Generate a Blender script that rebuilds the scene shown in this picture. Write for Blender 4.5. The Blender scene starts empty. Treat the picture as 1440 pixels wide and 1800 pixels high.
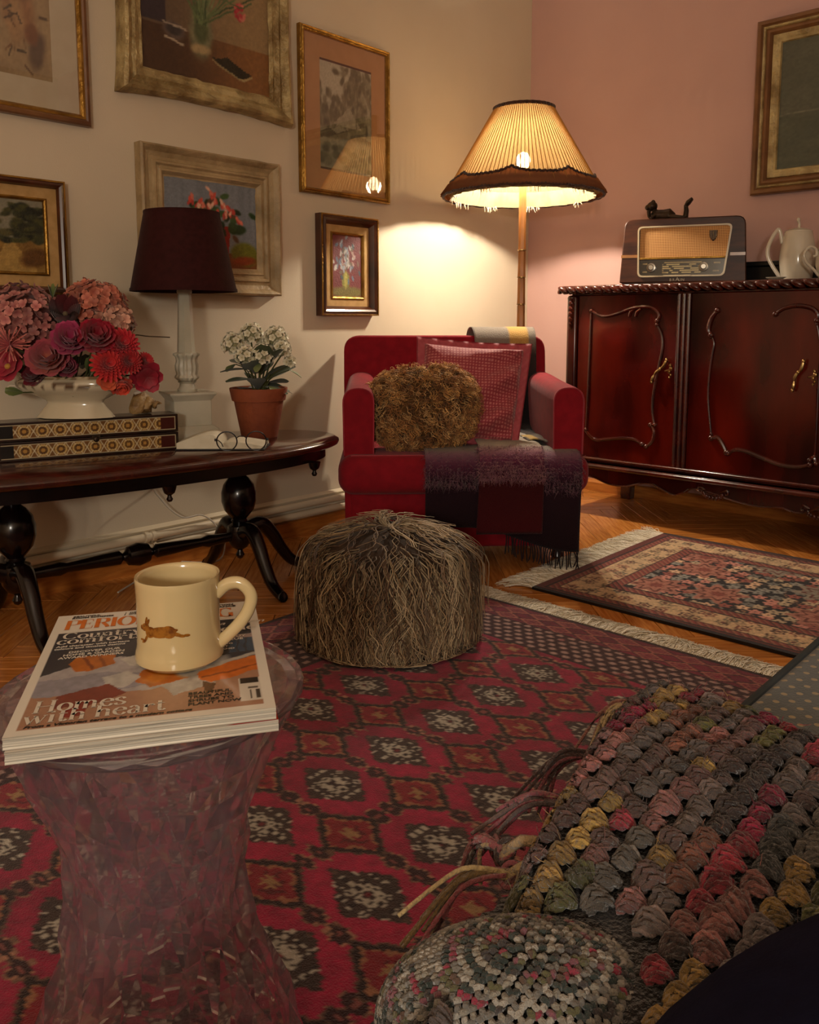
import bpy, math, random
import numpy as np
from math import sin, cos, pi, radians, sqrt, atan2
from mathutils import Vector, Matrix, Euler
random.seed(7)
rng = np.random.default_rng(7)
S = bpy.context.scene
COL = S.collection

# ---------------------------------------------------------------- camera, world, lights, exposure
HEAD, PITCH, FPX = radians(42.9), math.atan2(171, 1455), 1455.0     # frame taken as 1440 x 1800
CAM = Vector((2.466, -3.538, 0.82))
cd = bpy.data.cameras.new('camera')
cam = bpy.data.objects.new('camera', cd)
COL.objects.link(cam)
cam.location = CAM
cam.rotation_euler = (pi / 2 - PITCH, 0, HEAD)
cd.sensor_width = 36
cd.lens = FPX * 36 / 1800
cd.shift_y = -(900 - 736) / 1800
cd.clip_start = 0.02
S.camera = cam

w = bpy.data.worlds.new('world')
S.world = w
w.use_nodes = True
w.node_tree.nodes['Background'].inputs[0].default_value = (1, 0.72, 0.5, 1)
w.node_tree.nodes['Background'].inputs[1].default_value = 0.02

def light(name, kind, loc, power, color, size):
    l = bpy.data.lights.new(name, kind)
    l.energy = power
    l.color = color
    l.shadow_soft_size = size
    o = bpy.data.objects.new(name, l)
    o.location = loc
    COL.objects.link(o)
    return o
# a second lamp of the room, behind the sofa the photograph is taken from
light('room_lamp_light', 'POINT', (3.62, -5.2, 1.2), 132, (1, 0.91, 0.78), 0.16)
# the bulb of the floor lamp (its shade and bulb are built below)
light('floor_lamp_light', 'POINT', (0.45, -0.69, 1.458), 215, (1, 0.87, 0.69), 0.035)

S.view_settings.view_transform = 'Standard'
S.view_settings.look = 'None'
S.view_settings.exposure = 0.0
S.view_settings.gamma = 1
S.view_settings.use_curve_mapping = False
S.cycles.use_denoising = True
S.cycles.sample_clamp_indirect = 4
S.cycles.max_bounces = 10
S.cycles.transmission_bounces = 10
S.cycles.transparent_max_bounces = 16

# ---------------------------------------------------------------- helpers
def lin(c):
    if isinstance(c, str):
        c = [int(c[i:i + 2], 16) / 255 for i in (0, 2, 4)]
    return tuple(x / 12.92 if x <= 0.04045 else ((x + 0.055) / 1.055) ** 2.4 for x in c[:3])
def linarr(a):
    a = np.clip(a, 0, 1)
    return np.where(a <= 0.04045, a / 12.92, ((a + 0.055) / 1.055) ** 2.4)
def rgb(h):
    return np.array([int(h[i:i + 2], 16) / 255 for i in (0, 2, 4)])

def tag(o, label=None, cat=None, group=None, kind=None):
    if label: o['label'] = label
    if cat: o['category'] = cat
    if group: o['group'] = group
    if kind: o['kind'] = kind
    return o
def thing(name, label, cat, loc=(0, 0, 0), rz=0.0, group=None):
    o = bpy.data.objects.new(name, None)
    o.empty_display_size = 0.05
    COL.objects.link(o)
    o.location = loc
    o.rotation_euler = (0, 0, rz)
    return tag(o, label, cat, group)
def copy_tree(o, parent=None):
    c = o.copy()
    COL.objects.link(c)
    if parent: c.parent = parent
    for ch in list(o.children):
        copy_tree(ch, c)
    return c

def link_mesh(name, me, m, parent=None, angle=40):
    me.materials.append(m)
    if angle is not None:
        me.polygons.foreach_set('use_smooth', [True] * len(me.polygons))
        if angle < 180:
            me.set_sharp_from_angle(angle=radians(angle))
    o = bpy.data.objects.new(name, me)
    COL.objects.link(o)
    if parent: o.parent = parent
    return o
def set_colors(me, cols):
    a = me.color_attributes.new('Col', 'FLOAT_COLOR', 'POINT')
    c = np.ones((len(me.vertices), 4), np.float32)
    c[:, :3] = linarr(np.asarray(cols, float))
    a.data.foreach_set('color', c.ravel())

class MB:
    """collects shapes into one mesh"""
    def __init__(s):
        s.v, s.f, s.c, s.n, s.anyc = [], [], [], 0, False
    def add(s, v, f, col=None, T=None):
        v = np.asarray(v, float).reshape(-1, 3)
        if T is not None:
            M = np.array(T)
            v = v @ M[:3, :3].T + M[:3, 3]
        s.v.append(v)
        n = s.n
        s.f += [tuple(n + i for i in q) for q in f]
        s.n += len(v)
        if col is not None: s.anyc = True
        c = np.ones((len(v), 3)) * 0.5 if col is None else np.broadcast_to(np.asarray(col, float), (len(v), 3))
        s.c.append(c)
        return s
    def box(s, c, d, T=None, col=None):
        x, y, z = [q / 2 for q in d]
        v = [(c[0] + a * x, c[1] + b * y, c[2] + e * z) for e in (-1, 1) for b in (-1, 1) for a in (-1, 1)]
        return s.add(v, [(0, 2, 3, 1), (4, 5, 7, 6), (0, 1, 5, 4), (2, 6, 7, 3), (0, 4, 6, 2), (1, 3, 7, 5)], col, T)
    def tube(s, path, r, n=8, T=None, col=None, flat=1.0, caps=True, up=None):
        P = np.asarray(path, float)
        m = len(P)
        r = np.broadcast_to(np.asarray(r, float), (m,))
        t = np.gradient(P, axis=0)
        t /= np.linalg.norm(t, axis=1, keepdims=True) + 1e-12
        a = np.array(up if up is not None else ((0, 0, 1) if abs(t[0][2]) < 0.9 else (1, 0, 0)), float)
        V = []
        for k in range(m):
            a = a - t[k] * (a @ t[k])
            a /= np.linalg.norm(a) + 1e-12
            b = np.cross(t[k], a)
            for j in range(n):
                q = 2 * pi * j / n
                V.append(P[k] + r[k] * (cos(q) * b + sin(q) * a * flat))
        F = [(k * n + j, k * n + (j + 1) % n, (k + 1) * n + (j + 1) % n, (k + 1) * n + j) for k in range(m - 1) for j in range(n)]
        if caps:
            F += [tuple(range(n - 1, -1, -1)), tuple((m - 1) * n + j for j in range(n))]
        cc = None
        if col is not None:
            cc = np.asarray(col, float)
            if cc.ndim == 2: cc = np.repeat(cc, n, axis=0)
        return s.add(V, F, cc, T)
    def lathe(s, prof, n=32, T=None, col=None, sx=1.0, sy=1.0, rf=None, caps=True, phase=0.0):
        V, C, m = [], [], len(prof)
        for (r, z) in prof:
            for j in range(n):
                a = 2 * pi * j / n + phase
                q = r * (rf(a, z) if rf else 1.0)
                V.append((q * cos(a) * sx, q * sin(a) * sy, z))
                if callable(col): C.append(col(a, z))
        F = [(k * n + j, k * n + (j + 1) % n, (k + 1) * n + (j + 1) % n, (k + 1) * n + j) for k in range(m - 1) for j in range(n)]
        if caps:
            if prof[0][0] > 1e-6: F.append(tuple(range(n - 1, -1, -1)))
            if prof[-1][0] > 1e-6: F.append(tuple((m - 1) * n + j for j in range(n)))
        return s.add(V, F, C if callable(col) else col, T)
    def ell(s, c, r, T=None, col=None, nu=14, nv=9):
        V = [(c[0] + r[0] * sin(pi * i / nv) * cos(2 * pi * j / nu), c[1] + r[1] * sin(pi * i / nv) * sin(2 * pi * j / nu), c[2] - r[2] * cos(pi * i / nv))
             for i in range(nv + 1) for j in range(nu)]
        F = [(k * nu + j, k * nu + (j + 1) % nu, (k + 1) * nu + (j + 1) % nu, (k + 1) * nu + j) for k in range(nv) for j in range(nu)]
        return s.add(V, F, col, T)
    def prism(s, poly, lo, hi, axis='y', T=None, col=None):
        """extrude a 2-D polygon; axis y: (x,z) outline between y=lo..hi; z: (x,y); x: (y,z)"""
        n = len(poly)
        def p(a, b, h):
            return {'y': (a, h, b), 'z': (a, b, h), 'x': (h, a, b)}[axis]
        V = [p(a, b, lo) for a, b in poly] + [p(a, b, hi) for a, b in poly]
        F = [tuple(range(n)), tuple(range(2 * n - 1, n - 1, -1))] + [(i, i + n, (i + 1) % n + n, (i + 1) % n) for i in range(n)]
        return s.add(V, F, col, T)
    def grid(s, P, col=None, T=None):
        P = np.asarray(P, float)
        a, b = P.shape[:2]
        F = [(i * b + j, i * b + j + 1, (i + 1) * b + j + 1, (i + 1) * b + j) for i in range(a - 1) for j in range(b - 1)]
        c = None
        if col is not None:
            c = np.asarray(col, float)
            if c.ndim == 3: c = c.reshape(-1, 3)
        return s.add(P.reshape(-1, 3), F, c, T)
    def build(s, name, m, parent=None, angle=40, bevel=0, seg=2, subsurf=0, solid=0, recalc=True):
        me = bpy.data.meshes.new(name)
        me.from_pydata(np.concatenate(s.v).tolist(), [], s.f)
        if s.anyc: set_colors(me, np.concatenate(s.c))
        if recalc:
            import bmesh
            bm = bmesh.new(); bm.from_mesh(me)
            bmesh.ops.recalc_face_normals(bm, faces=bm.faces)
            bm.to_mesh(me); bm.free()
        o = link_mesh(name, me, m, parent, angle)
        if solid:
            md = o.modifiers.new('solid', 'SOLIDIFY'); md.thickness = solid; md.offset = 0
        if bevel:
            md = o.modifiers.new('bevel', 'BEVEL'); md.width = bevel; md.segments = seg; md.limit_method = 'ANGLE'; md.angle_limit = radians(35)
        if subsurf:
            md = o.modifiers.new('sub', 'SUBSURF'); md.levels = subsurf; md.render_levels = subsurf
        return o

def fast_grid(name, P, cols, m, parent=None):
    """dense coloured grid (rows, cols, 3)"""
    a, b = P.shape[:2]
    i = np.arange((a - 1) * (b - 1))
    k = (i // (b - 1)) * b + i % (b - 1)
    F = np.stack([k, k + 1, k + b + 1, k + b], 1)
    me = bpy.data.meshes.new(name)
    me.vertices.add(a * b)
    me.vertices.foreach_set('co', P.reshape(-1, 3).astype(np.float32).ravel())
    me.loops.add(F.size)
    me.loops.foreach_set('vertex_index', F.ravel().astype(np.int32))
    me.polygons.add(len(F))
    me.polygons.foreach_set('loop_start', np.arange(0, F.size, 4, dtype=np.int32))
    me.polygons.foreach_set('loop_total', np.full(len(F), 4, np.int32))
    me.update(calc_edges=True)
    if cols is not None: set_colors(me, cols.reshape(-1, 3))
    return link_mesh(name, me, m, parent, 180)

def strands(name, paths, radii, cols, m, parent=None, sides=3):
    """many thin tapered tubes: paths (N,S,3), radii (N,S), cols (N,3) or (N,S,3)"""
    N, K = paths.shape[:2]
    t = np.gradient(paths, axis=1)
    t /= np.linalg.norm(t, axis=2, keepdims=True) + 1e-9
    ref = np.where(np.abs(t[..., 2:3]) < 0.8, np.array([0, 0, 1.0]), np.array([1.0, 0, 0]))
    a = np.cross(t, ref); a /= np.linalg.norm(a, axis=2, keepdims=True) + 1e-9
    b = np.cross(t, a)
    rings = []
    for j in range(sides):
        q = 2 * pi * j / sides
        rings.append(paths + radii[..., None] * (cos(q) * a + sin(q) * b))
    V = np.stack(rings, 2)                       # N,K,sides,3
    idx = np.arange(N * K * sides).reshape(N, K, sides)
    j2 = np.roll(np.arange(sides), -1)
    F = np.stack([idx[:, :-1, :], idx[:, :-1][:, :, j2], idx[:, 1:][:, :, j2], idx[:, 1:, :]], -1).reshape(-1, 4)
    me = bpy.data.meshes.new(name)
    me.vertices.add(V.size // 3)
    me.vertices.foreach_set('co', V.astype(np.float32).ravel())
    me.loops.add(F.size)
    me.loops.foreach_set('vertex_index', F.ravel().astype(np.int32))
    me.polygons.add(len(F))
    me.polygons.foreach_set('loop_start', np.arange(0, F.size, 4, dtype=np.int32))
    me.polygons.foreach_set('loop_total', np.full(len(F), 4, np.int32))
    me.update(calc_edges=True)
    c = np.asarray(cols, float)
    if c.ndim == 2: c = np.repeat(c[:, None], K, 1)
    set_colors(me, np.repeat(c[:, :, None], sides, 2).reshape(-1, 3))
    return tag(link_mesh(name, me, m, parent, 180), kind='stuff')

def smooth(pts, k=6, closed=False):
    """Catmull-Rom through points"""
    P = [np.array(p, float) for p in pts]
    n = len(P)
    out = []
    for i in range(n if closed else n - 1):
        if closed:
            p0, p1, p2, p3 = P[(i - 1) % n], P[i], P[(i + 1) % n], P[(i + 2) % n]
        else:
            p0, p1, p2, p3 = P[max(i - 1, 0)], P[i], P[i + 1], P[min(i + 2, n - 1)]
        for j in range(k):
            t = j / k
            out.append(0.5 * ((2 * p1) + (p2 - p0) * t + (2 * p0 - 5 * p1 + 4 * p2 - p3) * t * t + (3 * p1 - p0 - 3 * p2 + p3) * t ** 3))
    if not closed: out.append(P[-1])
    return np.array(out)
def Tm(loc=(0, 0, 0), rot=(0, 0, 0), sc=1.0):
    return Matrix.Translation(loc) @ Euler(rot).to_matrix().to_4x4() @ Matrix.Scale(sc, 4)
def aim(loc, d, spin=0.0):
    """matrix taking local +z onto direction d"""
    q = Vector(d).normalized().to_track_quat('Z', 'Y')
    return Matrix.Translation(loc) @ q.to_matrix().to_4x4() @ Matrix.Rotation(spin, 4, 'Z')
def sm(a, b, x):
    t = np.clip((x - a) / (b - a), 0, 1)
    return t * t * (3 - 2 * t)

# numpy noise
def _hash(i, j, seed):
    h = (i * 374761393 + j * 668265263 + seed * 982451653) & 0xFFFFFFFF
    h = ((h ^ (h >> 13)) * 1274126177) & 0xFFFFFFFF
    return ((h ^ (h >> 16)) & 0xFFFF) / 65535.0
def vnoise(x, y, seed=0):
    x = np.asarray(x, float); y = np.asarray(y, float)
    i, j = np.floor(x).astype(np.int64), np.floor(y).astype(np.int64)
    u, v = x - i, y - j
    u, v = u * u * (3 - 2 * u), v * v * (3 - 2 * v)
    return (_hash(i, j, seed) * (1 - u) + _hash(i + 1, j, seed) * u) * (1 - v) + (_hash(i, j + 1, seed) * (1 - u) + _hash(i + 1, j + 1, seed) * u) * v
def fbm(x, y, seed=0, o=4):
    s, a, t = 0, 0.5, 0
    for k in range(o):
        s = s + a * vnoise(x * 2 ** k, y * 2 ** k, seed + k); t += a; a *= 0.5
    return s / t
def worley(x, y, seed=0):
    """distance to the nearest jittered cell point, its random id, offset"""
    i, j = np.floor(x).astype(np.int64), np.floor(y).astype(np.int64)
    best = np.full(np.shape(x), 9.0); bid = np.zeros(np.shape(x)); ba = np.zeros(np.shape(x))
    for di in (-1, 0, 1):
        for dj in (-1, 0, 1):
            px, py = i + di + 0.2 + 0.6 * _hash(i + di, j + dj, seed), j + dj + 0.2 + 0.6 * _hash(i + di, j + dj, seed + 1)
            d = np.hypot(x - px, y - py)
            m = d < best
            best = np.where(m, d, best); bid = np.where(m, _hash(i + di, j + dj, seed + 2), bid); ba = np.where(m, np.arctan2(y - py, x - px), ba)
    return best, bid, ba

# materials
def mat(name, col, rough=0.5, col2=None, scale=6.0, stretch=(1, 1, 1), detail=4, lo=0.35, hi=0.65, metal=0.0, bump=0.0, bscale=60.0,
        bstretch=(1, 1, 1), coat=0.0, sheen=0.0, trans=0.0, ior=1.45, sss=0.0, vc=False, spec=0.5, island=0.0, vmul=0.0, alpha=1.0):
    m = bpy.data.materials.new(name)
    m.use_nodes = True
    nt = m.node_tree; N = nt.nodes; K = nt.links
    b = N['Principled BSDF']
    b.inputs['Roughness'].default_value = rough
    b.inputs['Metallic'].default_value = metal
    b.inputs['Coat Weight'].default_value = coat
    b.inputs['Coat Roughness'].default_value = 0.12
    b.inputs['Sheen Weight'].default_value = sheen
    b.inputs['Transmission Weight'].default_value = trans
    b.inputs['IOR'].default_value = ior
    b.inputs['Specular IOR Level'].default_value = spec
    if sss:
        b.inputs['Subsurface Weight'].default_value = sss
        b.inputs['Subsurface Radius'].default_value = (0.02, 0.015, 0.01)
    tc = N.new('ShaderNodeTexCoord')
    def mapped(st):
        mp = N.new('ShaderNodeMapping')
        mp.inputs['Scale'].default_value = st
        K.new(tc.outputs['Object'], mp.inputs['Vector'])
        return mp.outputs['Vector']
    src = None
    if vc:
        v = N.new('ShaderNodeVertexColor'); v.layer_name = 'Col'
        src = v.outputs['Color']
        if vmul:
            n = N.new('ShaderNodeTexNoise'); n.inputs['Scale'].default_value = scale; n.inputs['Detail'].default_value = detail
            K.new(mapped(stretch), n.inputs['Vector'])
            mr = N.new('ShaderNodeMapRange'); mr.inputs['To Min'].default_value = 1 - vmul; mr.inputs['To Max'].default_value = 1 + vmul
            K.new(n.outputs['Fac'], mr.inputs['Value'])
            mx = N.new('ShaderNodeMix'); mx.data_type = 'RGBA'; mx.blend_type = 'MULTIPLY'; mx.inputs[0].default_value = 1
            K.new(src, mx.inputs[6]); K.new(mr.outputs['Result'], mx.inputs[7]); src = mx.outputs[2]
    elif col2:
        n = N.new('ShaderNodeTexNoise'); n.inputs['Scale'].default_value = scale; n.inputs['Detail'].default_value = detail
        K.new(mapped(stretch), n.inputs['Vector'])
        r = N.new('ShaderNodeValToRGB')
        r.color_ramp.elements[0].position = lo; r.color_ramp.elements[1].position = hi
        r.color_ramp.elements[0].color = lin(col) + (1,); r.color_ramp.elements[1].color = lin(col2) + (1,)
        K.new(n.outputs['Fac'], r.inputs['Fac']); src = r.outputs['Color']
    else:
        b.inputs['Base Color'].default_value = lin(col) + (1,)
    if src is not None and island:
        g = N.new('ShaderNodeNewGeometry'); oi = N.new('ShaderNodeObjectInfo')
        ad = N.new('ShaderNodeMath'); ad.operation = 'ADD'
        K.new(g.outputs['Random Per Island'], ad.inputs[0]); K.new(oi.outputs['Random'], ad.inputs[1])
        fr = N.new('ShaderNodeMath'); fr.operation = 'FRACT'; K.new(ad.outputs[0], fr.inputs[0])
        mr = N.new('ShaderNodeMapRange'); mr.inputs['To Min'].default_value = 1 - island; mr.inputs['To Max'].default_value = 1 + island
        K.new(fr.outputs[0], mr.inputs['Value'])
        mx = N.new('ShaderNodeMix'); mx.data_type = 'RGBA'; mx.blend_type = 'MULTIPLY'; mx.inputs[0].default_value = 1
        K.new(src, mx.inputs[6]); K.new(mr.outputs['Result'], mx.inputs[7]); src = mx.outputs[2]
    if src is not None: K.new(src, b.inputs['Base Color'])
    if bump:
        n2 = N.new('ShaderNodeTexNoise'); n2.inputs['Scale'].default_value = bscale; n2.inputs['Detail'].default_value = 3
        K.new(mapped(bstretch), n2.inputs['Vector'])
        bp = N.new('ShaderNodeBump'); bp.inputs['Strength'].default_value = bump; bp.inputs['Distance'].default_value = 0.02
        K.new(n2.outputs['Fac'], bp.inputs['Height']); K.new(bp.outputs['Normal'], b.inputs['Normal'])
    return m

def pane_material(name, ior, tint=(1, 1, 1), rough=0.0):
    """thin clear sheet: fresnel reflection over plain transparency"""
    m = bpy.data.materials.new(name); m.use_nodes = True
    nt = m.node_tree; N = nt.nodes; K = nt.links
    N.remove(N['Principled BSDF'])
    t = N.new('ShaderNodeBsdfTransparent'); t.inputs[0].default_value = tint + (1,)
    g = N.new('ShaderNodeBsdfGlossy'); g.inputs['Roughness'].default_value = rough
    x = N.new('ShaderNodeMixShader'); x.inputs[0].default_value = 0.008
    if ior:                                     # Schlick curve, the same from both faces of the sheet
        f = N.new('ShaderNodeLayerWeight'); f.inputs[0].default_value = 0.5
        q = N.new('ShaderNodeMath'); q.operation = 'POWER'; q.inputs[1].default_value = 4
        a = N.new('ShaderNodeMath'); a.operation = 'MULTIPLY_ADD'; a.inputs[1].default_value = 0.9; a.inputs[2].default_value = ior
        K.new(f.outputs['Facing'], q.inputs[0]); K.new(q.outputs[0], a.inputs[0]); K.new(a.outputs[0], x.inputs[0])
    K.new(t.outputs[0], x.inputs[1])
    K.new(g.outputs[0], x.inputs[2]);    K.new(x.outputs[0], N['Material Output'].inputs['Surface'])
    return m

M = {}
M['cream'] = mat('cream_wall', 'cfc0a8', 0.75, 'c9b9a0', 2, bump=0.05, bscale=220)
M['pink'] = mat('pink_wall', 'c09a90', 0.75, 'b9938a', 2, bump=0.05, bscale=220)
M['ceil'] = mat('ceiling_paint', 'f0ebe2', 0.9, 'ece6dc', 2)
M['under'] = mat('subfloor', '140a05', 0.9, '0c0603', 5)
M['parquet'] = mat('oak_parquet', 'a8642a', 0.24, 'c98440', 9, (1, 12, 1), island=0.22, bump=0.03, bscale=40, bstretch=(1, 10, 1), coat=0.25)
M['skirt'] = mat('varnished_skirting', 'a05c24', 0.32, 'bd7834', 10, (1, 1, 8), coat=0.3)
M['pipe'] = mat('cream_gloss_paint', 'd8c8ac', 0.32, 'd0bfa2', 4)
M['mahog'] = mat('mahogany', '220604', 0.22, '440f08', 5, (3, 3, 0.5), coat=0.25, lo=0.3, hi=0.75)
M['mahog_flame'] = mat('flame_mahogany', '1c0403', 0.2, '5e1408', 2.2, (2.2, 2, 0.7), coat=0.3, lo=0.33, hi=0.72)
M['mahog_trim'] = mat('carved_mahogany', '2c0b06', 0.25, '4a170c', 14, coat=0.4)
M['ebony'] = mat('dark_table_wood', '070303', 0.22, '120605', 5, (6, 1, 1), coat=0.15)
M['table_top'] = mat('table_top_wood', '2c0f09', 0.2, '45190e', 5, (6, 1, 1), coat=0.6)
M['brass'] = mat('aged_brass', 'b79a68', 0.3, '8a6c3c', 30, metal=1)
M['gold'] = mat('gilt', 'a8803c', 0.36, '7c5a24', 18, metal=0.85, bump=0.2, bscale=80)
M['gold_worn'] = mat('worn_gilt', 'bca876', 0.5, '7e673e', 14, (1, 1, 1), metal=0.25, bump=0.6, bscale=45)
M['cream_frame'] = mat('limed_cream_frame', 'b59c74', 0.5, '7a6644', 12, (1, 1, 1), bump=0.3, bscale=50, lo=0.3, hi=0.8)
M['brown_frame'] = mat('dark_brown_frame', '2c140a', 0.3, '4e2712', 8, coat=0.3)
M['walnut_frame'] = mat('walnut_frame', '5c3a22', 0.35, '7c5533', 9, coat=0.2)
M['liner'] = mat('linen_liner', 'b8935e', 0.8, 'a8844f', 40)
M['mat_peach'] = mat('peach_mat_board', 'b98a5c', 0.85, 'b38456', 20)
M['mat_white'] = mat('ivory_mat_board', 'cbbfa6', 0.85, 'c5b89e', 20)
M['canvas'] = mat('painted_canvas', '808080', 0.55, vc=True, vmul=0.08, scale=120, bump=0.15, bscale=160)
M['print'] = mat('printed_paper', '808080', 0.6, vc=True, vmul=0.04, scale=60)
M['gloss_print'] = mat('glossy_print', '808080', 0.22, vc=True, vmul=0.02, scale=60, coat=0.3)
M['picture_glass'] = pane_material('picture_glass', 0.2)
M['lens'] = pane_material('spectacle_lens', None, (0.97, 0.97, 0.97))
M['red_velvet'] = mat('crimson_upholstery', '86101e', 0.85, '780c1a', 30, sheen=0.09, spec=0.2, bump=0.12, bscale=320)
M['red_piping'] = mat('crimson_piping', '9a2634', 0.7, '8a1c2a', 50, sheen=0.3)
M['alabaster'] = mat('alabaster', 'c6c0ae', 0.3, 'aca692', 7, sss=0.25, lo=0.3, hi=0.7)
M['maroon_shade'] = mat('maroon_shade', '34100f', 0.8, '2c0b0a', 60, sheen=0.03, spec=0.2, bump=0.1, bscale=300)
M['terracotta'] = mat('terracotta', '8a4526', 0.75, '74361d', 9, bump=0.1, bscale=70)
M['soil'] = mat('potting_soil', '170d07', 0.95, '2a1a0f', 40, bump=0.6)
M['leaf'] = mat('dark_leaf', '24301a', 0.45, '3c4a26', 12)
M['leaf_pale'] = mat('pale_leaf', '6c7a3a', 0.5, '88904e', 14)
M['stem'] = mat('green_stem', '38401e', 0.6, '4a4a26', 20)
M['twig'] = mat('dry_twig', '4a3620', 0.8, '3a2a18', 30)
M['petal'] = mat('petal', '808080', 0.6, vc=True, vmul=0.2, scale=60, sheen=0.2)
M['ceramic_white'] = mat('white_glaze', 'c9c0ae', 0.14, 'c0b6a2', 4, coat=0.4)
M['ceramic_vc'] = mat('decorated_glaze', '808080', 0.14, vc=True, coat=0.4)
M['mug'] = mat('cream_glaze', 'cdb88a', 0.16, 'c4ad7d', 5, coat=0.5)
M['hare'] = mat('brown_decal', '6a3a10', 0.25, '96601e', 160, lo=0.4, hi=0.6)
M['shell'] = mat('sea_shell', 'b0905e', 0.5, '6e4e2a', 24, bump=0.4, bscale=60)
M['box_vc'] = mat('inlaid_wood', '808080', 0.3, vc=True, coat=0.4)
M['box_dark'] = mat('lacquered_box_wood', '1a0d09', 0.28, '2c1710', 10, coat=0.4)
M['paper'] = mat('page_paper', 'cfc6b0', 0.8, 'c6bca4', 30)
M['paper_edge'] = mat('page_edges', 'e0dacb', 0.75, '9a9386', 3, (1, 1, 260))
M['black_cover'] = mat('black_cover', '0c0a0a', 0.5, '141110', 30)
M['black_metal'] = mat('black_metal', '0a0909', 0.3, '141212', 30)
M['cable'] = mat('white_cable', 'c9c0b0', 0.5, 'c0b6a6', 30)
M['rug'] = mat('wool_pile', '808080', 0.95, vc=True, vmul=0.22, scale=300, sheen=0.15, bump=0.5, bscale=420)
M['fringe'] = mat('cotton_fringe', '808080', 0.9, vc=True)
M['fur'] = mat('fur', '808080', 0.6, vc=True, sheen=0.1, spec=0.3)
M['hide'] = mat('fur_backing', '3a2818', 0.9, '2a1c10', 30)
M['hide_gold'] = mat('golden_fur_backing', '5a3a14', 0.9, '3a240c', 30)
M['woven'] = mat('woven_cloth', '808080', 0.9, vc=True, vmul=0.15, scale=200, sheen=0.08, spec=0.2, bump=0.4, bscale=300)
M['cushion_print'] = mat('pink_check_cotton', '808080', 0.75, vc=True, vmul=0.05, scale=200, sheen=0.2, bump=0.1, bscale=300)
M['yarn'] = mat('wool_yarn', '808080', 0.9, vc=True, vmul=0.3, scale=240, sheen=0.3, bump=0.6, bscale=260)
M['navy'] = mat('navy_cloth', '17182f', 0.95, '121328', 60, bump=0.1, bscale=300, spec=0.1)
M['radio_wood'] = mat('radio_walnut', '2e150c', 0.42, '472412', 8, (1, 1, 6), coat=0.0, spec=0.35)
M['radio_inlay'] = mat('light_wood_inlay', '9a6a3c', 0.25, '86582e', 10, coat=0.5)
M['ivory'] = mat('ivory_plastic', 'c2b292', 0.3, 'b8a786', 10)
M['dial'] = mat('dial_glass', '808080', 0.12, vc=True, coat=0.5)
M['grille'] = mat('speaker_cloth', '808080', 0.8, vc=True)
M['bronze'] = mat('dark_bronze', '2a2018', 0.4, '443424', 30, metal=0.6)
M['black_box'] = mat('black_lacquer', '070606', 0.35, '0c0a0a', 20)
M['lamp_wood'] = mat('lamp_pole_wood', '7a4c22', 0.35, '935f2e', 10, (4, 4, 0.6), coat=0.3)
M['braid'] = mat('brown_braid', '4a2814', 0.85, '32190b', 40, sheen=0.2, bump=0.6, bscale=120)
M['steel'] = mat('nickel', '9a948a', 0.25, '847e74', 30, metal=1)
M['ink_orange'] = mat('orange_ink', 'd9762a', 0.3, 'd07024', 50)
M['ink_white'] = mat('white_ink', 'd8cfc0', 0.3, 'd2c8b8', 50)
M['ink_dark'] = mat('dark_ink', '1c1816', 0.3, '221e1a', 50)
# ---------------------------------------------------------------- the room (corner at the origin, walls on x = 0 and y = 0)
XR, YN, ZC = 5.2, -6.4, 3.0
def struct(name, c, d, m):
    o = MB().box(c, d).build(name, m, angle=None, recalc=False)
    return tag(o, kind='structure')
struct('wall_left', (-0.06, YN / 2, ZC / 2), (0.12, -YN + 0.24, ZC), M['cream'])
struct('wall_right', (XR / 2, 0.06, ZC / 2), (XR, 0.12, ZC), M['pink'])
struct('wall_far', (XR + 0.06, YN / 2, ZC / 2), (0.12, -YN + 0.24, ZC), M['cream'])
struct('wall_back', (XR / 2, YN - 0.06, ZC / 2), (XR, 0.12, ZC), M['cream'])
struct('ceiling', (XR / 2, YN / 2, ZC + 0.06), (XR + 0.24, -YN + 0.24, 0.12), M['ceil'])
floor = struct('floor', (XR / 2, YN / 2, -0.07), (XR + 0.24, -YN + 0.24, 0.114), M['under'])

# herringbone parquet: the planks nearest in view are parts of the floor, the rest is joined
F0 = np.array([-sin(HEAD), cos(HEAD), 0]); RT = np.array([cos(HEAD), sin(HEAD), 0])
FW = F0 * cos(PITCH) + np.array([0, 0, -sin(PITCH)]); UP = F0 * sin(PITCH) + np.array([0, 0, cos(PITCH)])
def project(p):
    v = np.asarray(p, float) - np.array(CAM)
    z = v @ FW
    return 720 + FPX * (v @ RT) / z, 736 - FPX * (v @ UP) / z, z
PL, PW = 0.42, 0.07
planks = []
c45, s45 = cos(radians(45)), sin(radians(45))
for k in range(-140, 141):
    for m_ in range(-16, 17):
        for kind in (0, 1):
            if kind == 0: x, y, r = k * PW + 2 * PL * m_ + PL / 2, k * PW + PW / 2, 0
            else: x, y, r = (k - 1) * PW + 2 * PL * m_ + PW / 2, k * PW + PL / 2, pi / 2
            X, Y = x * c45 - y * s45 + 1.0, x * s45 + y * c45 - 1.6
            e = 0.17
            if not (e < X < XR - e and YN + e < Y < -e):
                if -0.13 < X < XR + 0.13 and YN - 0.13 < Y < 0.13: planks.append((9e9, X, Y, r + pi / 4))
                continue
            px, py, z = project((X, Y, 0))
            vis = z > 0.5 and -60 < px < 1500 and 0 < py < 1850
            hid = (X > 0.9 and X < 2.6 and Y < -1.85) or (X > 1.25 and -1.3 < Y < -0.75)
            planks.append((z * z if vis and not hid else 1e6 + z, X, Y, r + pi / 4))
planks.sort(key=lambda q: q[0])
pm = None
rest = MB()
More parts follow.
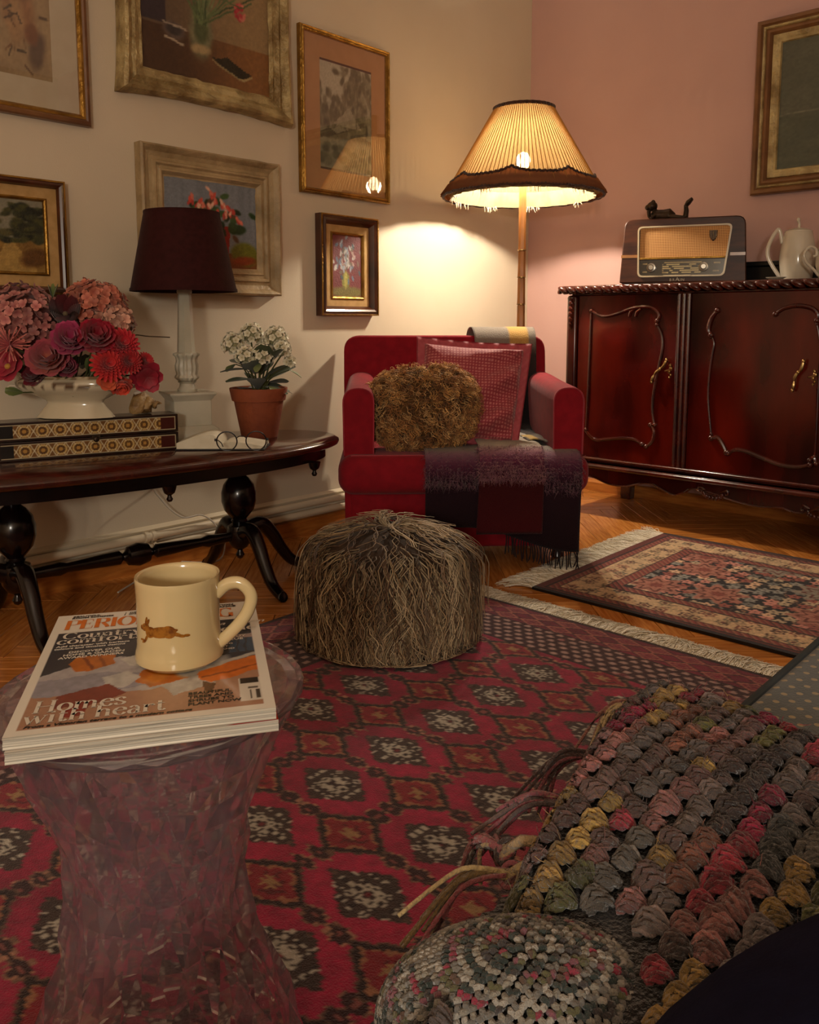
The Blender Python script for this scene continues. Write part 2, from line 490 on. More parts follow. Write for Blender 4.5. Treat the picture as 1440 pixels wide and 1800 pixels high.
for i, (d, X, Y, r) in enumerate(planks):
    hx, hy = PL / 2 - 0.0009, PW / 2 - 0.0009
    lo, hi, b = -0.012, 0.0, 0.0012
    v = [(a * hx, c * hy, lo) for a, c in ((-1, -1), (1, -1), (1, 1), (-1, 1))] + [(a * hx, c * hy, hi - b) for a, c in ((-1, -1), (1, -1), (1, 1), (-1, 1))] \
        + [(a * (hx - b), c * (hy - b), hi) for a, c in ((-1, -1), (1, -1), (1, 1), (-1, 1))]
    f = [(8, 9, 10, 11)] + [(q, (q + 1) % 4, (q + 1) % 4 + 4, q + 4) for q in range(4)] + [(q + 4, (q + 1) % 4 + 4, (q + 1) % 4 + 8, q + 8) for q in range(4)]
    if i < 300:
        if pm is None:
            pm = MB().add(v, f).build('plank', M['parquet'], floor, angle=None)
            o = pm
        else:
            o = pm.copy(); COL.objects.link(o)
        o.location = (X, Y, 0); o.rotation_euler = (0, 0, r)
    else:
        rest.add(v, f, T=Tm((X, Y, 0), (0, 0, r)))
# the rest of the parquet lies on top of the same sub-floor, trimmed by the walls
tag(rest.build('parquet', M['parquet'], floor, angle=None, recalc=False), kind='stuff')

# varnished skirting boards
def profile_run(name, prof, a, b, m, kind='structure', parent=None):
    """extrude a (depth, height) profile along a wall from a to b; wall 'L' = x 0, 'R' = y 0"""
    mb = MB()
    if name.endswith('left'): mb.prism(prof, a, b, 'y', )
    else: mb.prism([(-d, h) for d, h in prof], a, b, 'x')
    o = mb.build(name, m, parent, angle=30)
    return tag(o, kind=kind)
sk = [(0, 0), (0.022, 0), (0.022, 0.042), (0.016, 0.052), (0.006, 0.056), (0, 0.056)]
profile_run('baseboard_left', sk, YN, -0.002, M['skirt'])
profile_run('baseboard_right', sk, 0.024, XR, M['skirt'])
# painted pipes running along the left wall just above the skirting, with a coupling on each
for i, (z, x) in enumerate(((0.080, 0.026), (0.116, 0.026))):
    o = tag(MB().tube([(x, YN + 0.02, z), (x, -3, z), (x, -0.03, z)], 0.0135, 14).build('trim_%d' % (i + 1), M['pipe']), kind='structure')
    MB().lathe([(0.0138, -0.02), (0.018, -0.019), (0.018, -0.006), (0.0155, -0.004), (0.0155, 0.004), (0.018, 0.006), (0.018, 0.019), (0.0138, 0.02)], 16,
               T=Tm((x, -2.17, z), (pi / 2, 0, 0))).build('pipe_coupling', M['pipe'], o)
    for yy in (-2.9, -1.3, -0.4):
        MB().box((x / 2, yy, z - 0.012), (x + 0.004, 0.014, 0.008)).build('pipe_bracket', M['pipe'], o, angle=None)
o = tag(MB().prism([(0, 0.128), (0.012, 0.128), (0.016, 0.136), (0.008, 0.142), (0, 0.146)], YN, -0.002, 'y').build('trim_3', M['pipe'], angle=30), kind='structure')

# ---------------------------------------------------------------- pictures on the walls
def moulding(name, m, parent, W, H, prof, wob=0.0, flare=0.0, nseg=1, seed=1):
    """mitred frame; prof = [(inset from the outer edge, height off the wall)], local x right, z up, -y out"""
    rs = np.random.default_rng(seed)
    V, F = [], []
    rings = []
    for (ins, h) in prof:
        x0, x1, z0, z1 = ins, W - ins, ins, H - ins
        ring = []
        cs = [(x0, z0), (x1, z0), (x1, z1), (x0, z1)]
        for q in range(4):
            a, b = cs[q], cs[(q + 1) % 4]
            for t in np.arange(nseg) / nseg:
                x, z = a[0] + (b[0] - a[0]) * t, a[1] + (b[1] - a[1]) * t
                e = (2 * abs(t - 0.5)) ** 3 * flare * max(0, 1 - ins / 0.05)
                nx, nz = [(0, -1), (1, 0), (0, 1), (-1, 0)][q]
                px, pz = [(-1, -1), (1, -1), (1, 1), (-1, 1)][q if t < 0.5 else (q + 1) % 4]
                x += px * e; z += pz * e
                d = rs.normal(0, wob) if wob else 0
                ring.append((x + d * nx, -h + rs.normal(0, wob * 0.7) if wob else -h, z + d * nz))
        rings.append(ring)
    n = len(rings[0])
    for r in rings: V += r
    for k in range(len(rings) - 1):
        for j in range(n):
            F.append((k * n + j, k * n + (j + 1) % n, (k + 1) * n + (j + 1) % n, (k + 1) * n + j))
    return MB().add(V, F).build(name, m, parent, angle=25)
def flat_ring(name, m, parent, W, H, a, b, h, t=0.002):
    return moulding(name, m, parent, W, H, [(a, h - t), (a, h), (b, h), (b, h - t * 2)])

def paint(nx, ny, bg, ops, seed=0, grain=0.05):
    """bg: function(u,v)->(ny,nx,3) or hex; ops in unit picture coordinates (u right, v up)"""
    u, v = np.meshgrid(np.linspace(0, 1, nx), np.linspace(0, 1, ny))
    a = bg(u, v) if callable(bg) else np.ones((ny, nx, 3)) * rgb(bg)
    wu = u + (fbm(u * 14, v * 14, seed + 5) - 0.5) * 0.03
    wv = v + (fbm(u * 14, v * 14, seed + 6) - 0.5) * 0.03
    for op in ops:
        if op[0] == 'e':
            _, cx, cy, rx, ry, rot, c, soft = op
            x, y = wu - cx, wv - cy
            X, Y = x * cos(rot) + y * sin(rot), -x * sin(rot) + y * cos(rot)
            d = np.sqrt((X / rx) ** 2 + (Y / ry) ** 2)
            k = 1 - sm(1 - soft, 1 + soft, d)
        elif op[0] == 'l':
            _, x0, y0, x1, y1, wd, c = op
            dx, dy = x1 - x0, y1 - y0
            t = np.clip(((wu - x0) * dx + (wv - y0) * dy) / (dx * dx + dy * dy + 1e-9), 0, 1)
            d = np.hypot(wu - x0 - t * dx, wv - y0 - t * dy)
            k = 1 - sm(wd * 0.6, wd * 1.3, d)
        elif op[0] == 'p':
            _, pts, c = op
            k = np.zeros_like(u)
            n = len(pts)
            ins = np.zeros(u.shape, bool)
            for i in range(n):
                (xa, ya), (xb, yb) = pts[i], pts[(i + 1) % n]
                cond = ((ya > wv) != (yb > wv)) & (wu < (xb - xa) * (wv - ya) / (yb - ya + 1e-12) + xa)
                ins ^= cond
            k = ins.astype(float)
        a = a * (1 - k[..., None]) + rgb(c) * k[..., None] * (0.88 + 0.24 * fbm(u * 30, v * 30, seed + 9)[..., None])
    return np.clip(a * (1 + grain * (fbm(u * 60, v * 60, seed + 1) - 0.5)[..., None] * 4), 0, 1)
def picture_plane(name, m, parent, x0, x1, z0, z1, h, arr):
    ny, nx = arr.shape[:2]
    X, Z = np.meshgrid(np.linspace(x0, x1, nx), np.linspace(z0, z1, ny))
    return fast_grid(name, np.stack([X, np.full_like(X, -h), Z], -1), arr, m, parent)
def backing(parent, W, H, ins, h, m):
    return MB().box((W / 2, -h / 2 - 0.001, H / 2), (W - 2 * ins, h, H - 2 * ins)).build('backing_board', m, parent, angle=None)
def glass_pane(parent, x0, x1, z0, z1, h):
    return MB().grid([[(x0, -h, z0), (x1, -h, z0)], [(x0, -h, z1), (x1, -h, z1)]]).build('glass', M['picture_glass'], parent, angle=None, recalc=False)

def mixc(a, b, t): return rgb(a) * (1 - t[..., None]) + rgb(b) * t[..., None]
RZ = pi / 2                                      # frames on the left wall: local x runs along +y

# large still life in a swept gilt frame
W, H = 0.64, 0.66
p = thing('framed_painting', 'large still life of red flowers in a swept worn gilt frame with flared corners', 'painting', (0.002, -2.205, 1.537), RZ, 'paintings on the cream wall')
moulding('frame', M['gold_worn'], p, W, H, [(0.0, 0.0), (-0.002, 0.03), (0.004, 0.05), (0.014, 0.055), (0.022, 0.045), (0.034, 0.036), (0.042, 0.04), (0.05, 0.034), (0.06, 0.03), (0.066, 0.032), (0.074, 0.02)], 0.0012, 0.014, 18)
def bg(u, v):
    a = mixc('5c4a38', '8e7450', sm(0.1, 0.9, u))
    a = np.where((v < 0.28 + 0.0 * u)[..., None], mixc('46301f', '80562f', sm(0.2, 0.9, u)), a)
    return np.where(((u < 0.18) & (v > 0.3))[..., None], rgb('342a2e'), a)
ops = [('e', 0.44, 0.30, 0.085, 0.16, 0, '6e6a4e', 0.3), ('e', 0.44, 0.2, 0.07, 0.03, 0, 'a08a62', 0.4), ('e', 0.44, 0.36, 0.05, 0.12, 0, '4e5636', 0.3)]
for k in range(34):
    a = pi / 2 + rng.normal(0, 0.55); L_ = rng.uniform(0.3, 0.55)
    ops.append(('l', 0.44 + rng.normal(0, 0.02), 0.36, 0.44 + cos(a) * L_, 0.36 + sin(a) * L_, 0.006, random.choice(['4c5a38', '5c6842', '3a4a2c', '6e7650'])))
for (x, y) in ((0.36, 0.80), (0.5, 0.86), (0.60, 0.74), (0.92, 0.82), (0.93, 0.72), (0.70, 0.82), (0.76, 0.48), (0.74, 0.54), (0.28, 0.9), (0.62, 0.92), (0.82, 0.9)):
    for q in range(7):
        ops.append(('e', x + rng.normal(0, 0.022), y + rng.normal(0, 0.022), 0.018, 0.012, rng.uniform(0, 3), random.choice(['b03a40', 'c25a54', '9a2a34', 'c87464']), 0.4))
ops += [('l', 0.5, 0.55, 0.78, 0.53, 0.005, '4c5a38'), ('p', [(0.52, 0.17), (0.64, 0.19), (0.85, 0.115), (0.73, 0.075)], '2a2416'), ('l', 0.53, 0.155, 0.735, 0.07, 0.006, '8a7a54'), ('l', 0.735, 0.07, 0.85, 0.105, 0.006, '9a8a60')]
ops += [('e', 0.24, 0.27, 0.085, 0.05, -0.1, '5a4c44', 0.25), ('e', 0.24, 0.275, 0.06, 0.032, -0.1, '38302e', 0.3), ('l', 0.16, 0.31, 0.33, 0.29, 0.006, '988a78'), ('l', 0.17, 0.22, 0.31, 0.2, 0.007, 'a89a84')]
picture_plane('canvas', M['canvas'], p, 0.07, W - 0.07, 0.07, H - 0.07, 0.018, paint(130, 130, bg, ops, 3))
backing(p, W, H, 0.012, 0.014, M['brown_frame'])

# matted landscape print under glass
W, H = 0.468, 0.602
p = thing('framed_print', 'tall matted grey landscape print in a thin gold frame, lamp reflected in its glass', 'picture', (0.002, -1.494, 1.301), RZ, 'paintings on the cream wall')
moulding('frame', M['gold'], p, W, H, [(0, 0), (0, 0.018), (0.004, 0.024), (0.009, 0.020), (0.013, 0.023), (0.018, 0.021), (0.022, 0.012)])
flat_ring('mat_board', M['mat_peach'], p, W, H, 0.018, 0.098, 0.0125)
def bg(u, v): return mixc('8a866e', 'b8b29c', sm(0.3, 0.8, v))
ops = [('p', [(0, 0.33), (0.18, 0.39), (0.32, 0.34), (0.5, 0.40), (0.72, 0.36), (1, 0.33), (1, 0.28), (0, 0.28)], '565240'), ('e', 0.4, 0.24, 0.6, 0.06, 0.05, '8c8870', 0.3)]
for k in range(170):
    x, y = rng.normal(0.74, 0.17), rng.uniform(0.34, 0.98)
    ops.append(('e', x, y, 0.06, 0.03, rng.uniform(0, 3), random.choice(['66624a', '7c785e', '585540', '8a866c']), 0.5))
for k in range(90):
    x = rng.uniform(0, 0.5); y = 0.42 + abs(rng.normal(0, 0.14))
    ops.append(('e', x, y, 0.03, 0.045, 0, random.choice(['66624a', '7c785e', '5c5844']), 0.5))
ops += [('p', [(0.25, 0.42), (0.55, 0.62), (0.8, 0.42)], '9a947c'), ('l', 0.7, 0.36, 0.72, 0.85, 0.01, '66624c')]
for k in range(30): ops.append(('e', rng.uniform(0, 1), rng.uniform(0, 0.22), 0.07, 0.03, 0, random.choice(['5c5a44', '6e6a52', '4e4c3a']), 0.5))
picture_plane('print', M['print'], p, 0.096, W - 0.098 , 0.106, H - 0.106, 0.0115, paint(70, 100, bg, ops, 5))
backing(p, W, H, 0.006, 0.009, M['brown_frame'])
glass_pane(p, 0.017, W - 0.017, 0.017, H - 0.017, 0.0165)

# small flower picture in a stepped dark frame
W, H = 0.306, 0.388
p = thing('framed_painting', 'small upright painting of white flowers in a dark brown and gilt stepped frame', 'painting', (0.002, -1.417, 0.843), RZ, 'paintings on the cream wall')
moulding('frame', M['brown_frame'], p, W, H, [(0, 0), (0, 0.03), (0.004, 0.036), (0.012, 0.034), (0.016, 0.04), (0.024, 0.036), (0.034, 0.022), (0.037, 0.016)])
moulding('outer_bead', M['gold'], p, W, H, [(0.0, 0.0355), (0.001, 0.0385), (0.005, 0.0385), (0.006, 0.0355)])
flat_ring('linen_liner', M['liner'], p, W, H, 0.035, 0.066, 0.0155)
moulding('gilt_slip', M['gold'], p, W, H, [(0.064, 0.014), (0.064, 0.019), (0.068, 0.021), (0.073, 0.018), (0.076, 0.012)])
def bg(u, v): return mixc('5a2a2c', '7a3034', fbm(u * 6, v * 9, 4))
ops = [('e', 0.45, 0.26, 0.13, 0.16, 0, '7c7a34', 0.25), ('e', 0.5, 0.08, 0.6, 0.09, 0, '6c6230', 0.3), ('e', 0.45, 0.28, 0.05, 0.14, 0, 'a29a4c', 0.4)]
for k in range(70): ops.append(('e', rng.normal(0.47, 0.2), rng.normal(0.62, 0.15), 0.055, 0.03, rng.uniform(0, 3), random.choice(['b8b2ac', '8c96a2', '5c6a7c', 'a8a4a0', '3e4a50', '6a5a4a', '9c8078']), 0.35))
picture_plane('canvas', M['canvas'], p, 0.074, W - 0.074, 0.074, H - 0.074, 0.0125, paint(60, 90, bg, ops, 8))
backing(p, W, H, 0.008, 0.01, M['brown_frame'])

# cyclamen in a wide cream frame
W, H = 0.548, 0.468
p = thing('framed_painting', 'painting of pink cyclamen in a wide cream stepped frame, behind the table lamp', 'painting', (0.002, -2.16, 0.912), RZ, 'paintings on the cream wall')
moulding('frame', M['cream_frame'], p, W, H, [(0, 0), (0, 0.036), (0.006, 0.041), (0.012, 0.038), (0.022, 0.026), (0.036, 0.02), (0.046, 0.022), (0.05, 0.029), (0.056, 0.029), (0.062, 0.022), (0.07, 0.022), (0.073, 0.027), (0.078, 0.027), (0.088, 0.014), (0.094, 0.012)], 0.0004, 0, 10)
def bg(u, v):
    a = mixc('6a7078', '7e838a', vnoise(u * 26, v * 0.7, 3))
    return np.where((v < 0.18)[..., None], mixc('6a2018', '7a4a20', u), a)
ops = [('p', [(0.48, 0.08), (0.66, 0.08), (0.7, 0.5), (0.42, 0.5)], '8a2018'), ('l', 0.6, 0.1, 0.62, 0.45, 0.02, 'b04030'), ('e', 0.86, 0.18, 0.16, 0.14, -0.3, '6a6a1c', 0.2), ('e', 0.84, 0.1, 0.14, 0.05, 0.1, '8a3a14', 0.4)]
for k in range(46): ops.append(('e', rng.normal(0.5, 0.16), rng.normal(0.58, 0.1), 0.05, 0.03, rng.uniform(0, 3), random.choice(['26401e', '1c2c18', '38522a', '5a3a24']), 0.3))
for (x, y) in ((0.27, 0.76), (0.36, 0.72), (0.40, 0.74), (0.5, 0.86), (0.53, 0.8), (0.47, 0.72), (0.62, 0.75), (0.67, 0.7), (0.71, 0.66), (0.78, 0.6), (0.28, 0.56), (0.56, 0.62), (0.4, 0.62), (0.5, 0.58), (0.65, 0.62)):
    for q in range(4): ops.append(('e', x + rng.normal(0, 0.012), y + rng.normal(0, 0.02), 0.016, 0.04, rng.normal(0, 0.4), random.choice(['c24a3c', 'd0705c', 'b03830', 'd8a890']), 0.35))
ops += [('e', 0.8, 0.47, 0.07, 0.06, 0, '1e3418', 0.3), ('e', 0.72, 0.5, 0.05, 0.06, 0, '2c4422', 0.3)]
picture_plane('canvas', M['canvas'], p, 0.09, W - 0.09, 0.09, H - 0.09, 0.0125, paint(110, 90, bg, ops, 12))
backing(p, W, H, 0.01, 0.01, M['brown_frame'])

# path in a landscape, cut by the left edge of the photograph
W, H = 0.52, 0.325
p = thing('framed_painting', 'small landscape of a sandy path and dark tree in a linen lined frame', 'painting', (0.002, -2.923, 0.9), RZ, 'paintings on the cream wall')
moulding('frame', M['brown_frame'], p, W, H, [(0, 0), (0, 0.022), (0.003, 0.03), (0.012, 0.034), (0.018, 0.03), (0.022, 0.018)])
moulding('outer_bead', M['gold'], p, W, H, [(0.0, 0.0225), (-0.001, 0.0295), (0.004, 0.0325), (0.005, 0.03)])
flat_ring('linen_liner', M['liner'], p, W, H, 0.021, 0.053, 0.0165)
moulding('gilt_slip', M['gold'], p, W, H, [(0.052, 0.015), (0.052, 0.02), (0.056, 0.0215), (0.06, 0.019), (0.062, 0.013)])
def bg(u, v):
    a = mixc('6e6a58', '8a8470', fbm(u * 5, v * 5, 2))
    return np.where((v < 0.45)[..., None], mixc('6a4c22', '9a7838', fbm(u * 8, v * 8, 6)), a)
ops = [('p', [(0.62, 0.0), (0.95, 0.0), (0.78, 0.42), (0.72, 0.42)], 'a08044'), ('e', 0.93, 0.2, 0.1, 0.14, -0.5, '5a3a16', 0.3)]
for k in range(90): ops.append(('e', rng.normal(0.88, 0.07), rng.uniform(0.42, 0.92), 0.03, 0.045, rng.uniform(0, 3), random.choice(['26281a', '1c1e12', '34361f', '40401f']), 0.4))
for k in range(40): ops.append(('e', rng.normal(0.3, 0.2), rng.uniform(0.42, 0.7), 0.05, 0.04, 0, random.choice(['3a3a22', '4a4628', '2c2c1a']), 0.4))
picture_plane('canvas', M['canvas'], p, 0.06, W - 0.06, 0.06, H - 0.06, 0.0135, paint(100, 70, bg, ops, 15))
backing(p, W, H, 0.008, 0.01, M['brown_frame'])

# matted figure study, cut by the top left corner
W, H = 0.56, 0.72
p = thing('framed_print', 'ivory matted watercolour figure study in a brown and gold frame, top left', 'picture', (0.002, -2.868, 1.398), RZ, 'paintings on the cream wall')
moulding('frame', M['walnut_frame'], p, W, H, [(0, 0), (0, 0.02), (0.004, 0.026), (0.012, 0.028), (0.02, 0.022)])
moulding('gilt_slip', M['gold'], p, W, H, [(0.018, 0.02), (0.018, 0.0245), (0.024, 0.0235), (0.03, 0.018), (0.033, 0.012)])
flat_ring('mat_board', M['mat_white'], p, W, H, 0.031, 0.108, 0.0135)
def bg(u, v): return mixc('8c7454', 'b09a74', fbm(u * 5, v * 5, 21))
ops = []
for (x, y, a, b, c) in ((0.74, 0.36, 0.12, 0.12, '9a6c46'), (0.72, 0.3, 0.07, 0.13, 'a8855c'), (0.88, 0.15, 0.06, 0.1, '5a4a3e'), (0.84, 0.24, 0.05, 0.06, '7a4c30'), (0.7, 0.46, 0.14, 0.05, '4c4230'), (0.3, 0.4, 0.15, 0.3, 'a88460'), (0.5, 0.6, 0.2, 0.2, '5a5a3a'), (0.45, 0.12, 0.12, 0.08, 'c0a880')):
    ops.append(('e', x, y, a, b, rng.normal(0, 0.3), c, 0.4))
for k in range(60): ops.append(('l', *(lambda x, y, a: (x, y, x + cos(a) * 0.06, y + sin(a) * 0.06))(rng.uniform(0.1, 0.95), rng.uniform(0.02, 0.95), rng.uniform(0, 6.28)), 0.006, random.choice(['4a3a2a', '6a4a30', '383426', '7a5a3a'])))
picture_plane('print', M['print'], p, 0.106, W - 0.106, 0.106, H - 0.106, 0.0125, paint(90, 120, bg, ops, 22))
backing(p, W, H, 0.008, 0.01, M['brown_frame'])
glass_pane(p, 0.03, W - 0.03, 0.03, H - 0.03, 0.017)

# seascape on the pink wall
W, H = 0.92, 0.68
p = thing('framed_painting', 'grey green seascape with a small boat in a stepped walnut frame on the pink wall', 'painting', (1.118, -0.002, 1.333), 0.0)
moulding('frame', M['walnut_frame'], p, W, H, [(0, 0), (0, 0.03), (0.006, 0.038), (0.018, 0.04), (0.024, 0.032), (0.036, 0.028), (0.044, 0.034), (0.052, 0.034), (0.058, 0.026), (0.064, 0.02)])
moulding('gilt_slip', M['gold_worn'], p, W, H, [(0.062, 0.02), (0.064, 0.028), (0.074, 0.026), (0.084, 0.02), (0.092, 0.02), (0.096, 0.012)])
moulding('frame_bead', M['gold_worn'], p, W, H, [(0.0255, 0.0325), (0.028, 0.0365), (0.034, 0.0345), (0.037, 0.0285)])
def bg(u, v):
    a = mixc('4e5044', '5c5c4c', fbm(u * 4, v * 6, 31))
    return np.where((v < 0.42)[..., None], mixc('464a3e', '565848', fbm(u * 6, v * 26, 33)), a)
ops = [('p', [(0.26, 0.42), (0.28, 0.52), (0.36, 0.5), (0.42, 0.44), (0.42, 0.40), (0.29, 0.38)], '201c18'), ('l', 0.29, 0.5, 0.3, 0.66, 0.004, '2a241e'), ('l', 0.36, 0.5, 0.37, 0.62, 0.004, '2a241e'),
       ('e', 0.33, 0.34, 0.08, 0.04, 0, '34342a', 0.4), ('l', 0.0, 0.43, 1, 0.44, 0.004, '6c6a58')]
picture_plane('canvas', M['canvas'], p, 0.09, W - 0.09, 0.09, H - 0.09, 0.0125, paint(140, 100, bg, ops, 30))
backing(p, W, H, 0.01, 0.01, M['brown_frame'])
# ---------------------------------------------------------------- measuring helpers: a photo pixel met with a real plane
def ray(px, py):
    d = FW * FPX + RT * (px - 720) + UP * (736 - py)
    return d / np.linalg.norm(d)
def on_y(px, py, Y): d = ray(px, py); return np.array(CAM) + d * ((Y - CAM[1]) / d[1])
def on_x(px, py, X): d = ray(px, py); return np.array(CAM) + d * ((X - CAM[0]) / d[0])
def on_z(px, py, Z): d = ray(px, py); return np.array(CAM) + d * ((Z - CAM[2]) / d[2])
def at_d(px, py, z): d = ray(px, py); return np.array(CAM) + d * (z / (d @ FW))

# ---------------------------------------------------------------- sideboard
YF = -0.455
SX = 0.56
sb = thing('sideboard', 'dark carved mahogany sideboard with curved door mouldings against the pink wall', 'sideboard', (SX, YF, 0))
SW, SD, TOP = 2.04, 0.425, 0.968
MB().box((SW / 2, SD / 2 + 0.012, 0.59), (SW, SD - 0.024, 0.70)).build('carcass', M['mahog'], sb, bevel=0.004)
# worktop with its carved rope edge
MB().box((SW / 2, SD / 2 - 0.02, TOP - 0.011), (SW + 0.09, SD + 0.04, 0.022)).build('worktop', M['mahog_trim'], sb, bevel=0.006, seg=3)
mb = MB()
n = 52
for i in range(n):
    x = -0.05 + (i + 0.5) * (SW + 0.1) / n
    mb.ell((0, 0, 0), (0.0275, 0.0125, 0.0125), T=Tm((x, -0.043, TOP - 0.018), (0, radians(28), radians(12))), nu=10, nv=6)
for i in range(11):
    for sx in (-0.048, SW + 0.048):
        mb.ell((0, 0, 0), (0.0125, 0.026, 0.0125), T=Tm((sx, -0.03 + i * 0.042, TOP - 0.018), (radians(28), 0, 0)), nu=10, nv=6)
mb.build('rope_edge', M['mahog_trim'], sb)
mb = MB()
mb.box((SW / 2, SD / 2, TOP - 0.036), (SW + 0.03, SD, 0.014))
mb.build('top_moulding', M['mahog_trim'], sb, bevel=0.005, seg=3)
# corner posts with a carved leaf
for sx in (0.0, SW):
    q = MB().box((sx, 0.0, 0.585), (0.05, 0.05, 0.69)).build('corner_post', M['mahog'], sb, bevel=0.014, seg=4)
    mb = MB()
    for k in range(6):
        mb.ell((0, 0, 0), (0.017 - 0.0015 * k, 0.008, 0.02), T=Tm((sx, -0.027, 0.91 - k * 0.022), (0.5, 0, 0)), nu=8, nv=6)
    mb.build('carved_leaf', M['mahog_trim'], q)
# pilasters
for x in (0.497, SW - 0.497):
    mb = MB().box((x, 0.0, 0.585), (0.05, 0.03, 0.69))
    for dx in (-0.02, 0, 0.02): mb.tube([(x + dx, -0.016, 0.245), (x + dx, -0.016, 0.925)], 0.007, 8)
    mb.build('pilaster', M['mahog_trim'], sb)
def P3(pts, zoom=3.1304, ox=980, oy=480, Y=YF - 0.018):
    out = []
    for a, b in pts:
        w_ = on_y(ox + a / zoom, oy + b / zoom, Y)
        out.append((w_[0] - SX, Y - YF, w_[2]))
    return out
def carve(mb, pts, r, mirror=None, ends=True, k=7):
    p = smooth(pts, k)
    if mirror is not None: p = p * np.array([-1, 1, 1]) + np.array([2 * mirror, 0, 0])
    m = len(p)
    rr = r * (0.72 + 0.28 * np.sin(np.linspace(0, pi, m)))
    mb.tube(p, rr, 8)
    if ends:
        for q in (p[0], p[-1]): mb.ell(q, (r * 1.35,) * 3, nu=10, nv=7)
L_top = [(188, 208), (250, 238), (330, 224), (400, 198), (470, 185), (530, 195), (560, 230), (550, 262)]
L_right = [(548, 285), (574, 340), (578, 410), (562, 500), (540, 600), (525, 700), (525, 780), (535, 835)]
L_cor = [(512, 835), (532, 870), (522, 925), (488, 955)]
L_bot = [(466, 942), (420, 916), (350, 909), (270, 915), (212, 918), (175, 892), (155, 862)]
L_left = [(186, 215), (179, 400), (167, 700), (157, 862)]
C_tl = [(882, 205), (848, 250), (832, 310), (846, 342)]
C_l = [(848, 345), (862, 390), (850, 460), (836, 560), (830, 700), (846, 885)]
C_bl = [(846, 908), (882, 905), (910, 945), (930, 988)]
C_bot = [(940, 990), (985, 972), (1050, 985), (1140, 1022), (1230, 1055), (1320, 1066), (1390, 1056)]
C_br = [(1388, 1030), (1410, 1015), (1425, 1050)]
C_tr = [(1200, 226), (1245, 195), (1320, 180), (1395, 192), (1432, 225), (1428, 262)]
C_r = [(1428, 280), (1448, 420), (1435, 640), (1425, 860), (1415, 1010)]
def handle(parent, pts, esc, mirror=None):
    q = P3(pts, Y=YF - 0.034)
    if mirror is not None: q = [(2 * mirror - a, b, c) for a, b, c in q]
    p = smooth(q, 6)
    m = len(p)
    h = MB()
    h.tube(p, 0.0032 + 0.003 * np.abs(np.sin(np.linspace(0.2, 3 * pi - 0.2, m))), 8)
    for k in (0, m // 3, m - 1): h.ell(p[k], (0.006, 0.006, 0.008), nu=8, nv=6)
    for k in (2, m - 3): h.tube([p[k], (p[k][0], -0.012, p[k][2])], 0.003, 6)
    h.build('handle', M['brass'], parent)
    e = P3([esc], Y=YF - 0.016)[0]
    if mirror is not None: e = (2 * mirror - e[0], e[1], e[2])
    h = MB()
    for (dx, dz, r1, r2) in ((0, 0.018, 0.006, 0.008), (0.003, 0.006, 0.008, 0.009), (-0.004, -0.006, 0.006, 0.008), (0.003, -0.018, 0.005, 0.006), (-0.002, -0.028, 0.0045, 0.0045)):
        h.ell((e[0] + dx, e[1], e[2] + dz), (r1, 0.005, r2), nu=8, nv=6)
    h.tube([(e[0] - 0.016, e[1] - 0.014, e[2] - 0.003), (e[0], e[1], e[2] + 0.002)], 0.003, 6)
    h.build('keyhole_plate', M['brass'], parent)
MID = SW / 2
for (x0, x1, kind, mir) in ((0.03, 0.47, 'L', None), (0.524, MID - 0.002, 'C', None), (MID + 0.002, SW - 0.524, 'C', MID), (SW - 0.47, SW - 0.03, 'L', MID)):
    d = MB().box(((x0 + x1) / 2, -0.002, 0.585), (x1 - x0, 0.024, 0.686)).build('door', M['mahog_flame'], sb, bevel=0.003)
    mb = MB()
    if kind == 'L':
        for q, r in ((L_top, 0.0075), (L_right, 0.0065), (L_cor, 0.0075), (L_bot, 0.0075), (L_left, 0.0055)):
            carve(mb, P3(q), r, mir)
        for (a, b) in ((395, 215), (430, 215)): carve(mb, P3([(a + 30, b - 18), (a + 8, b), (a, b + 25)]), 0.006, mir, False)
        handle(d, [(600, 478), (585, 510), (555, 535), (540, 550), (525, 575), (518, 600)], (620, 535), mir)
    else:
        for q, r in ((C_tl, 0.009), (C_l, 0.005), (C_bl, 0.009), (C_bot, 0.0085), (C_br, 0.007), (C_tr, 0.008), (C_r, 0.005)):
            carve(mb, P3(q), r, mir)
        handle(d, [(1355, 485), (1342, 530), (1318, 555), (1304, 585), (1300, 615), (1293, 645)], (1413, 570), mir)
    mb.build('door_moulding', M['mahog_trim'], d)
# base mouldings and the scalloped apron with its carved shells
mb = MB()
mb.box((SW / 2, SD / 2 - 0.008, 0.236), (SW + 0.02, SD + 0.012, 0.016))
mb.tube([(-0.02, -0.022, 0.243), (SW + 0.02, -0.022, 0.243)], 0.008, 8)
mb.box((SW / 2, SD / 2 - 0.018, 0.214), (SW + 0.05, SD + 0.03, 0.02))
mb.tube([(-0.035, -0.036, 0.214), (SW + 0.035, -0.036, 0.214)], 0.010, 8)
mb.build('base_moulding', M['mahog_trim'], sb, bevel=0.003)
low = P3([(145, 1118), (205, 1128), (290, 1165), (380, 1176), (450, 1164), (520, 1163), (575, 1192), (640, 1222), (700, 1212), (745, 1190), (850, 1214), (1000, 1264), (1120, 1290), (1235, 1296), (1300, 1318), (1365, 1325), (1440, 1290)], Y=YF - 0.01)
lw = smooth([(a, c) for a, b, c in low], 5)
lw = [q for q in lw if q[0] < MID]
full = [(0.0, 0.10)] + [tuple(q) for q in lw] + [(2 * MID - q[0], q[1]) for q in lw[::-1]] + [(SW, 0.10)]
mb = MB()
top_z = 0.206
V = [(x, y, z) for y in (-0.016, 0.006) for (x, z0) in full for z in (z0, top_z)]
m_ = len(full)
F = []
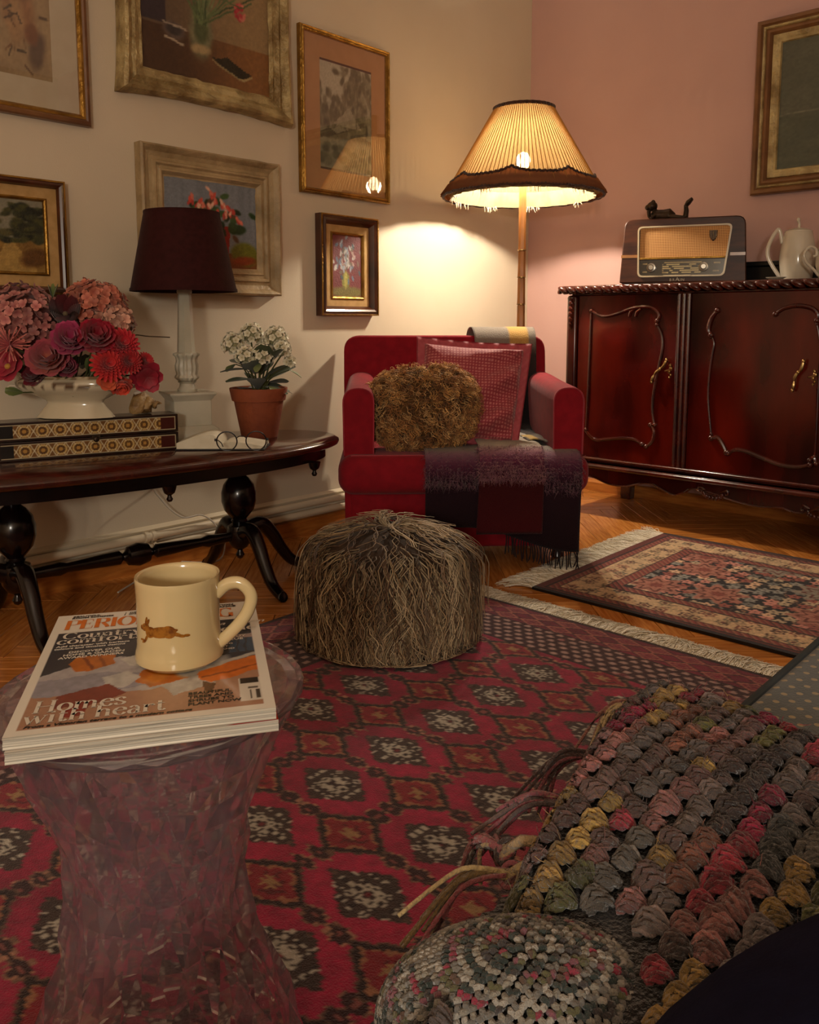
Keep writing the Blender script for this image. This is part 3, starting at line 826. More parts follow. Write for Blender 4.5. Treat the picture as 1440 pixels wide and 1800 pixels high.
for j in range(m_ - 1):
    a = 2 * j
    F += [(a, a + 2, a + 3, a + 1), (2 * m_ + a, 2 * m_ + a + 1, 2 * m_ + a + 3, 2 * m_ + a + 2), (a, 2 * m_ + a, 2 * m_ + a + 2, a + 2), (a + 1, a + 3, 2 * m_ + a + 3, 2 * m_ + a + 1)]
ap = mb.add(V, F).build('apron', M['mahog'], sb, angle=30)
mb = MB().tube([(x, -0.017, z + 0.004) for x, z in full], 0.004, 6)
for (x, z) in ((0.64, 0.165), (MID, 0.15), (SW - 0.64, 0.165)):
    for k in range(9):
        a = pi + pi * k / 8
        mb.ell((x + 0.036 * cos(a), -0.02, z + 0.016 * sin(a)), (0.008, 0.006, 0.010), nu=8, nv=5)
    for sx in (-1, 1): mb.tube(smooth([(x + sx * 0.03, -0.019, z + 0.012), (x + sx * 0.052, -0.019, z + 0.022), (x + sx * 0.058, -0.019, z + 0.006), (x + sx * 0.048, -0.019, z + 0.004)], 4), 0.004, 6)
mb.build('apron_carving', M['mahog_trim'], ap)
for sx in (-1, 1):
    MB().box((MID + sx * (MID - 0.012), SD / 2, 0.17), (0.02, SD - 0.04, 0.075)).build('side_apron', M['mahog'], sb, bevel=0.003)
for x in (0.018, SW - 0.018):
    MB().tube(smooth([(x, 0.01, 0.205), (x, 0.0, 0.15), (x, 0.012, 0.07), (x, 0.004, 0.012), (x, -0.004, 0.0)], 5), [*np.linspace(0.028, 0.014, 16), 0.016, 0.018, 0.02, 0.02, 0.019], 10).build('leg', M['mahog_trim'], sb)
for x in (0.07, SW - 0.07):
    MB().prism([(x - 0.026, 0), (x + 0.022, 0), (x + 0.028, 0.17), (x - 0.028, 0.17)], 0.365, 0.412, 'y').build('leg', M['mahog_trim'], sb, bevel=0.004)

# ---------------------------------------------------------------- vintage radio on the sideboard
rp = on_y(1089, 490, -0.425)
RW, RH, RD = 0.485, 0.262, 0.19
ra = thing('vintage_radio', 'vintage wooden valve radio with tan speaker cloth on the sideboard', 'radio', (rp[0], -0.425, TOP), radians(22))
def rr_poly(pts, r, k=5):
    """round the corners of a convex polygon"""
    out = []
    n = len(pts)
    for i in range(n):
        p, a, b = np.array(pts[i], float), np.array(pts[i - 1], float), np.array(pts[(i + 1) % n], float)
        u, v = (a - p) / np.linalg.norm(a - p), (b - p) / np.linalg.norm(b - p)
        rad = r[i] if hasattr(r, '__len__') else r
        for t in np.linspace(0, 1, k):
            q0, q1 = p + u * rad, p + v * rad
            out.append(tuple((1 - t) ** 2 * q0 + 2 * t * (1 - t) * p + t * t * q1))
    return out
body = rr_poly([(0, 0.008), (RW, 0.008), (RW - 0.012, RH), (0.016, RH)], [0.006, 0.006, 0.034, 0.03])
MB().prism(body, 0.0, RD, 'y').build('cabinet', M['radio_wood'], ra, bevel=0.007, seg=3)
MB().box((RW / 2, RD / 2, 0.005), (RW - 0.02, RD - 0.02, 0.01)).build('foot_board', M['black_box'], ra, angle=None)
mb = MB()
for xx, ww in ((0.038, 0.066), (RW - 0.036, 0.056)): MB().box((xx, -0.0005, 0.115), (ww, 0.003, 0.012)).build('inlay_band', M['radio_inlay'], ra, angle=None)
bez = rr_poly([(0.072, 0.030), (RW - 0.082, 0.030), (RW - 0.058, RH - 0.03), (0.068, RH - 0.03)], 0.02, 6)
inn = rr_poly([(0.078, 0.036), (RW - 0.088, 0.036), (RW - 0.065, RH - 0.036), (0.074, RH - 0.036)], 0.017, 6)
n = len(bez)
V = [(a, -0.001, b) for a, b in bez] + [(a, -0.011, b) for a, b in bez] + [(a, -0.011, b) for a, b in inn] + [(a, -0.002, b) for a, b in inn]
F = [(k * n + j, k * n + (j + 1) % n, (k + 1) * n + (j + 1) % n, (k + 1) * n + j) for k in range(3) for j in range(n)]
MB().add(V, F).build('bezel', M['ivory'], ra, angle=30)
def clip_x(z):                                     # right limit of the opening
    return RW - 0.088 + (0.023) * (z - 0.036) / (RH - 0.072)
def radio_sheet(name, m, z0, z1, y, fn, nx=150, nz=70):
    u, v = np.meshgrid(np.linspace(0, 1, nx), np.linspace(0, 1, nz))
    Z = z0 + (z1 - z0) * v
    X = 0.078 + (clip_x(Z) - 0.078) * u
    return fast_grid(name, np.stack([X, np.full_like(X, y), Z], -1), fn(X, Z, u, v), m, ra)
def f_gr(X, Z, u, v):
    k = 0.5 + 0.5 * np.sin((X + Z) * 480) * np.sin((X - Z) * 480)
    return mixc('86542a', 'dfab6c', sm(0.25, 0.6, k))
radio_sheet('speaker_cloth', M['grille'], 0.108, RH - 0.036, -0.003, f_gr, 220, 90)
def f_dial(X, Z, u, v):
    a = np.ones(X.shape + (3,)) * rgb('14100c')
    row = np.floor(v * 8)
    on = (row >= 1) & (row <= 6) & (u > 0.28) & (u < 0.74) & (np.abs(v * 8 - row - 0.5) < 0.3) & (_hash(np.floor(u * 26 + row * 0.7).astype(int), row.astype(int), 5) > 0.35)
    a[on] = rgb('9a8a60')
    small = ((u < 0.1) | (u > 0.88)) & ((np.abs(v - 0.25) < 0.05) | (np.abs(v - 0.75) < 0.05)) & (u > 0.04) & (u < 0.95)
    a[small] = rgb('7a6c4c')
    return a
radio_sheet('dial', M['dial'], 0.036, 0.098, -0.004, f_dial, 160, 40)
MB().box(((0.078 + clip_x(0.104)) / 2, -0.006, 0.104), (clip_x(0.104) - 0.078, 0.008, 0.007)).build('gold_strip', M['gold'], ra, bevel=0.001)
MB().box((0.225, -0.010, 0.034), (0.105, 0.008, 0.006)).build('ivory_keys', M['ivory'], ra, bevel=0.001)
for x in (0.125, 0.325):
    MB().lathe([(0.001, 0.018), (0.009, 0.018), (0.011, 0.013), (0.0175, 0.012), (0.0185, 0.009), (0.0185, 0.0), (0.001, 0.0)], 22, T=Tm((x, -0.004, 0.068), (pi / 2, 0, 0))).build('knob', M['steel'], ra)
sh = [(0.342, 0.208), (0.372, 0.208), (0.371, 0.185), (0.365, 0.172), (0.357, 0.166), (0.349, 0.172), (0.343, 0.185)]
e_ = MB().prism(sh, -0.0085, -0.003, 'y').build('emblem', M['bronze'], ra, bevel=0.001)
MB().tube([(0.357, -0.009, 0.204), (0.357, -0.009, 0.172)], 0.004, 8).tube(smooth([(0.344, -0.009, 0.206), (0.345, -0.009, 0.186), (0.357, -0.009, 0.169), (0.369, -0.009, 0.186), (0.370, -0.009, 0.206)], 5), 0.0016, 6).build('emblem_rim', M['steel'], e_)

def text_mesh(name, body, size, m, parent, M4, extr=0.0003, align='LEFT', shear=0.0, bold=0.0, sx=1.0):
    cu = bpy.data.curves.new(name, 'FONT')
    cu.body = body; cu.size = size; cu.extrude = extr; cu.align_x = align; cu.shear = shear; cu.offset = bold; cu.resolution_u = 2
    t = bpy.data.objects.new(name, cu); COL.objects.link(t)
    me = bpy.data.meshes.new_from_object(t.evaluated_get(bpy.context.evaluated_depsgraph_get()))
    COL.objects.unlink(t); bpy.data.objects.remove(t)
    me.transform(Matrix.Scale(sx, 4, (1, 0, 0))); me.transform(M4)
    me.materials.clear()
    return link_mesh(name, me, m, parent, None)
for i, (ch, hgt) in enumerate((('B', 1), ('R', 1), ('A', 1.45), ('U', 1), ('N', 1))):
    text_mesh('maker_lettering', ch, 0.0145 * hgt, M['ivory'], ra, Matrix.Translation((0.197 + i * 0.0115, -0.0008, 0.0135)) @ Matrix.Rotation(pi / 2, 4, 'X'), 0.0006)

# reclining frog figurine on the radio: one continuous body
fp = np.array(ra.location) + np.array([0, 0, RH + 0.0])
ux = np.array([cos(radians(22)), sin(radians(22)), 0]); uy = np.array([-sin(radians(22)), cos(radians(22)), 0])
fg = thing('frog_figurine', 'small dark bronze frog figurine lying on top of the radio with its feet up', 'figurine', tuple(fp + ux * 0.112 + uy * 0.075), radians(22))
fs = 0.134
def fv(x, y, z): return (x * fs, y * fs, z * fs)
mb = MB()
mb.tube([fv(0.03, 0, 0.27), fv(0.16, 0, 0.17), fv(0.36, 0, 0.15), fv(0.52, 0, 0.16), fv(0.68, 0, 0.1)], [0.10 * fs, 0.17 * fs, 0.18 * fs, 0.20 * fs, 0.10 * fs], 14)
mb.ell(fv(0.02, 0, 0.44), (0.16 * fs, 0.19 * fs, 0.15 * fs)); mb.ell(fv(-0.08, 0, 0.41), (0.12 * fs, 0.15 * fs, 0.10 * fs))
for s_ in (-1, 1):
    mb.ell(fv(0.05, s_ * 0.09, 0.56), (0.065 * fs,) * 3, nu=10, nv=7)
    mb.tube([fv(0.14, s_ * 0.12, 0.2), fv(0.0, s_ * 0.2, 0.045), fv(-0.06, s_ * 0.14, 0.12), fv(-0.08, s_ * 0.1, 0.3)], [0.06 * fs, 0.055 * fs, 0.045 * fs, 0.055 * fs], 8)
    mb.tube([fv(0.55, s_ * 0.1, 0.1), fv(0.85, s_ * 0.15, 0.06), fv(1.02, s_ * 0.12, 0.06)], [0.09 * fs, 0.065 * fs, 0.045 * fs], 8)
    mb.tube([fv(1.0, s_ * 0.12, 0.06), fv(1.02, s_ * 0.1, 0.28), fv(1.0, s_ * 0.08, 0.42)], [0.075 * fs, 0.07 * fs, 0.06 * fs], 8)
    mb.tube([fv(0.98, s_ * 0.08, 0.38), fv(1.06, s_ * 0.08, 0.50), fv(1.18, s_ * 0.1, 0.62)], [0.07 * fs, 0.12 * fs, 0.07 * fs], 8, flat=0.6)
b_ = mb.build('body', M['bronze'], fg, angle=180)
md = b_.modifiers.new('join', 'REMESH'); md.mode = 'VOXEL'; md.voxel_size = 0.0022; md.use_smooth_shade = True

# white china on the sideboard
cp = on_y(1400, 487, -0.27)
k_ = 0.00208
pot = thing('coffee_pot', 'tall white china coffee pot with a long loop handle on the sideboard', 'coffee pot', (cp[0], -0.27, TOP), radians(25))
b_ = MB().lathe([(0.0, 0.0), (0.05, 0.0), (0.053, 0.004), (0.06, 0.05), (0.0625, 0.08), (0.06, 0.12), (0.052, 0.16), (0.047, 0.182), (0.045, 0.184), (0.04, 0.182), (0.0, 0.18)], 36).build('body', M['ceramic_white'], pot)
MB().tube(smooth([(-0.05, 0, 0.01), (-0.066, 0, 0.03), (-0.098, 0, 0.085), (-0.102, 0, 0.125), (-0.088, 0, 0.165), (-0.072, 0, 0.190), (-0.066, 0, 0.188), (-0.060, 0, 0.17), (-0.054, 0, 0.14)], 6), 0.0055, 10, flat=1.3).build('handle', M['ceramic_white'], pot)
MB().tube(smooth([(0.055, 0, 0.06), (0.075, 0, 0.09), (0.088, 0, 0.14), (0.104, 0, 0.182)], 6), np.linspace(0.016, 0.007, 19), 12).build('spout', M['ceramic_white'], pot)
l_ = MB().lathe([(0.0, 0.198), (0.018, 0.195), (0.038, 0.189), (0.0475, 0.184), (0.0475, 0.181), (0.0, 0.181)], 32).build('lid', M['ceramic_white'], pot)
MB().tube(smooth([(0, 0, 0.195), (0.001, 0, 0.21), (-0.003, 0, 0.223), (-0.001, 0, 0.232)], 4), [0.0045] * 6 + [0.005, 0.0055, 0.006, 0.0065, 0.0066, 0.0055, 0.003], 10).build('finial', M['ceramic_white'], l_)
jp = on_y(1458, 487, -0.37)
jug = thing('cream_jug', 'white china cream jug with a curled handle in front of the coffee pot', 'jug', (jp[0], -0.37, TOP), radians(35))
MB().lathe([(0.0, 0.0), (0.03, 0.0), (0.034, 0.004), (0.046, 0.045), (0.046, 0.075), (0.037, 0.11), (0.037, 0.116), (0.033, 0.114), (0.040, 0.07), (0.03, 0.01), (0.0, 0.008)], 32).build('body', M['ceramic_white'], jug)
MB().tube(smooth([(-0.036, 0, 0.012), (-0.05, 0, 0.03), (-0.078, 0, 0.058), (-0.088, 0, 0.088), (-0.07, 0, 0.112), (-0.05, 0, 0.105), (-0.046, 0, 0.085), (-0.056, 0, 0.08)], 7), 0.0048, 10).build('handle', M['ceramic_white'], jug)
MB().tube(smooth([(0.03, 0, 0.09), (0.042, 0, 0.112), (0.052, 0, 0.122)], 4), np.linspace(0.012, 0.004, 9), 10).build('spout', M['ceramic_white'], jug)
dp = on_y(1366, 486, -0.43)
MBt = MB().lathe([(0.0, 0.0), (0.018, 0.0), (0.034, 0.008), (0.035, 0.0095), (0.032, 0.009), (0.017, 0.003), (0.0, 0.003)], 26).build('small_dish', M['ceramic_white'])
MBt.location = (dp[0], -0.44, TOP)
tag(MBt, 'small white china dish left of the coffee pot on the sideboard', 'dish')
bx = on_y(1306, 470, -0.09)
bt = thing('long_box', 'low black lacquered box at the back of the sideboard behind the coffee pot', 'box', (bx[0] - 0.05, -0.165, TOP))
MB().box((0.26, 0.07, 0.034), (0.52, 0.13, 0.068)).build('box_body', M['black_box'], bt, bevel=0.003)
MB().box((0.26, 0.07, 0.078), (0.526, 0.136, 0.02)).build('box_lid', M['black_box'], bt, bevel=0.004)

# ---------------------------------------------------------------- standard lamp
LX, LY = 0.45, -0.69
fl = thing('floor_lamp', 'lit wooden standard lamp with a pleated cream shade edged in brown, behind the armchair', 'floor lamp', (LX, LY, 0), radians(40))
m = bpy.data.materials.new('pleated_silk'); m.use_nodes = True
nt = m.node_tree; N_ = nt.nodes; K_ = nt.links
N_.remove(N_['Principled BSDF'])
di = N_.new('ShaderNodeBsdfDiffuse'); di.inputs[0].default_value = lin('c0a47c') + (1,)
tr = N_.new('ShaderNodeBsdfTranslucent'); tr.inputs[0].default_value = lin('644e2e') + (1,)
tp = N_.new('ShaderNodeBsdfTransparent'); tp.inputs[0].default_value = (1, 0.86, 0.62, 1)
x1 = N_.new('ShaderNodeMixShader'); x1.inputs[0].default_value = 0.45
x2 = N_.new('ShaderNodeMixShader'); x2.inputs[0].default_value = 0.065
K_.new(di.outputs[0], x1.inputs[1]); K_.new(tr.outputs[0], x1.inputs[2]); K_.new(x1.outputs[0], x2.inputs[1]); K_.new(tp.outputs[0], x2.inputs[2])
K_.new(x2.outputs[0], N_['Material Output'].inputs['Surface'])
M['silk'] = m
m = bpy.data.materials.new('ruched_brown_silk'); m.use_nodes = True
nt = m.node_tree; N_ = nt.nodes; K_ = nt.links
N_.remove(N_['Principled BSDF'])
di = N_.new('ShaderNodeBsdfDiffuse'); di.inputs[0].default_value = lin('96684c') + (1,)
tr = N_.new('ShaderNodeBsdfTranslucent'); tr.inputs[0].default_value = lin('a8683e') + (1,)
x1 = N_.new('ShaderNodeMixShader'); x1.inputs[0].default_value = 0.5
K_.new(di.outputs[0], x1.inputs[1]); K_.new(tr.outputs[0], x1.inputs[2]); K_.new(x1.outputs[0], N_['Material Output'].inputs['Surface'])
M['ruche'] = m
m = bpy.data.materials.new('lit_bulb'); m.use_nodes = True
m.node_tree.nodes['Principled BSDF'].inputs['Emission Color'].default_value = (1, 0.86, 0.66, 1)
m.node_tree.nodes['Principled BSDF'].inputs['Emission Strength'].default_value = 120
M['bulb'] = m
ZB, ZT, RB, RTp = 1.338, 1.668, 0.310, 0.119
NP = 104
def pleat(a, z): return 1 + 0.016 * (1 if int(round(a / (2 * pi) * NP * 2)) % 2 else -1)
def shade_r(z): return RTp + (RB - RTp) * (ZT - z) / (ZT - ZB)
zs = np.linspace(ZB, ZT, 7)
sh_ = MB().lathe([(shade_r(z), z) for z in zs], NP * 2, rf=pleat, caps=False).build('lamp_shade', M['silk'], fl, angle=None, recalc=False)
MB().lathe([(RTp - 0.004, ZT - 0.006), (RTp + 0.006, ZT - 0.007), (RTp + 0.007, ZT + 0.006), (RTp - 0.003, ZT + 0.007), (RTp - 0.004, ZT - 0.006)], 64, caps=False, rf=lambda a, z: 1 + 0.012 * sin(a * 31)).build('top_braid', M['braid'], sh_)
qa = np.arange(NP) * 2 * pi / NP
zr = np.linspace(ZB + 0.01, ZT - 0.004, 5)
rr0 = np.array([shade_r(z) for z in zr]) * 1.017
strands('pleat_shade_lines', np.stack([rr0[None] * np.cos(qa)[:, None], rr0[None] * np.sin(qa)[:, None], np.repeat(zr[None], NP, 0)], -1), np.full((NP, 5), 0.0018), np.repeat(rgb('b8823f')[None], NP, 0), M['fringe'], sh_)  # added cords imitating the shade lines where lamplit pleats overlap
# ruched brown band with a scalloped upper edge
V, F = [], []
n = 288
for j in range(n):
    a = 2 * pi * j / n
    sc_ = abs(((a / (2 * pi) * 8 + 0.30) % 1) - 0.5) * 2            # 0 mid, 1 at the peaks
    zt = ZB + 0.040 + 0.022 * sc_ ** 3
    rw = 0.008 * (1 if j % 2 else -1) + 0.005 * sin(a * 37 + 1)
    for t, off in ((0, -0.002), (0.12, 0.016), (0.5, 0.012), (0.9, 0.009), (1.0, 0.003)):
        z = ZB - 0.014 + (zt - ZB + 0.014) * t
        r = shade_r(z) + off + rw * (0.35 if t in (0, 1.0) else 0.6)
        V.append((r * cos(a), r * sin(a), z))
for j in range(n):
    for k in range(4):
        F.append((j * 5 + k, ((j + 1) % n) * 5 + k, ((j + 1) % n) * 5 + k + 1, j * 5 + k + 1))
bd = MB().add(V, F).build('ruched_band', M['ruche'], sh_, angle=180, recalc=False)
edge = []
for j in range(n + 1):
    a = 2 * pi * j / n
    sc_ = abs(((a / (2 * pi) * 8 + 0.30) % 1) - 0.5) * 2
    zt = ZB + 0.040 + 0.022 * sc_ ** 3
    edge.append(((shade_r(zt) + 0.009) * cos(a), (shade_r(zt) + 0.009) * sin(a), zt + 0.002 * sin(a * 90)))
MB().tube(edge, 0.0055, 6, caps=False).tube([((RB + 0.014) * cos(2 * pi * j / 96), (RB + 0.014) * sin(2 * pi * j / 96), ZB - 0.012 + 0.002 * sin(j * 1.7)) for j in range(97)], 0.006, 6, caps=False).build('braid_edge', M['braid'], bd)
# loose inner lining with a frayed hem
M['lining'] = mat('lining_cloth', '86795f', 0.9, '7c7056', 20, spec=0.1)
MB().lathe([(shade_r(z) - 0.02, z - 0.018) for z in np.linspace(ZB, ZB + 0.06, 3)], 150, rf=lambda a, z: 1 + (0.015 * sin(a * 24) + 0.01 * sin(a * 41)) * (1 - (z - ZB) / 0.4), caps=False).build('shade_lining', M['lining'], sh_, angle=180, recalc=False)
pa, ra_, ca = [], [], []
for k in range(90):
    a = rng.choice([0.6, 1.4, 2.0, 2.6, 3.4, 4.1, 4.8, 5.5]) + rng.normal(0, 0.09)
    r0 = RB - 0.02
    p0 = np.array([r0 * cos(a), r0 * sin(a), ZB - 0.014])
    q = np.array([rng.normal(0, 0.006), rng.normal(0, 0.006), -rng.uniform(0.008, 0.026)])
    pa.append(np.stack([p0 + q * t + np.array([0, 0, -0.004 * t * t]) for t in np.linspace(0, 1, 4)])); ra_.append([0.0016, 0.0016, 0.0012, 0.0007]); ca.append(rgb('d8c8a6'))
strands('frayed_hem', np.array(pa), np.array(ra_), np.array(ca), M['fringe'], sh_)
# wire frame, bulb holder, bulb
mb = MB().tube([(0, 0, 1.40), (0, 0, 1.438)], 0.016, 14)
for k in range(3):
    a = 2 * pi * k / 3
    mb.tube([(0.012 * cos(a), 0.012 * sin(a), 1.41), (0.08 * cos(a), 0.08 * sin(a), ZT - 0.02), ((RTp - 0.004) * cos(a), (RTp - 0.004) * sin(a), ZT - 0.002)], 0.0022, 6)
mb.build('bulb_holder', M['brass'], fl)
MB().lathe([(0.0, 1.503), (0.015, 1.498), (0.026, 1.483), (0.029, 1.468), (0.025, 1.45), (0.014, 1.436), (0.012, 1.43)], 20).build('bulb', M['bulb'], fl)
# square tapering pole of banded sections, round foot
mb = MB()
sec = [(0.03, 0.40), (0.40, 0.66), (0.66, 0.78), (0.78, 0.89), (0.89, 1.0), (1.0, 1.11), (1.11, 1.41)]
for i, (z0, z1) in enumerate(sec):
    r0 = 0.019 - 0.003 * i / 6
    mb.lathe([(r0 * 0.9, z0), (r0 * 1.06, z0 + 0.004), (r0, z0 + 0.03), (r0 * 0.97, z1 - 0.006), (r0 * 0.85, z1 - 0.0015)], 8, phase=pi / 8)
mb.build('pole', M['lamp_wood'], fl, angle=30)
for z0, z1 in sec[:-1]: MB().lathe([(0.0165, z1 - 0.002), (0.0185, z1 - 0.001), (0.0185, z1 + 0.002), (0.0165, z1 + 0.003)], 16).build('pole_ring', M['brass'], fl)
MB().lathe([(0.0, 0.0), (0.135, 0.0), (0.14, 0.006), (0.138, 0.014), (0.09, 0.022), (0.04, 0.03), (0.022, 0.044), (0.0, 0.044)], 40).build('foot', M['lamp_wood'], fl)
# ---------------------------------------------------------------- crimson armchair, set diagonally in the corner
CHX, CHY, CRZ = 0.535, -1.215, radians(45)
ch = thing('armchair', 'crimson upholstered armchair in the corner under the lit lamp', 'armchair', (CHX, CHY, 0), CRZ)
CM = Matrix.Translation((CHX, CHY, 0)) @ Matrix.Rotation(CRZ, 4, 'Z')
def cw(x, y, z): return CM @ Vector((x, y, z))
def pads(name, c, d, m, parent, bev, seg=5, rot=(0, 0, 0), puff=0.0):
    me_ = MB()
    nx, ny, nz = 1, 1, 1
    o = me_.box((0, 0, 0), d).build(name, m, parent, angle=None, bevel=bev, seg=seg)
    o.modifiers['bevel'].limit_method = 'NONE'
    o.data.polygons.foreach_set('use_smooth', [True] * len(o.data.polygons))
    o.location = c; o.rotation_euler = rot
    return o
seat = pads('seat_cushion', (0, -0.04, 0.322), (0.825, 0.68, 0.132), M['red_velvet'], ch, 0.05, 6)
# piping line round the front of the cushion
MB().tube([(-0.37, -0.345, 0.0655), (0.37, -0.345, 0.0655)], 0.0028, 6).build('piping', M['red_piping'], seat).location = (0, 0.04, -0.002)
MB().box((0, -0.02, 0.168), (0.75, 0.62, 0.19)).build('base_frame', M['red_velvet'], ch, bevel=0.012, seg=3)
# raked back with rounded top corners
back = MB().prism(rr_poly([(-0.412, 0.14), (0.37, 0.14), (0.365, 0.765), (-0.412, 0.765)], [0.01, 0.01, 0.06, 0.06], 8), -0.065, 0.065, 'y').build('backrest', M['red_velvet'], ch, bevel=0.03, seg=4)
back.location = (0, 0.205, 0.0)
me = back.data
for v in me.vertices: v.co.y += (v.co.z - 0.3) * 0.10
# arms: rounded tops, dropping a little towards the front
for s_ in (-1, 1):
    prof = rr_poly([(-0.047, 0.12), (0.047, 0.12), (0.052, 0.608), (-0.052, 0.608)], [0.004, 0.004, 0.05, 0.05], 8)
    a_ = MB()
    ys = [-0.325, -0.30, -0.1, 0.1, 0.24]
    V, F = [], []
    n = len(prof)
    for y in ys:
        rise = 0.02 * sm(-0.3, 0.24, y)
        for x, z in prof: V.append((s_ * 0.345 + x * (1.0 if y > -0.32 else 0.97), y, z + rise * sm(0.3, 0.6, z) - (0.004 if y < -0.32 and z > 0.5 else 0)))
    for k in range(len(ys) - 1):
        F += [(k * n + j, k * n + (j + 1) % n, (k + 1) * n + (j + 1) % n, (k + 1) * n + j) for j in range(n)]
    F += [tuple(range(n)), tuple((len(ys) - 1) * n + j for j in range(n))]
    a_.add(V, F)
    arm = a_.build('arm', M['red_velvet'], ch, angle=50, bevel=0.008, seg=3)
    pth = [(s_ * 0.345 + x * 0.97, -0.326, z - (0.004 if z > 0.5 else 0)) for x, z in prof[9:-8] + prof[-8:]]
    pth = [q for q in pth if q[2] > 0.385]
    MB().tube([(s_ * 0.345 - 0.048, -0.326, 0.385)] + sorted(pth, key=lambda q: q[0]) + [(s_ * 0.345 + 0.048, -0.326, 0.385)], 0.0026, 6).build('piping', M['red_piping'], arm)
for (x, y) in ((-0.33, -0.27), (0.345, -0.20), (-0.3, 0.24), (0.3, 0.24)):
    MB().lathe([(0.0, 0.0), (0.018, 0.0), (0.024, 0.006), (0.02, 0.02), (0.017, 0.04), (0.026, 0.06), (0.034, 0.08), (0.036, 0.10), (0.03, 0.125), (0.026, 0.13), (0.034, 0.14), (0.034, 0.155), (0.0, 0.155)], 20, T=Tm((x, y, 0))).build('leg', M['mahog_trim'], ch)

# ---------------------------------------------------------------- mohair throw
th = thing('throw_blanket', 'plum, grey and yellow checked mohair throw with dark fringe draped over the armchair', 'blanket', (CHX, CHY, 0), CRZ)
def sheet(name, prof, x0, x1, colf, nx=40, ns=60, amp=0.006, seed=1, hem=None, flare=0.0):
    """cloth following a (y,z) profile from x0 to x1 (callables of s allowed)"""
    p = smooth([(0, a, b) for a, b in prof], 8)
    L_ = np.concatenate([[0], np.cumsum(np.linalg.norm(np.diff(p, axis=0), axis=1))])
    s = np.linspace(0, L_[-1], ns)
    Y, Z = np.interp(s, L_, p[:, 1]), np.interp(s, L_, p[:, 2])
    u = np.linspace(0, 1, nx)
    S_, U = np.meshgrid(s / L_[-1], u, indexing='ij')
    xa = x0(S_) if callable(x0) else x0; xb = x1(S_) if callable(x1) else x1
    X = xa + (xb - xa) * U
    YY = np.repeat(Y[:, None], nx, 1); ZZ = np.repeat(Z[:, None], nx, 1)
    if hem is not None:                                   # uneven lower hem: stretch the hanging part
        low = np.repeat((Z[-1]), nx); k = sm(0.6, 1.0, S_)
        ZZ = ZZ + k * (hem(X) - low)
    ty, tz = np.gradient(Y), np.gradient(Z); q = np.hypot(ty, tz) + 1e-9
    ny_, nz_ = -(tz / q), (ty / q)
    d = amp * (fbm(X * 16 + seed, S_ * 5, seed) - 0.5) * 2 + amp * 0.8 * np.sin(X * 46 + 3 * S_ + seed) * sm(0.55, 1, S_)
    sgn = 1 if nz_[0] < 0 else 1
    YY = YY - np.abs(d) * 1.0 * np.sign(ny_[:, None] + 1e-6) * -np.abs(ny_[:, None]); ZZ = ZZ + np.abs(d) * np.abs(nz_[:, None])
    YY = YY - np.abs(d) * np.abs(ny_[:, None])
    c = colf(X, S_, U)
    o = fast_grid(name, np.stack([X, YY, ZZ], -1), c, M['woven'], th)
    md = o.modifiers.new('solid', 'SOLIDIFY'); md.thickness = 0.004; md.offset = 0
    return o, np.stack([X, YY, ZZ], -1)
def ramp(t, stops):
    out = np.zeros(np.shape(t) + (3,))
    xs = [q[0] for q in stops]
    for k in range(3): out[..., k] = np.interp(t, xs, [rgb(q[1])[k] for q in stops])
    return out
# lower layer over the seat front, hanging to a slanted hem
prof = [(0.02, 0.397), (-0.18, 0.397), (-0.33, 0.399), (-0.388, 0.375), (-0.405, 0.325), (-0.395, 0.26), (-0.387, 0.17), (-0.385, 0.09)]
def hemz(x): return 0.155 - 0.085 * sm(0.0, 0.36, x)
def colA(X, S_, U):
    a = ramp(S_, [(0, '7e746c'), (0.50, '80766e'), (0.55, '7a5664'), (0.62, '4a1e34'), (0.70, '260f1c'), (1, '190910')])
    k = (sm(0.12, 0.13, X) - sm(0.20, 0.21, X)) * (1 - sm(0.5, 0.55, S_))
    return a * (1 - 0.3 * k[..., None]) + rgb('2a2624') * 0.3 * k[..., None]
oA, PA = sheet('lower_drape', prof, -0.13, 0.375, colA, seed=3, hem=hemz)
# folded flap on top, with its red square
prof = [(-0.02, 0.412), (-0.2, 0.413), (-0.33, 0.417), (-0.40, 0.392), (-0.42, 0.335), (-0.411, 0.26), (-0.403, 0.19), (-0.400, 0.135)]
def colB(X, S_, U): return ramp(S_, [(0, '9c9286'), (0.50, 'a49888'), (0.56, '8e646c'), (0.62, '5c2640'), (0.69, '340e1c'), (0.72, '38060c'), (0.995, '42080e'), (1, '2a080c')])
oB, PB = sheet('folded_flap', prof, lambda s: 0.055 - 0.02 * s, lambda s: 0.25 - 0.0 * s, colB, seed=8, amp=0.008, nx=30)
def colC(X, S_, U):
    a = ramp(S_, [(0, '7a7066'), (0.5, '6c625a'), (1, '3a3034')])
    k = sm(0.55, 0.58, U) - sm(0.86, 0.89, U)
    return a * (1 - k[..., None]) + rgb('b08a4c') * k[..., None]
# over the top of the back
prof = [(0.352, 0.52), (0.350, 0.72), (0.335, 0.775), (0.27, 0.795), (0.195, 0.785), (0.158, 0.73), (0.135, 0.50), (0.125, 0.42)]
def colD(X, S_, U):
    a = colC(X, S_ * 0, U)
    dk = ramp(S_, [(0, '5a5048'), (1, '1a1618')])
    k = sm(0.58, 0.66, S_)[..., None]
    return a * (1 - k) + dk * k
oC, PC = sheet('back_drape', prof, lambda s: 0.06 + 0.05 * s, lambda s: 0.325 - 0.0 * s, colD, seed=5, amp=0.004, nx=30, ns=50)
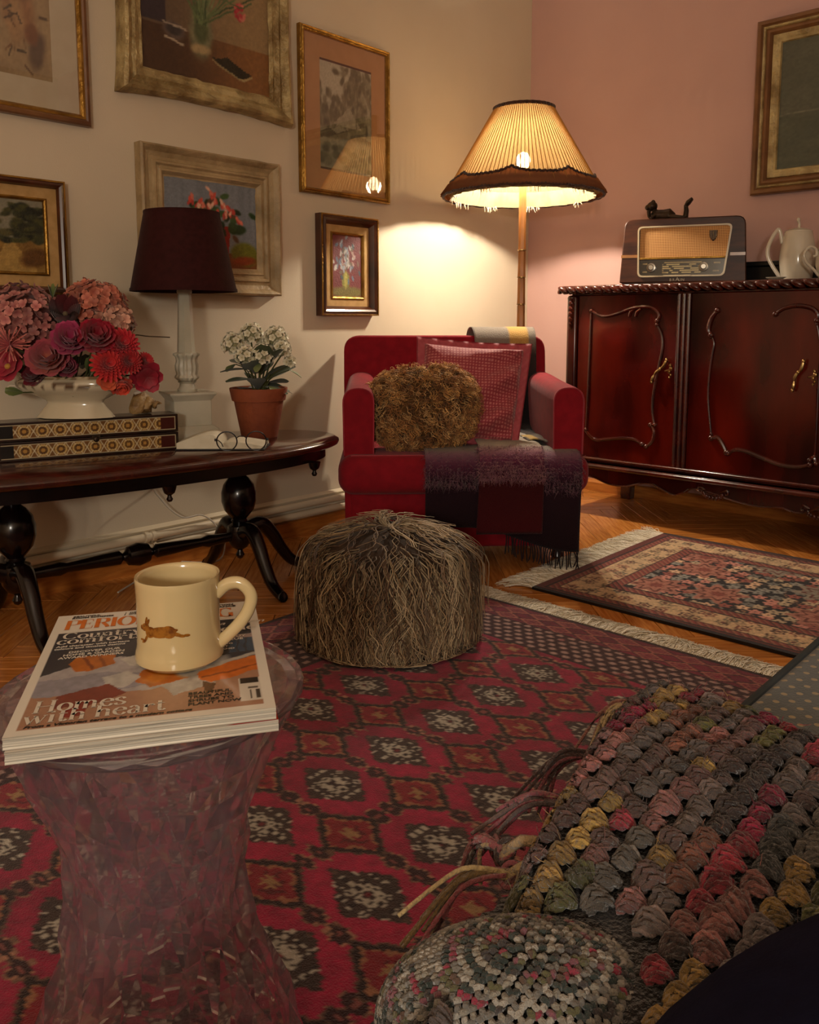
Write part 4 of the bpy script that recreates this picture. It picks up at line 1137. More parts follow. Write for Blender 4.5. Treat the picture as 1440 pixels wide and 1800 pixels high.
# side strip tucked between cushion and arm, and the yellow bit beside it
prof = [(0.16, 0.60), (0.13, 0.50), (0.09, 0.428), (0.0, 0.412), (-0.10, 0.411), (-0.24, 0.412)]
def colE(X, S_, U):
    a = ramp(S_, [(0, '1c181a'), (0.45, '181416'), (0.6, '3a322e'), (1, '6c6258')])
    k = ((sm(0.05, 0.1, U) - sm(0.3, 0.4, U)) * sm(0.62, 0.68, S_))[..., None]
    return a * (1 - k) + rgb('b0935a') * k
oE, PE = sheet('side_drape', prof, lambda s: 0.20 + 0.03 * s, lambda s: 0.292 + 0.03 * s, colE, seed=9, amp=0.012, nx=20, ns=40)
# mohair nap on the rolled front edge
def nap(P, s0, s1, n, cols, seed, ln=(0.012, 0.032)):
    r = np.random.default_rng(seed)
    a, b = P.shape[:2]
    i = r.integers(int(a * s0), int(a * s1), n); j = r.integers(0, b, n)
    base = P[i, j]
    d = r.normal(0, 1, (n, 3)); d[:, 1] = -np.abs(d[:, 1]) - 0.4; d[:, 2] -= 1.3
    d /= np.linalg.norm(d, axis=1, keepdims=True)
    ln_ = r.uniform(*ln, n)
    t = np.linspace(0, 1, 6)
    curl = r.normal(0, 1, (n, 3)); curl[:, 1] *= 0.3
    paths = base[:, None] + d[:, None] * (t[None, :, None] * ln_[:, None, None]) * np.array([0.9, 0.28, 1])[None, None] + curl[:, None] * (np.sin(t * 6)[None, :, None] * 0.003)
    paths[:, :, 1] -= 0.002
    rad = np.repeat(np.linspace(0.0007, 0.0003, 6)[None], n, 0)
    c = np.array([rgb(r.choice(cols)) for _ in range(n)])
    return paths, rad, c
A1 = nap(PA, 0.50, 0.74, 2600, ['6e4458', '8a5c68', '5a3048', '7a6a68'], 1)
A2 = nap(PB, 0.50, 0.72, 2600, ['96626c', '7a4458', 'a87c7c', '5c2c44'], 2)
strands('mohair_nap', np.concatenate([A1[0], A2[0]]), np.concatenate([A1[1], A2[1]]), np.concatenate([A1[2], A2[2]]), M['fur'], th)
# twisted fringe along the right part of the lower hem
pa, ra_, ca = [], [], []
hemrow = PA[-1]
for x in np.linspace(0.135, 0.372, 30):
    y = np.interp(x, hemrow[:, 0], hemrow[:, 1]); z = np.interp(x, hemrow[:, 0], hemrow[:, 2])
    ln = min(rng.uniform(0.055, 0.075), z - 0.006)
    t = np.linspace(0, 1, 8)
    pa.append(np.stack([x + rng.normal(0, 0.004) * np.sin(t * pi) + rng.normal(0, 0.003) * t, y - 0.003 + rng.normal(0, 0.002) * t, z + 0.004 - ln * t], 1))
    ra_.append(np.array([0.0022, 0.0022, 0.0021, 0.002, 0.002, 0.002, 0.0024, 0.0014])); ca.append(rgb(random.choice(['160c12', '1e1018', '120a0e'])))
strands('fringe', np.array(pa), np.array(ra_), np.array(ca), M['fringe'], th, 5)

# ---------------------------------------------------------------- pink checked cushion with a flanged edge
def cushion_frame(px, py, dist, rz, tilt, roll):
    p = at_d(px, py, dist)
    return Matrix.Translation(p) @ Matrix.Rotation(rz, 4, 'Z') @ Matrix.Rotation(tilt, 4, 'X') @ Matrix.Rotation(roll, 4, 'Y')
pc = thing('square_cushion', 'pink checked cotton cushion with a frilled edge leaning in the armchair', 'cushion')
pc.matrix_world = cushion_frame(830, 690, 2.88, radians(44), radians(-20), radians(4))
def pillow(side, sgn):
    n = 150
    u, v = np.meshgrid(np.linspace(-1, 1, n), np.linspace(-1, 1, n))
    hs = 0.205
    X, Z = u * hs, v * hs * 0.94
    X = X * (1 - 0.05 * v ** 2 * (1 - np.abs(u)) ); Z = Z * (1 - 0.07 * (1 - u ** 2) * 0.6)
    X = X - 0.04 * (1 - v) / 2 * (u + 1) / 2 + 0.02 * (1 - v) / 2 * (1 - u) / 2
    e = np.clip(1 - np.maximum(np.abs(u), np.abs(v)) ** 3.2 / 0.86 ** 3.2, 0, 1)
    h = 0.072 * np.sqrt(e)
    fold = 0.017 * np.sin((u * 0.6 - v * 1.3) * 7 + 2 * fbm(u * 3, v * 3, 4)) * sm(0.25, 0.9, u * 0.6 + 0.55) * sm(0.0, 0.3, e) + 0.006 * (fbm(u * 5, v * 5, 11) - 0.5) * sm(0, 0.3, e)
    edge = 1 - sm(0.0, 0.02, e)
    fr = 0.008 * np.sin(u * 23 + 2) * np.sin(v * 21 + 1) * edge
    Y = -sgn * (h + (fold if sgn > 0 else 0) + 0.0015) + fr
    kx, kz = X * 92, Z * 92
    chk = (np.abs((kx % 1) - 0.5) < 0.27) & (np.abs((kz % 1) - 0.5) < 0.27)
    a = np.where(chk[..., None], rgb('b86a68'), rgb('8e2c38'))
    a = np.where((edge > 0.5)[..., None], rgb('a84a52'), a)
    rim = (np.maximum(np.abs(u), np.abs(v)) > 0.985)
    a = np.where(rim[..., None], rgb('7c1c28'), a)
    return np.stack([X, Y, Z], -1), a
for sgn, nm in ((1, 'cover_front'), (-1, 'cover_back')):
    P_, a_ = pillow(0, sgn)
    # denser colour on the same grid
    o = fast_grid(nm, P_, a_, M['cushion_print'], pc)
    o.data.set_sharp_from_angle(angle=pi)
# ---------------------------------------------------------------- golden fur cushion
fc = thing('fur_cushion', 'curly golden brown fur cushion on the armchair seat', 'cushion')
fc.matrix_world = cushion_frame(742, 716, 2.80, radians(40), radians(-14), radians(-6))
fr_ = (0.175, 0.075, 0.125)
def supell(th_, ph, r, e=0.75):
    c, s = np.cos(th_), np.sin(th_); cp_, sp = np.cos(ph), np.sin(ph)
    f = lambda w_, p_: np.sign(w_) * np.abs(w_) ** p_
    return np.stack([r[0] * f(cp_, e) * f(c, e), r[1] * f(cp_, 1.0) * f(s, 1.0) * 1.0, r[2] * f(sp, e)], -1)
TT, PP = np.meshgrid(np.linspace(0, 2 * pi, 49), np.linspace(-pi / 2, pi / 2, 25))
core = supell(TT, PP, fr_)
fast_grid('cushion_body', core, None, M['hide_gold'], fc)
n, nl = 9000, 1700
lk = rng.integers(0, nl, n)
lth, lph = rng.uniform(0, 2 * pi, nl), np.arcsin(rng.uniform(-1, 1, nl))
th_, ph = lth[lk] + rng.normal(0, 0.05, n), np.clip(lph[lk] + rng.normal(0, 0.05, n), -1.5, 1.5)
base = supell(th_, ph, fr_)
nrm = base / np.array(fr_) ** 2; nrm /= np.linalg.norm(nrm, axis=1, keepdims=True)
ltan = rng.normal(0, 1, (nl, 3)) * 0.55 + np.array([0.2, 0, -0.6])
tang = ltan[lk] + rng.normal(0, 0.12, (n, 3))
tang -= nrm * np.sum(tang * nrm, 1, keepdims=True); tang /= np.linalg.norm(tang, axis=1, keepdims=True) + 1e-9
bt_ = np.cross(nrm, tang)
K = 11
t = np.linspace(0, 1, K)[None, :, None]
ln = (rng.uniform(0.032, 0.06, nl)[lk] * rng.uniform(0.85, 1.1, n))[:, None, None]
phs = (rng.uniform(0, 6.28, nl)[lk] + rng.normal(0, 0.25, n))[:, None, None]
frq = rng.uniform(7, 12, nl)[lk][:, None, None]
tip = (1 - 0.35 * t)                                          # each lock narrows to a curl
cen = supell(lth, lph, fr_)[lk][:, None]
paths = cen + (base[:, None] - cen) * tip + nrm[:, None] * (ln * (0.75 * t - 0.35 * t * t)) + tang[:, None] * (ln * 0.7 * t) + bt_[:, None] * (0.0055 * np.sin(t * frq + phs) * t) + nrm[:, None] * (0.0045 * np.cos(t * frq + phs) * t)
rad = rng.uniform(0.0011, 0.0021, n)[:, None] * np.linspace(1, 0.4, K)[None]
cc = np.array([rgb('b07a42'), rgb('c89656'), rgb('906034'), rgb('daae74'), rgb('9c6a3a')])[rng.integers(0, 5, nl)][lk] * rng.uniform(0.85, 1.12, n)[:, None]
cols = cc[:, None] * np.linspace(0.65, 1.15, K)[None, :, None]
strands('fur', paths, rad, cols, M['fur'], fc)

# ---------------------------------------------------------------- long haired pouf
PX, PY = 1.005, -2.045
pf = thing('shaggy_pouf', 'round pouf covered in long shaggy taupe sheepskin on the red rug', 'pouf', (PX, PY, 0.0095))
bodyprof = [(0.0, 0.0), (0.19, 0.0), (0.205, 0.02), (0.21, 0.08), (0.208, 0.15), (0.195, 0.21), (0.165, 0.25), (0.11, 0.272), (0.05, 0.28), (0.0, 0.281)]
bp = smooth([(r, 0, z) for r, z in bodyprof], 4)
MB().lathe([(max(q[0], 0), q[2]) for q in bp], 40).build('pouf_body', M['hide'], pf)
def prof_r(z): return np.interp(z, [0.0, 0.02, 0.08, 0.15, 0.21, 0.25, 0.272, 0.281], [0.19, 0.205, 0.21, 0.208, 0.195, 0.165, 0.11, 0.0])
n = 5200
K = 14
# locks: clusters of hairs sharing one course
nl = 900
ltheta = rng.uniform(0, 2 * pi, nl)
lz0 = np.where(rng.uniform(0, 1, nl) < 0.55, rng.uniform(0.2, 0.281, nl), rng.uniform(0.07, 0.2, nl))
lk = rng.integers(0, nl, n)
theta = ltheta[lk] + rng.normal(0, 0.035, n)
z0 = np.clip(lz0[lk] + rng.normal(0, 0.008, n), 0.03, 0.2805)
r0 = prof_r(z0)
p = np.stack([r0 * np.cos(theta), r0 * np.sin(theta), z0], 1)
out = np.zeros((n, K, 3)); out[:, 0] = p
length = rng.uniform(0.15, 0.30, nl)[lk] * rng.uniform(0.85, 1.1, n)
amp = rng.uniform(0.3, 1.0, nl)[lk]; frq = rng.uniform(2.0, 6.5, nl)[lk]; ph = rng.uniform(0, 6.28, nl)[lk] + rng.normal(0, 0.3, n)
bend = rng.normal(0, 0.35, nl)[lk]
lift = rng.uniform(0.0, 1.0, n) ** 2 * 0.020 + 0.004 + rng.uniform(0, 0.012, nl)[lk]
for k in range(1, K):
    f = k / (K - 1)
    rr = np.hypot(p[:, 0], p[:, 1]) + 1e-6
    er = np.stack([p[:, 0] / rr, p[:, 1] / rr, np.zeros(n)], 1); et = np.stack([-er[:, 1], er[:, 0], np.zeros(n)], 1)
    top = sm(0.2, 0.285, p[:, 2])[:, None]
    d = er * (0.9 * top + 0.05) + np.array([0, 0, -1.0]) * (1 - 0.75 * top) + et * (amp * np.sin(frq * f * 3.0 + ph) + bend * f)[:, None]
    if k < 3: d = d + np.array([0, 0, 0.6]) * top + er * 0.5
    d /= np.linalg.norm(d, axis=1, keepdims=True)
    p = p + d * (length / K)[:, None]
    # keep outside the body
    rr = np.hypot(p[:, 0], p[:, 1]) + 1e-6
    need = prof_r(np.clip(p[:, 2], 0, 0.281)) + lift * min(1, f * 3)
    push = np.where((rr < need) & (p[:, 2] < 0.24), need / rr, 1.0)
    p[:, 0] *= push; p[:, 1] *= push
    zt = np.interp(rr, [0, 0.05, 0.11, 0.165, 0.195, 0.22], [0.281, 0.28, 0.272, 0.25, 0.21, 0.0]) + lift * min(1, f * 3)
    p[:, 2] = np.where((rr < 0.17) & (p[:, 2] < zt) & (p[:, 2] > 0.2), zt, p[:, 2])
    low = p[:, 2] < 0.006 + lift * 0.2
    p[:, 2] = np.where(low, 0.006 + lift * 0.2, p[:, 2])
    out[:, k] = p
keep = ~((out[:, -1, 2] > 0.11) & (np.hypot(out[:, -1, 0], out[:, -1, 1]) > 0.205))
out, lk, n = out[keep], lk[keep], int(keep.sum())
rad = rng.uniform(0.0011, 0.0024, n)[:, None] * np.linspace(1, 0.3, K)[None] ** 0.7
cc = np.array([rgb('98805f'), rgb('b09a78'), rgb('755c40'), rgb('86705a'), rgb('bea886'), rgb('5e4632')])[rng.integers(0, 6, nl)][lk]
cc = cc * rng.uniform(0.85, 1.1, n)[:, None]
cols = cc[:, None] * np.linspace(0.85, 1.1, K)[None, :, None]
strands('fur', out, rad, cols, M['fur'], pf)

# ---------------------------------------------------------------- rugs
def rug(name, label, x0, x1, y0, y1, step, colf, thick=0.008, seed=1):
    nx, ny = int((x1 - x0) / step), int((y1 - y0) / step)
    X, Y = np.meshgrid(np.linspace(x0, x1, nx), np.linspace(y0, y1, ny))
    root = thing(name, label, 'rug', ((x0 + x1) / 2, (y0 + y1) / 2, 0.0))
    Z = thick + 0.0006 * (fbm(X * 60, Y * 60, seed) - 0.5)
    wav = 0.0025 * (fbm(X * 2.2, Y * 2.2, seed + 3) - 0.5) * 2
    P = np.stack([X - root.location.x + 0.006 * (fbm(Y * 1.3, X * 0, seed) - 0.5), Y - root.location.y + 0.006 * (fbm(X * 1.3, Y * 0, seed + 1) - 0.5), Z + wav * 0.6], -1)
    fast_grid('pile', P, colf(X, Y), M['rug'], root)
    b = MB()
    r = [P[0, :], P[:, -1], P[-1, ::-1], P[::-1, 0]]
    ring = np.concatenate([q[:-1:4] for q in r])
    n_ = len(ring)
    low = ring.copy(); low[:, 2] = 0.0005
    b.add(np.concatenate([ring, low]), [(j, (j + 1) % n_, (j + 1) % n_ + n_, j + n_) for j in range(n_)])
    b.add(low, [tuple(range(n_ - 1, -1, -1))])
    b.build('rug_edge', M['black_cover'] if 'navy' in label else M['red_velvet'], root, angle=None)
    return root, P
def rug_fringe(root, line, outward, n, ln, cols, seed, knot=True):
    r = np.random.default_rng(seed)
    line = np.asarray(line); m_ = len(line)
    K = 7
    s = r.uniform(0, m_ - 1, n); i = np.minimum(s.astype(int), m_ - 2); f = (s - i)[:, None]
    # strands gather in tufts
    tuft = np.round(s / (m_ - 1) * (n / 9)) / (n / 9) * (m_ - 1)
    base = line[i] * (1 - f) + line[i + 1] * f
    out_ = np.array(outward, float)
    side = np.array([-out_[1], out_[0], 0])
    pull = (tuft - s) / (m_ - 1) * np.linalg.norm(line[-1] - line[0])
    sg = np.sign(np.dot(line[-1] - line[0], side)) or 1
    L_ = r.uniform(*ln, n)
    t = np.linspace(0, 1, K)
    dirn = r.normal(0, 0.55, n)
    wob = r.normal(0, 0.02, n); ph = r.uniform(0, 6, n)
    tl = r.normal(0, 0.3, int(n / 9) + 2)[np.clip(np.round(s / (m_ - 1) * (n / 9)).astype(int), 0, int(n / 9) + 1)]
    lat = (pull * sg)[:, None] * sm(0, 0.35, t)[None] * 0.8 + (tl * L_)[:, None] * (t ** 1.5)[None] + dirn[:, None] * L_[:, None] * (t ** 2)[None] * 0.6 + wob[:, None] * np.sin(t[None] * 4 + ph[:, None]) * t[None]
    fw = L_[:, None] * (t - 0.15 * t * t)[None]
    z = 0.006 + r.uniform(0, 0.006, n)[:, None] * np.sin(t * pi)[None] - 0.004 * t[None] + r.uniform(0, 0.004, n)[:, None]
    paths = base[:, None] + out_[None, None] * fw[..., None] + side[None, None] * lat[..., None]
    paths[:, :, 2] = np.maximum(z, 0.0016)
    rad = np.repeat((np.array([1.3, 1.3, 1.2, 1.2, 1.1, 1.0, 0.6]) * 0.001)[None], n, 0) * r.uniform(0.8, 1.3, n)[:, None]
    c = np.array([rgb(q) for q in cols])[r.integers(0, len(cols), n)]
    return strands('fringe', paths, rad, c, M['fringe'], root)

# Bokhara style crimson rug: guls on a 0.25 x 0.158 m lattice
def red_rug(X, Y):
    ab = fbm(X * 3, Y * 5, 2)
    base = mixc('840b32', 'a4123f', sm(0.3, 0.7, ab))
    base = base * (1 - 0.0) + 0
    pk = sm(0.55, 0.75, fbm(X * 2 + 7, Y * 2, 9))[..., None]
    base = base * (1 - 0.45 * pk) + rgb('b02450') * 0.45 * pk
    mott = fbm(X * 55, Y * 55, 4)[..., None]
    base = base * (0.82 + 0.36 * mott)
    a = base.copy()
    dk, tan, wht, red = rgb('22090a'), rgb('8c6450'), rgb('b4ab9c'), rgb('861626')
    AX, AY, OX, OY = 0.25, 0.158, 1.43, -2.305
    kn = 0.0052
    qx, qy = np.floor(X / kn) * kn + kn / 2, np.floor(Y / kn) * kn + kn / 2
    jit = (_hash(np.floor(X / kn).astype(np.int64), np.floor(Y / kn).astype(np.int64), 3) - 0.5)
    # primary guls
    dx = (qx - OX + AX / 2) % AX - AX / 2; dy = (qy - OY + AY / 2) % AY - AY / 2
    p_, q_ = dx / 0.083, dy / 0.058
    s_, t_ = p_ + q_, p_ - q_
    ins = np.maximum(np.abs(s_), np.abs(t_)) < 1.0
    ci, cj = np.floor((s_ + 1) * 3.5).astype(int), np.floor((t_ + 1) * 3.5).astype(int)
    fi, fj = (s_ + 1) * 3.5 - ci, (t_ + 1) * 3.5 - cj
    cen = (np.abs(fi - 0.5) < 0.24) & (np.abs(fj - 0.5) < 0.24)
    edge = (np.minimum(np.minimum(fi, 1 - fi), np.minimum(fj, 1 - fj)) < 0.12)
    ri = np.maximum(np.abs(ci - 3), np.abs(cj - 3))
    g = np.where(cen[..., None], dk, wht)
    dark = (ri == 3) & ((ci + cj) % 2 == 1) | (ri == 2) & ((ci + cj) % 2 == 1) & ((ci != 3) & (cj != 3))
    g = np.where(dark[..., None], rgb('3a2620'), g)
    cor = (np.abs(ci - 3) == 3) & (np.abs(cj - 3) == 3)
    g = np.where(cor[..., None], np.where(cen[..., None], rgb('5a4438'), rgb('2e1a16')), g)
    g = np.where((ri == 0)[..., None], np.where(cen[..., None], rgb('6c1622'), rgb('30100f')), g)
    g = np.where((edge & (ri >= 2))[..., None], rgb('3c2c26'), g)
    a = np.where(ins[..., None], g, a)
    # net of small rosettes between the secondary guls
    ex = (qx - OX) % AX - AX / 2; ey = (qy - OY) % AY - AY / 2
    nodes = []
    for (cx, cy) in ((-0.058, 0), (-0.108, 0), (0.058, 0), (0.108, 0), (0, 0.049), (0, 0.078), (0, -0.049), (0, -0.078)):
        pass
    for (lx, ly, rx_, ry_) in ((0.098, 0.0, 0.027, 0.015), (-0.098, 0.0, 0.027, 0.015), (0.0, 0.064, 0.024, 0.0145), (0.0, -0.064, 0.024, 0.0145)):
        d = np.abs(ex - lx) / rx_ + np.abs(ey - ly) / ry_
        d2 = np.maximum(np.abs(ex - lx) / (rx_ * 0.62), np.abs(ey - ly) / (ry_ * 0.62))
        d = np.minimum(d, d2) + jit * 0.16
        a = np.where((d < 1.25)[..., None] & ~ins[..., None], tan * (0.75 + 0.5 * (jit[..., None] + 0.5)), a)
        a = np.where((d < 1.0)[..., None] & ~ins[..., None], np.where((d > 0.3)[..., None], rgb('300a10'), rgb('8a4a44')), a)
    # secondary guls
    p_, q_ = ex / 0.079, ey / 0.056
    s_, t_ = p_ + q_, p_ - q_
    d = np.maximum(np.abs(s_), np.abs(t_))
    a = np.where((d < 1.07)[..., None], tan * 0.7, a)
    a = np.where((d < 1.0)[..., None], dk, a)
    tooth = 0.66 + 0.1 * (np.floor((s_ - t_) * 9) % 2)
    a = np.where((d < 0.80)[..., None], rgb('9a6648'), a)
    a = np.where((d < tooth)[..., None], red, a)
    m2 = (np.abs(s_) + np.abs(t_))
    a = np.where(((d < 0.5) & (_hash(np.floor(s_ * 6).astype(np.int64), np.floor(t_ * 6).astype(np.int64), 8) > 0.6))[..., None], rgb('5c0c16'), a)
    a = np.where(((d < 0.32) & ((np.abs(s_) < 0.1) | (np.abs(t_) < 0.1)))[..., None], rgb('9c7850'), a)
    # borders
    eY = np.minimum(-1.64 - Y, Y + 4.25); eX = np.minimum(X - 0.70, 2.75 - X)
    inY = eY * 1.0 < eX * 0.78
    e = np.where(inY, eY, eX * 0.78)
    al = np.where(inY, X, Y)
    bd = np.ones(X.shape + (3,)) * base * 0.75
    z1 = (e > 0.012) & (e < 0.105)
    pp = ((al / 0.085) % 1 - 0.5) * 2; qq = ((e - 0.012) / 0.0465) % 1 * 2 - 1
    dd = np.abs(pp) + np.abs(qq)
    bd = np.where((z1 & (np.abs(dd - 0.86) < 0.14))[..., None], rgb('a05c50'), bd)
    bd = np.where((z1 & (np.abs(dd - 0.4) < 0.1))[..., None], rgb('8a4a44'), bd)
    bd = np.where((z1 & (np.abs(dd - 1.1) < 0.1))[..., None], rgb('34080f'), bd)
    z2 = (e >= 0.105) & (e < 0.235)
    row = np.floor((e - 0.105) / 0.0217)
    pp = ((al / 0.034 + 0.5 * row) % 1 - 0.5) * 2; qq = (((e - 0.105) / 0.0217) % 1 - 0.5) * 2
    ov = (pp / 0.62) ** 2 + (qq / 0.55) ** 2
    bd = np.where(z2[..., None], rgb('340911'), bd)
    bd = np.where((z2 & (ov < 1))[..., None], rgb('a8867c'), bd)
    bd = np.where((z2 & (fbm(X * 9, Y * 9, 17) > 0.60))[..., None], bd * 0.45 + rgb('a04a50') * 0.5, bd)
    ln_ = (np.abs(e - 0.107) < 0.003) | (np.abs(e - 0.236) < 0.004) | (e < 0.012)
    bd = np.where(ln_[..., None], rgb('2a070c'), bd)
    a = np.where((e < 0.24)[..., None], bd, a)
    return np.clip(a * (1 + 0.14 * jit[..., None]), 0, 1)
rr_, P = rug('large_rug', 'large crimson carpet with rows of white and dark guls under the clear stool', 0.70, 2.75, -4.25, -1.64, 0.0044, red_rug, seed=2)
rug_fringe(rr_, P[-1, ::6] * np.array([1, 1, 1]), (0, 1, 0), 3000, (0.055, 0.11), ['e0d6c2', 'd0c4ac', 'ece4d4', 'bcae94'], 5)

def small_rug(X, Y):
    e = np.minimum(np.minimum(X - 1.062, 2.5 - X), np.minimum(Y + 1.472, -0.578 - Y))
    kn = 0.004
    x, y = np.floor(X / kn) * kn, np.floor(Y / kn) * kn
    jit = (_hash(np.floor(X / kn).astype(np.int64), np.floor(Y / kn).astype(np.int64), 13) - 0.5)[..., None]
    navy, cream, red = rgb('0d0d16'), rgb('b89a76'), rgb('78302a')
    # field: flowers and leaves scattered on navy
    d, idn, an = worley(x * 24, y * 24, 5)
    pet = d * (1 + 0.25 * np.cos(an * 5))
    fc_ = np.array([rgb('b87a6c'), rgb('a89478'), rgb('8c4a40'), rgb('84827a'), rgb('c8a484'), rgb('6a6a64')])[np.minimum((idn * 6).astype(int), 5)]
    f = np.ones(X.shape + (3,)) * navy
    f = np.where((pet < 0.40)[..., None], fc_, f)
    f = np.where((d < 0.10)[..., None], rgb('3a1a18'), f)
    vine = np.abs(fbm(x * 13, y * 13, 22) - 0.5)
    f = np.where(((vine < 0.012) & (pet > 0.4))[..., None], rgb('7c5a44'), f)
    # large palmettes
    d2, id2, an2 = worley(x * 4.6 + 0.4, y * 4.6, 31)
    p2 = d2 * (1 + 0.22 * np.cos(an2 * 8))
    f = np.where(((p2 < 0.34) & (id2 > 0.35))[..., None], np.array([rgb('a8846a'), rgb('9a6454'), rgb('807668')])[np.minimum((id2 * 3).astype(int), 2)], f)
    f = np.where(((p2 < 0.25) & (p2 > 0.2) & (id2 > 0.35))[..., None], rgb('5a2820'), f)
    f = np.where(((p2 < 0.1) & (id2 > 0.35))[..., None], rgb('7a3a30'), f)
    # cream border with floral scroll
    d, idn, an = worley(x * 17 + 3, y * 17, 44)
    pet = d * (1 + 0.2 * np.cos(an * 6))
    b = np.ones(X.shape + (3,)) * cream * (0.9 + 0.2 * fbm(x * 40, y * 40, 3)[..., None])
    bc = np.array([rgb('7a4034'), rgb('6a5a44'), rgb('8c5444'), rgb('565448'), rgb('4a2a24')])[np.minimum((idn * 5).astype(int), 4)]
    b = np.where(((pet < 0.32) & (pet > 0.2))[..., None], bc, b)
    b = np.where((d < 0.12)[..., None], rgb('5a2c26'), b)
    vine = np.abs(fbm(x * 17, y * 17, 52) - 0.5)
    b = np.where((vine < 0.012)[..., None], rgb('4c3426'), b)
    thin = np.ones(X.shape + (3,)) * red
    pp = ((x + y) * 42) % 1
    thin = np.where((pp < 0.3)[..., None], rgb('8c5a48'), thin); thin = np.where((pp > 0.8)[..., None], rgb('3a1412'), thin)
    a = f
    for lo, hi, c in ((0.16, 0.198, thin), (0.06, 0.16, b), (0.03, 0.06, thin)):
        a = np.where(((e >= lo) & (e < hi))[..., None], c, a)
    a = np.where((e < 0.03)[..., None], rgb('5a241f'), a)
    for q in (0.2, 0.16, 0.06, 0.031): a = np.where((np.abs(e - q) < 0.003)[..., None], rgb('1c0e10'), a)
    side = np.minimum(Y + 1.472, -0.578 - Y)
    a = np.where((side < 0.02)[..., None], navy, a)
    return np.clip(a * 1.12 * (1 + 0.22 * jit), 0, 1)
rs_, P = rug('small_rug', 'small Persian style rug with a navy flowered field before the sideboard', 1.062, 2.5, -1.472, -0.578, 0.004, small_rug, 0.009, 4)
rug_fringe(rs_, P[::5, 0], (-1, 0, 0), 1700, (0.07, 0.145), ['e6dcc8', 'd2c4aa', 'efe6d6', 'bfae92'], 6)
rug_fringe(rs_, P[::5, -1], (1, 0, 0), 500, (0.05, 0.09), ['cdc0a8', 'b8a98e'], 7)
# ---------------------------------------------------------------- oval coffee table along the cream wall
TX, TY, TH = 0.305, -2.365, 0.45
TRZ = pi / 2 - 0.11                                   # local x runs along the wall
ct = thing('coffee_table', 'dark oval coffee table on two bulbous pedestals along the cream wall', 'table', (TX, TY, 0), TRZ)
def oval(a, b, n=96, e=2.3):
    out = []
    for j in range(n):
        t = 2 * pi * j / n
        c, s_ = cos(t), sin(t)
        out.append((a * math.copysign(abs(c) ** (2 / e), c), b * math.copysign(abs(s_) ** (2 / e), s_)))
    return out
TA, TB = 0.675, 0.277
mb = MB()
prof = [(0.0, -0.026), (-0.012, -0.026), (-0.004, -0.022), (0.0, -0.014), (-0.001, -0.008), (-0.007, -0.004), (-0.010, -0.003), (-0.013, 0.0)]
rings = [[(x * (1 + d / TA), y * (1 + d / TB), z) for x, y in oval(TA, TB)] for d, z in prof[1:]]
n = 96
V = [q for r in rings for q in r]
F = [(k * n + j, k * n + (j + 1) % n, (k + 1) * n + (j + 1) % n, (k + 1) * n + j) for k in range(len(rings) - 1) for j in range(n)]
F += [tuple(range(n - 1, -1, -1)), tuple((len(rings) - 1) * n + j for j in range(n))]
tt = mb.add(V, F).build('tabletop', M['table_top'], ct, angle=50)
tt.location = (0, 0, TH)
o_, i_ = oval(TA - 0.045, TB - 0.045), oval(TA - 0.065, TB - 0.065)
V = [(x, y, z) for pts, z in ((o_, TH - 0.026), (o_, TH - 0.064), (i_, TH - 0.064), (i_, TH - 0.026)) for x, y in pts]
F = [(k * n + j, k * n + (j + 1) % n, (k + 1) * n + (j + 1) % n, (k + 1) * n + j) for k in range(3) for j in range(n)]
apn = MB().add(V, F).build('apron', M['ebony'], ct, angle=40)
for (x, y) in ((0.50, -0.17), (0.0, -0.225), (-0.5, -0.17), (0.5, 0.17), (-0.5, 0.17)):
    MB().lathe([(0.0, -0.045), (0.006, -0.043), (0.009, -0.037), (0.006, -0.031), (0.005, -0.027), (0.014, -0.02), (0.017, -0.012), (0.02, 0.0), (0.0, 0.0)], 16, T=Tm((x, y, TH - 0.062))).build('drop_finial', M['ebony'], ct)
PD = 0.33
for s_ in (1, -1):
    px = s_ * PD
    MB().lathe([(0.0, 0.075), (0.009, 0.08), (0.014, 0.09), (0.009, 0.10), (0.008, 0.105), (0.024, 0.115), (0.036, 0.135), (0.04, 0.165), (0.036, 0.185), (0.022, 0.192), (0.026, 0.2), (0.022, 0.206), (0.030, 0.215),
                (0.046, 0.235), (0.054, 0.262), (0.054, 0.29), (0.047, 0.315), (0.032, 0.335), (0.02, 0.345), (0.026, 0.352), (0.022, 0.36), (0.03, 0.37), (0.04, 0.388), (0.0, 0.388)], 28, T=Tm((px, 0, 0))).build('pedestal', M['ebony'], ct)
    MB().box((px, 0, 0.392), (0.10, 0.34, 0.02)).build('bearer', M['ebony'], ct, bevel=0.004)
    for ang in ((0, pi / 2, -pi / 2) if s_ > 0 else (pi, pi / 2, -pi / 2)):
        d = np.array([cos(ang), sin(ang), 0])
        L_ = 0.25 if abs(sin(ang)) < 0.5 or sin(ang) < 0 else 0.235
        pts = [(0.028, 0.168), (0.075, 0.178), (0.115, 0.14), (0.15, 0.085), (0.19, 0.038), (L_ - 0.012, 0.016), (L_, 0.0165)]
        p = smooth([tuple(np.array([px, 0, 0]) + d * r + np.array([0, 0, z])) for r, z in pts], 6)
        MB().tube(p, np.concatenate([np.linspace(0.026, 0.016, len(p) - 7), [0.0155, 0.0155, 0.016, 0.0165, 0.0165, 0.0155, 0.012]]), 12, up=(0, 0, 1)).build('leg', M['ebony'], ct)
mb = MB()
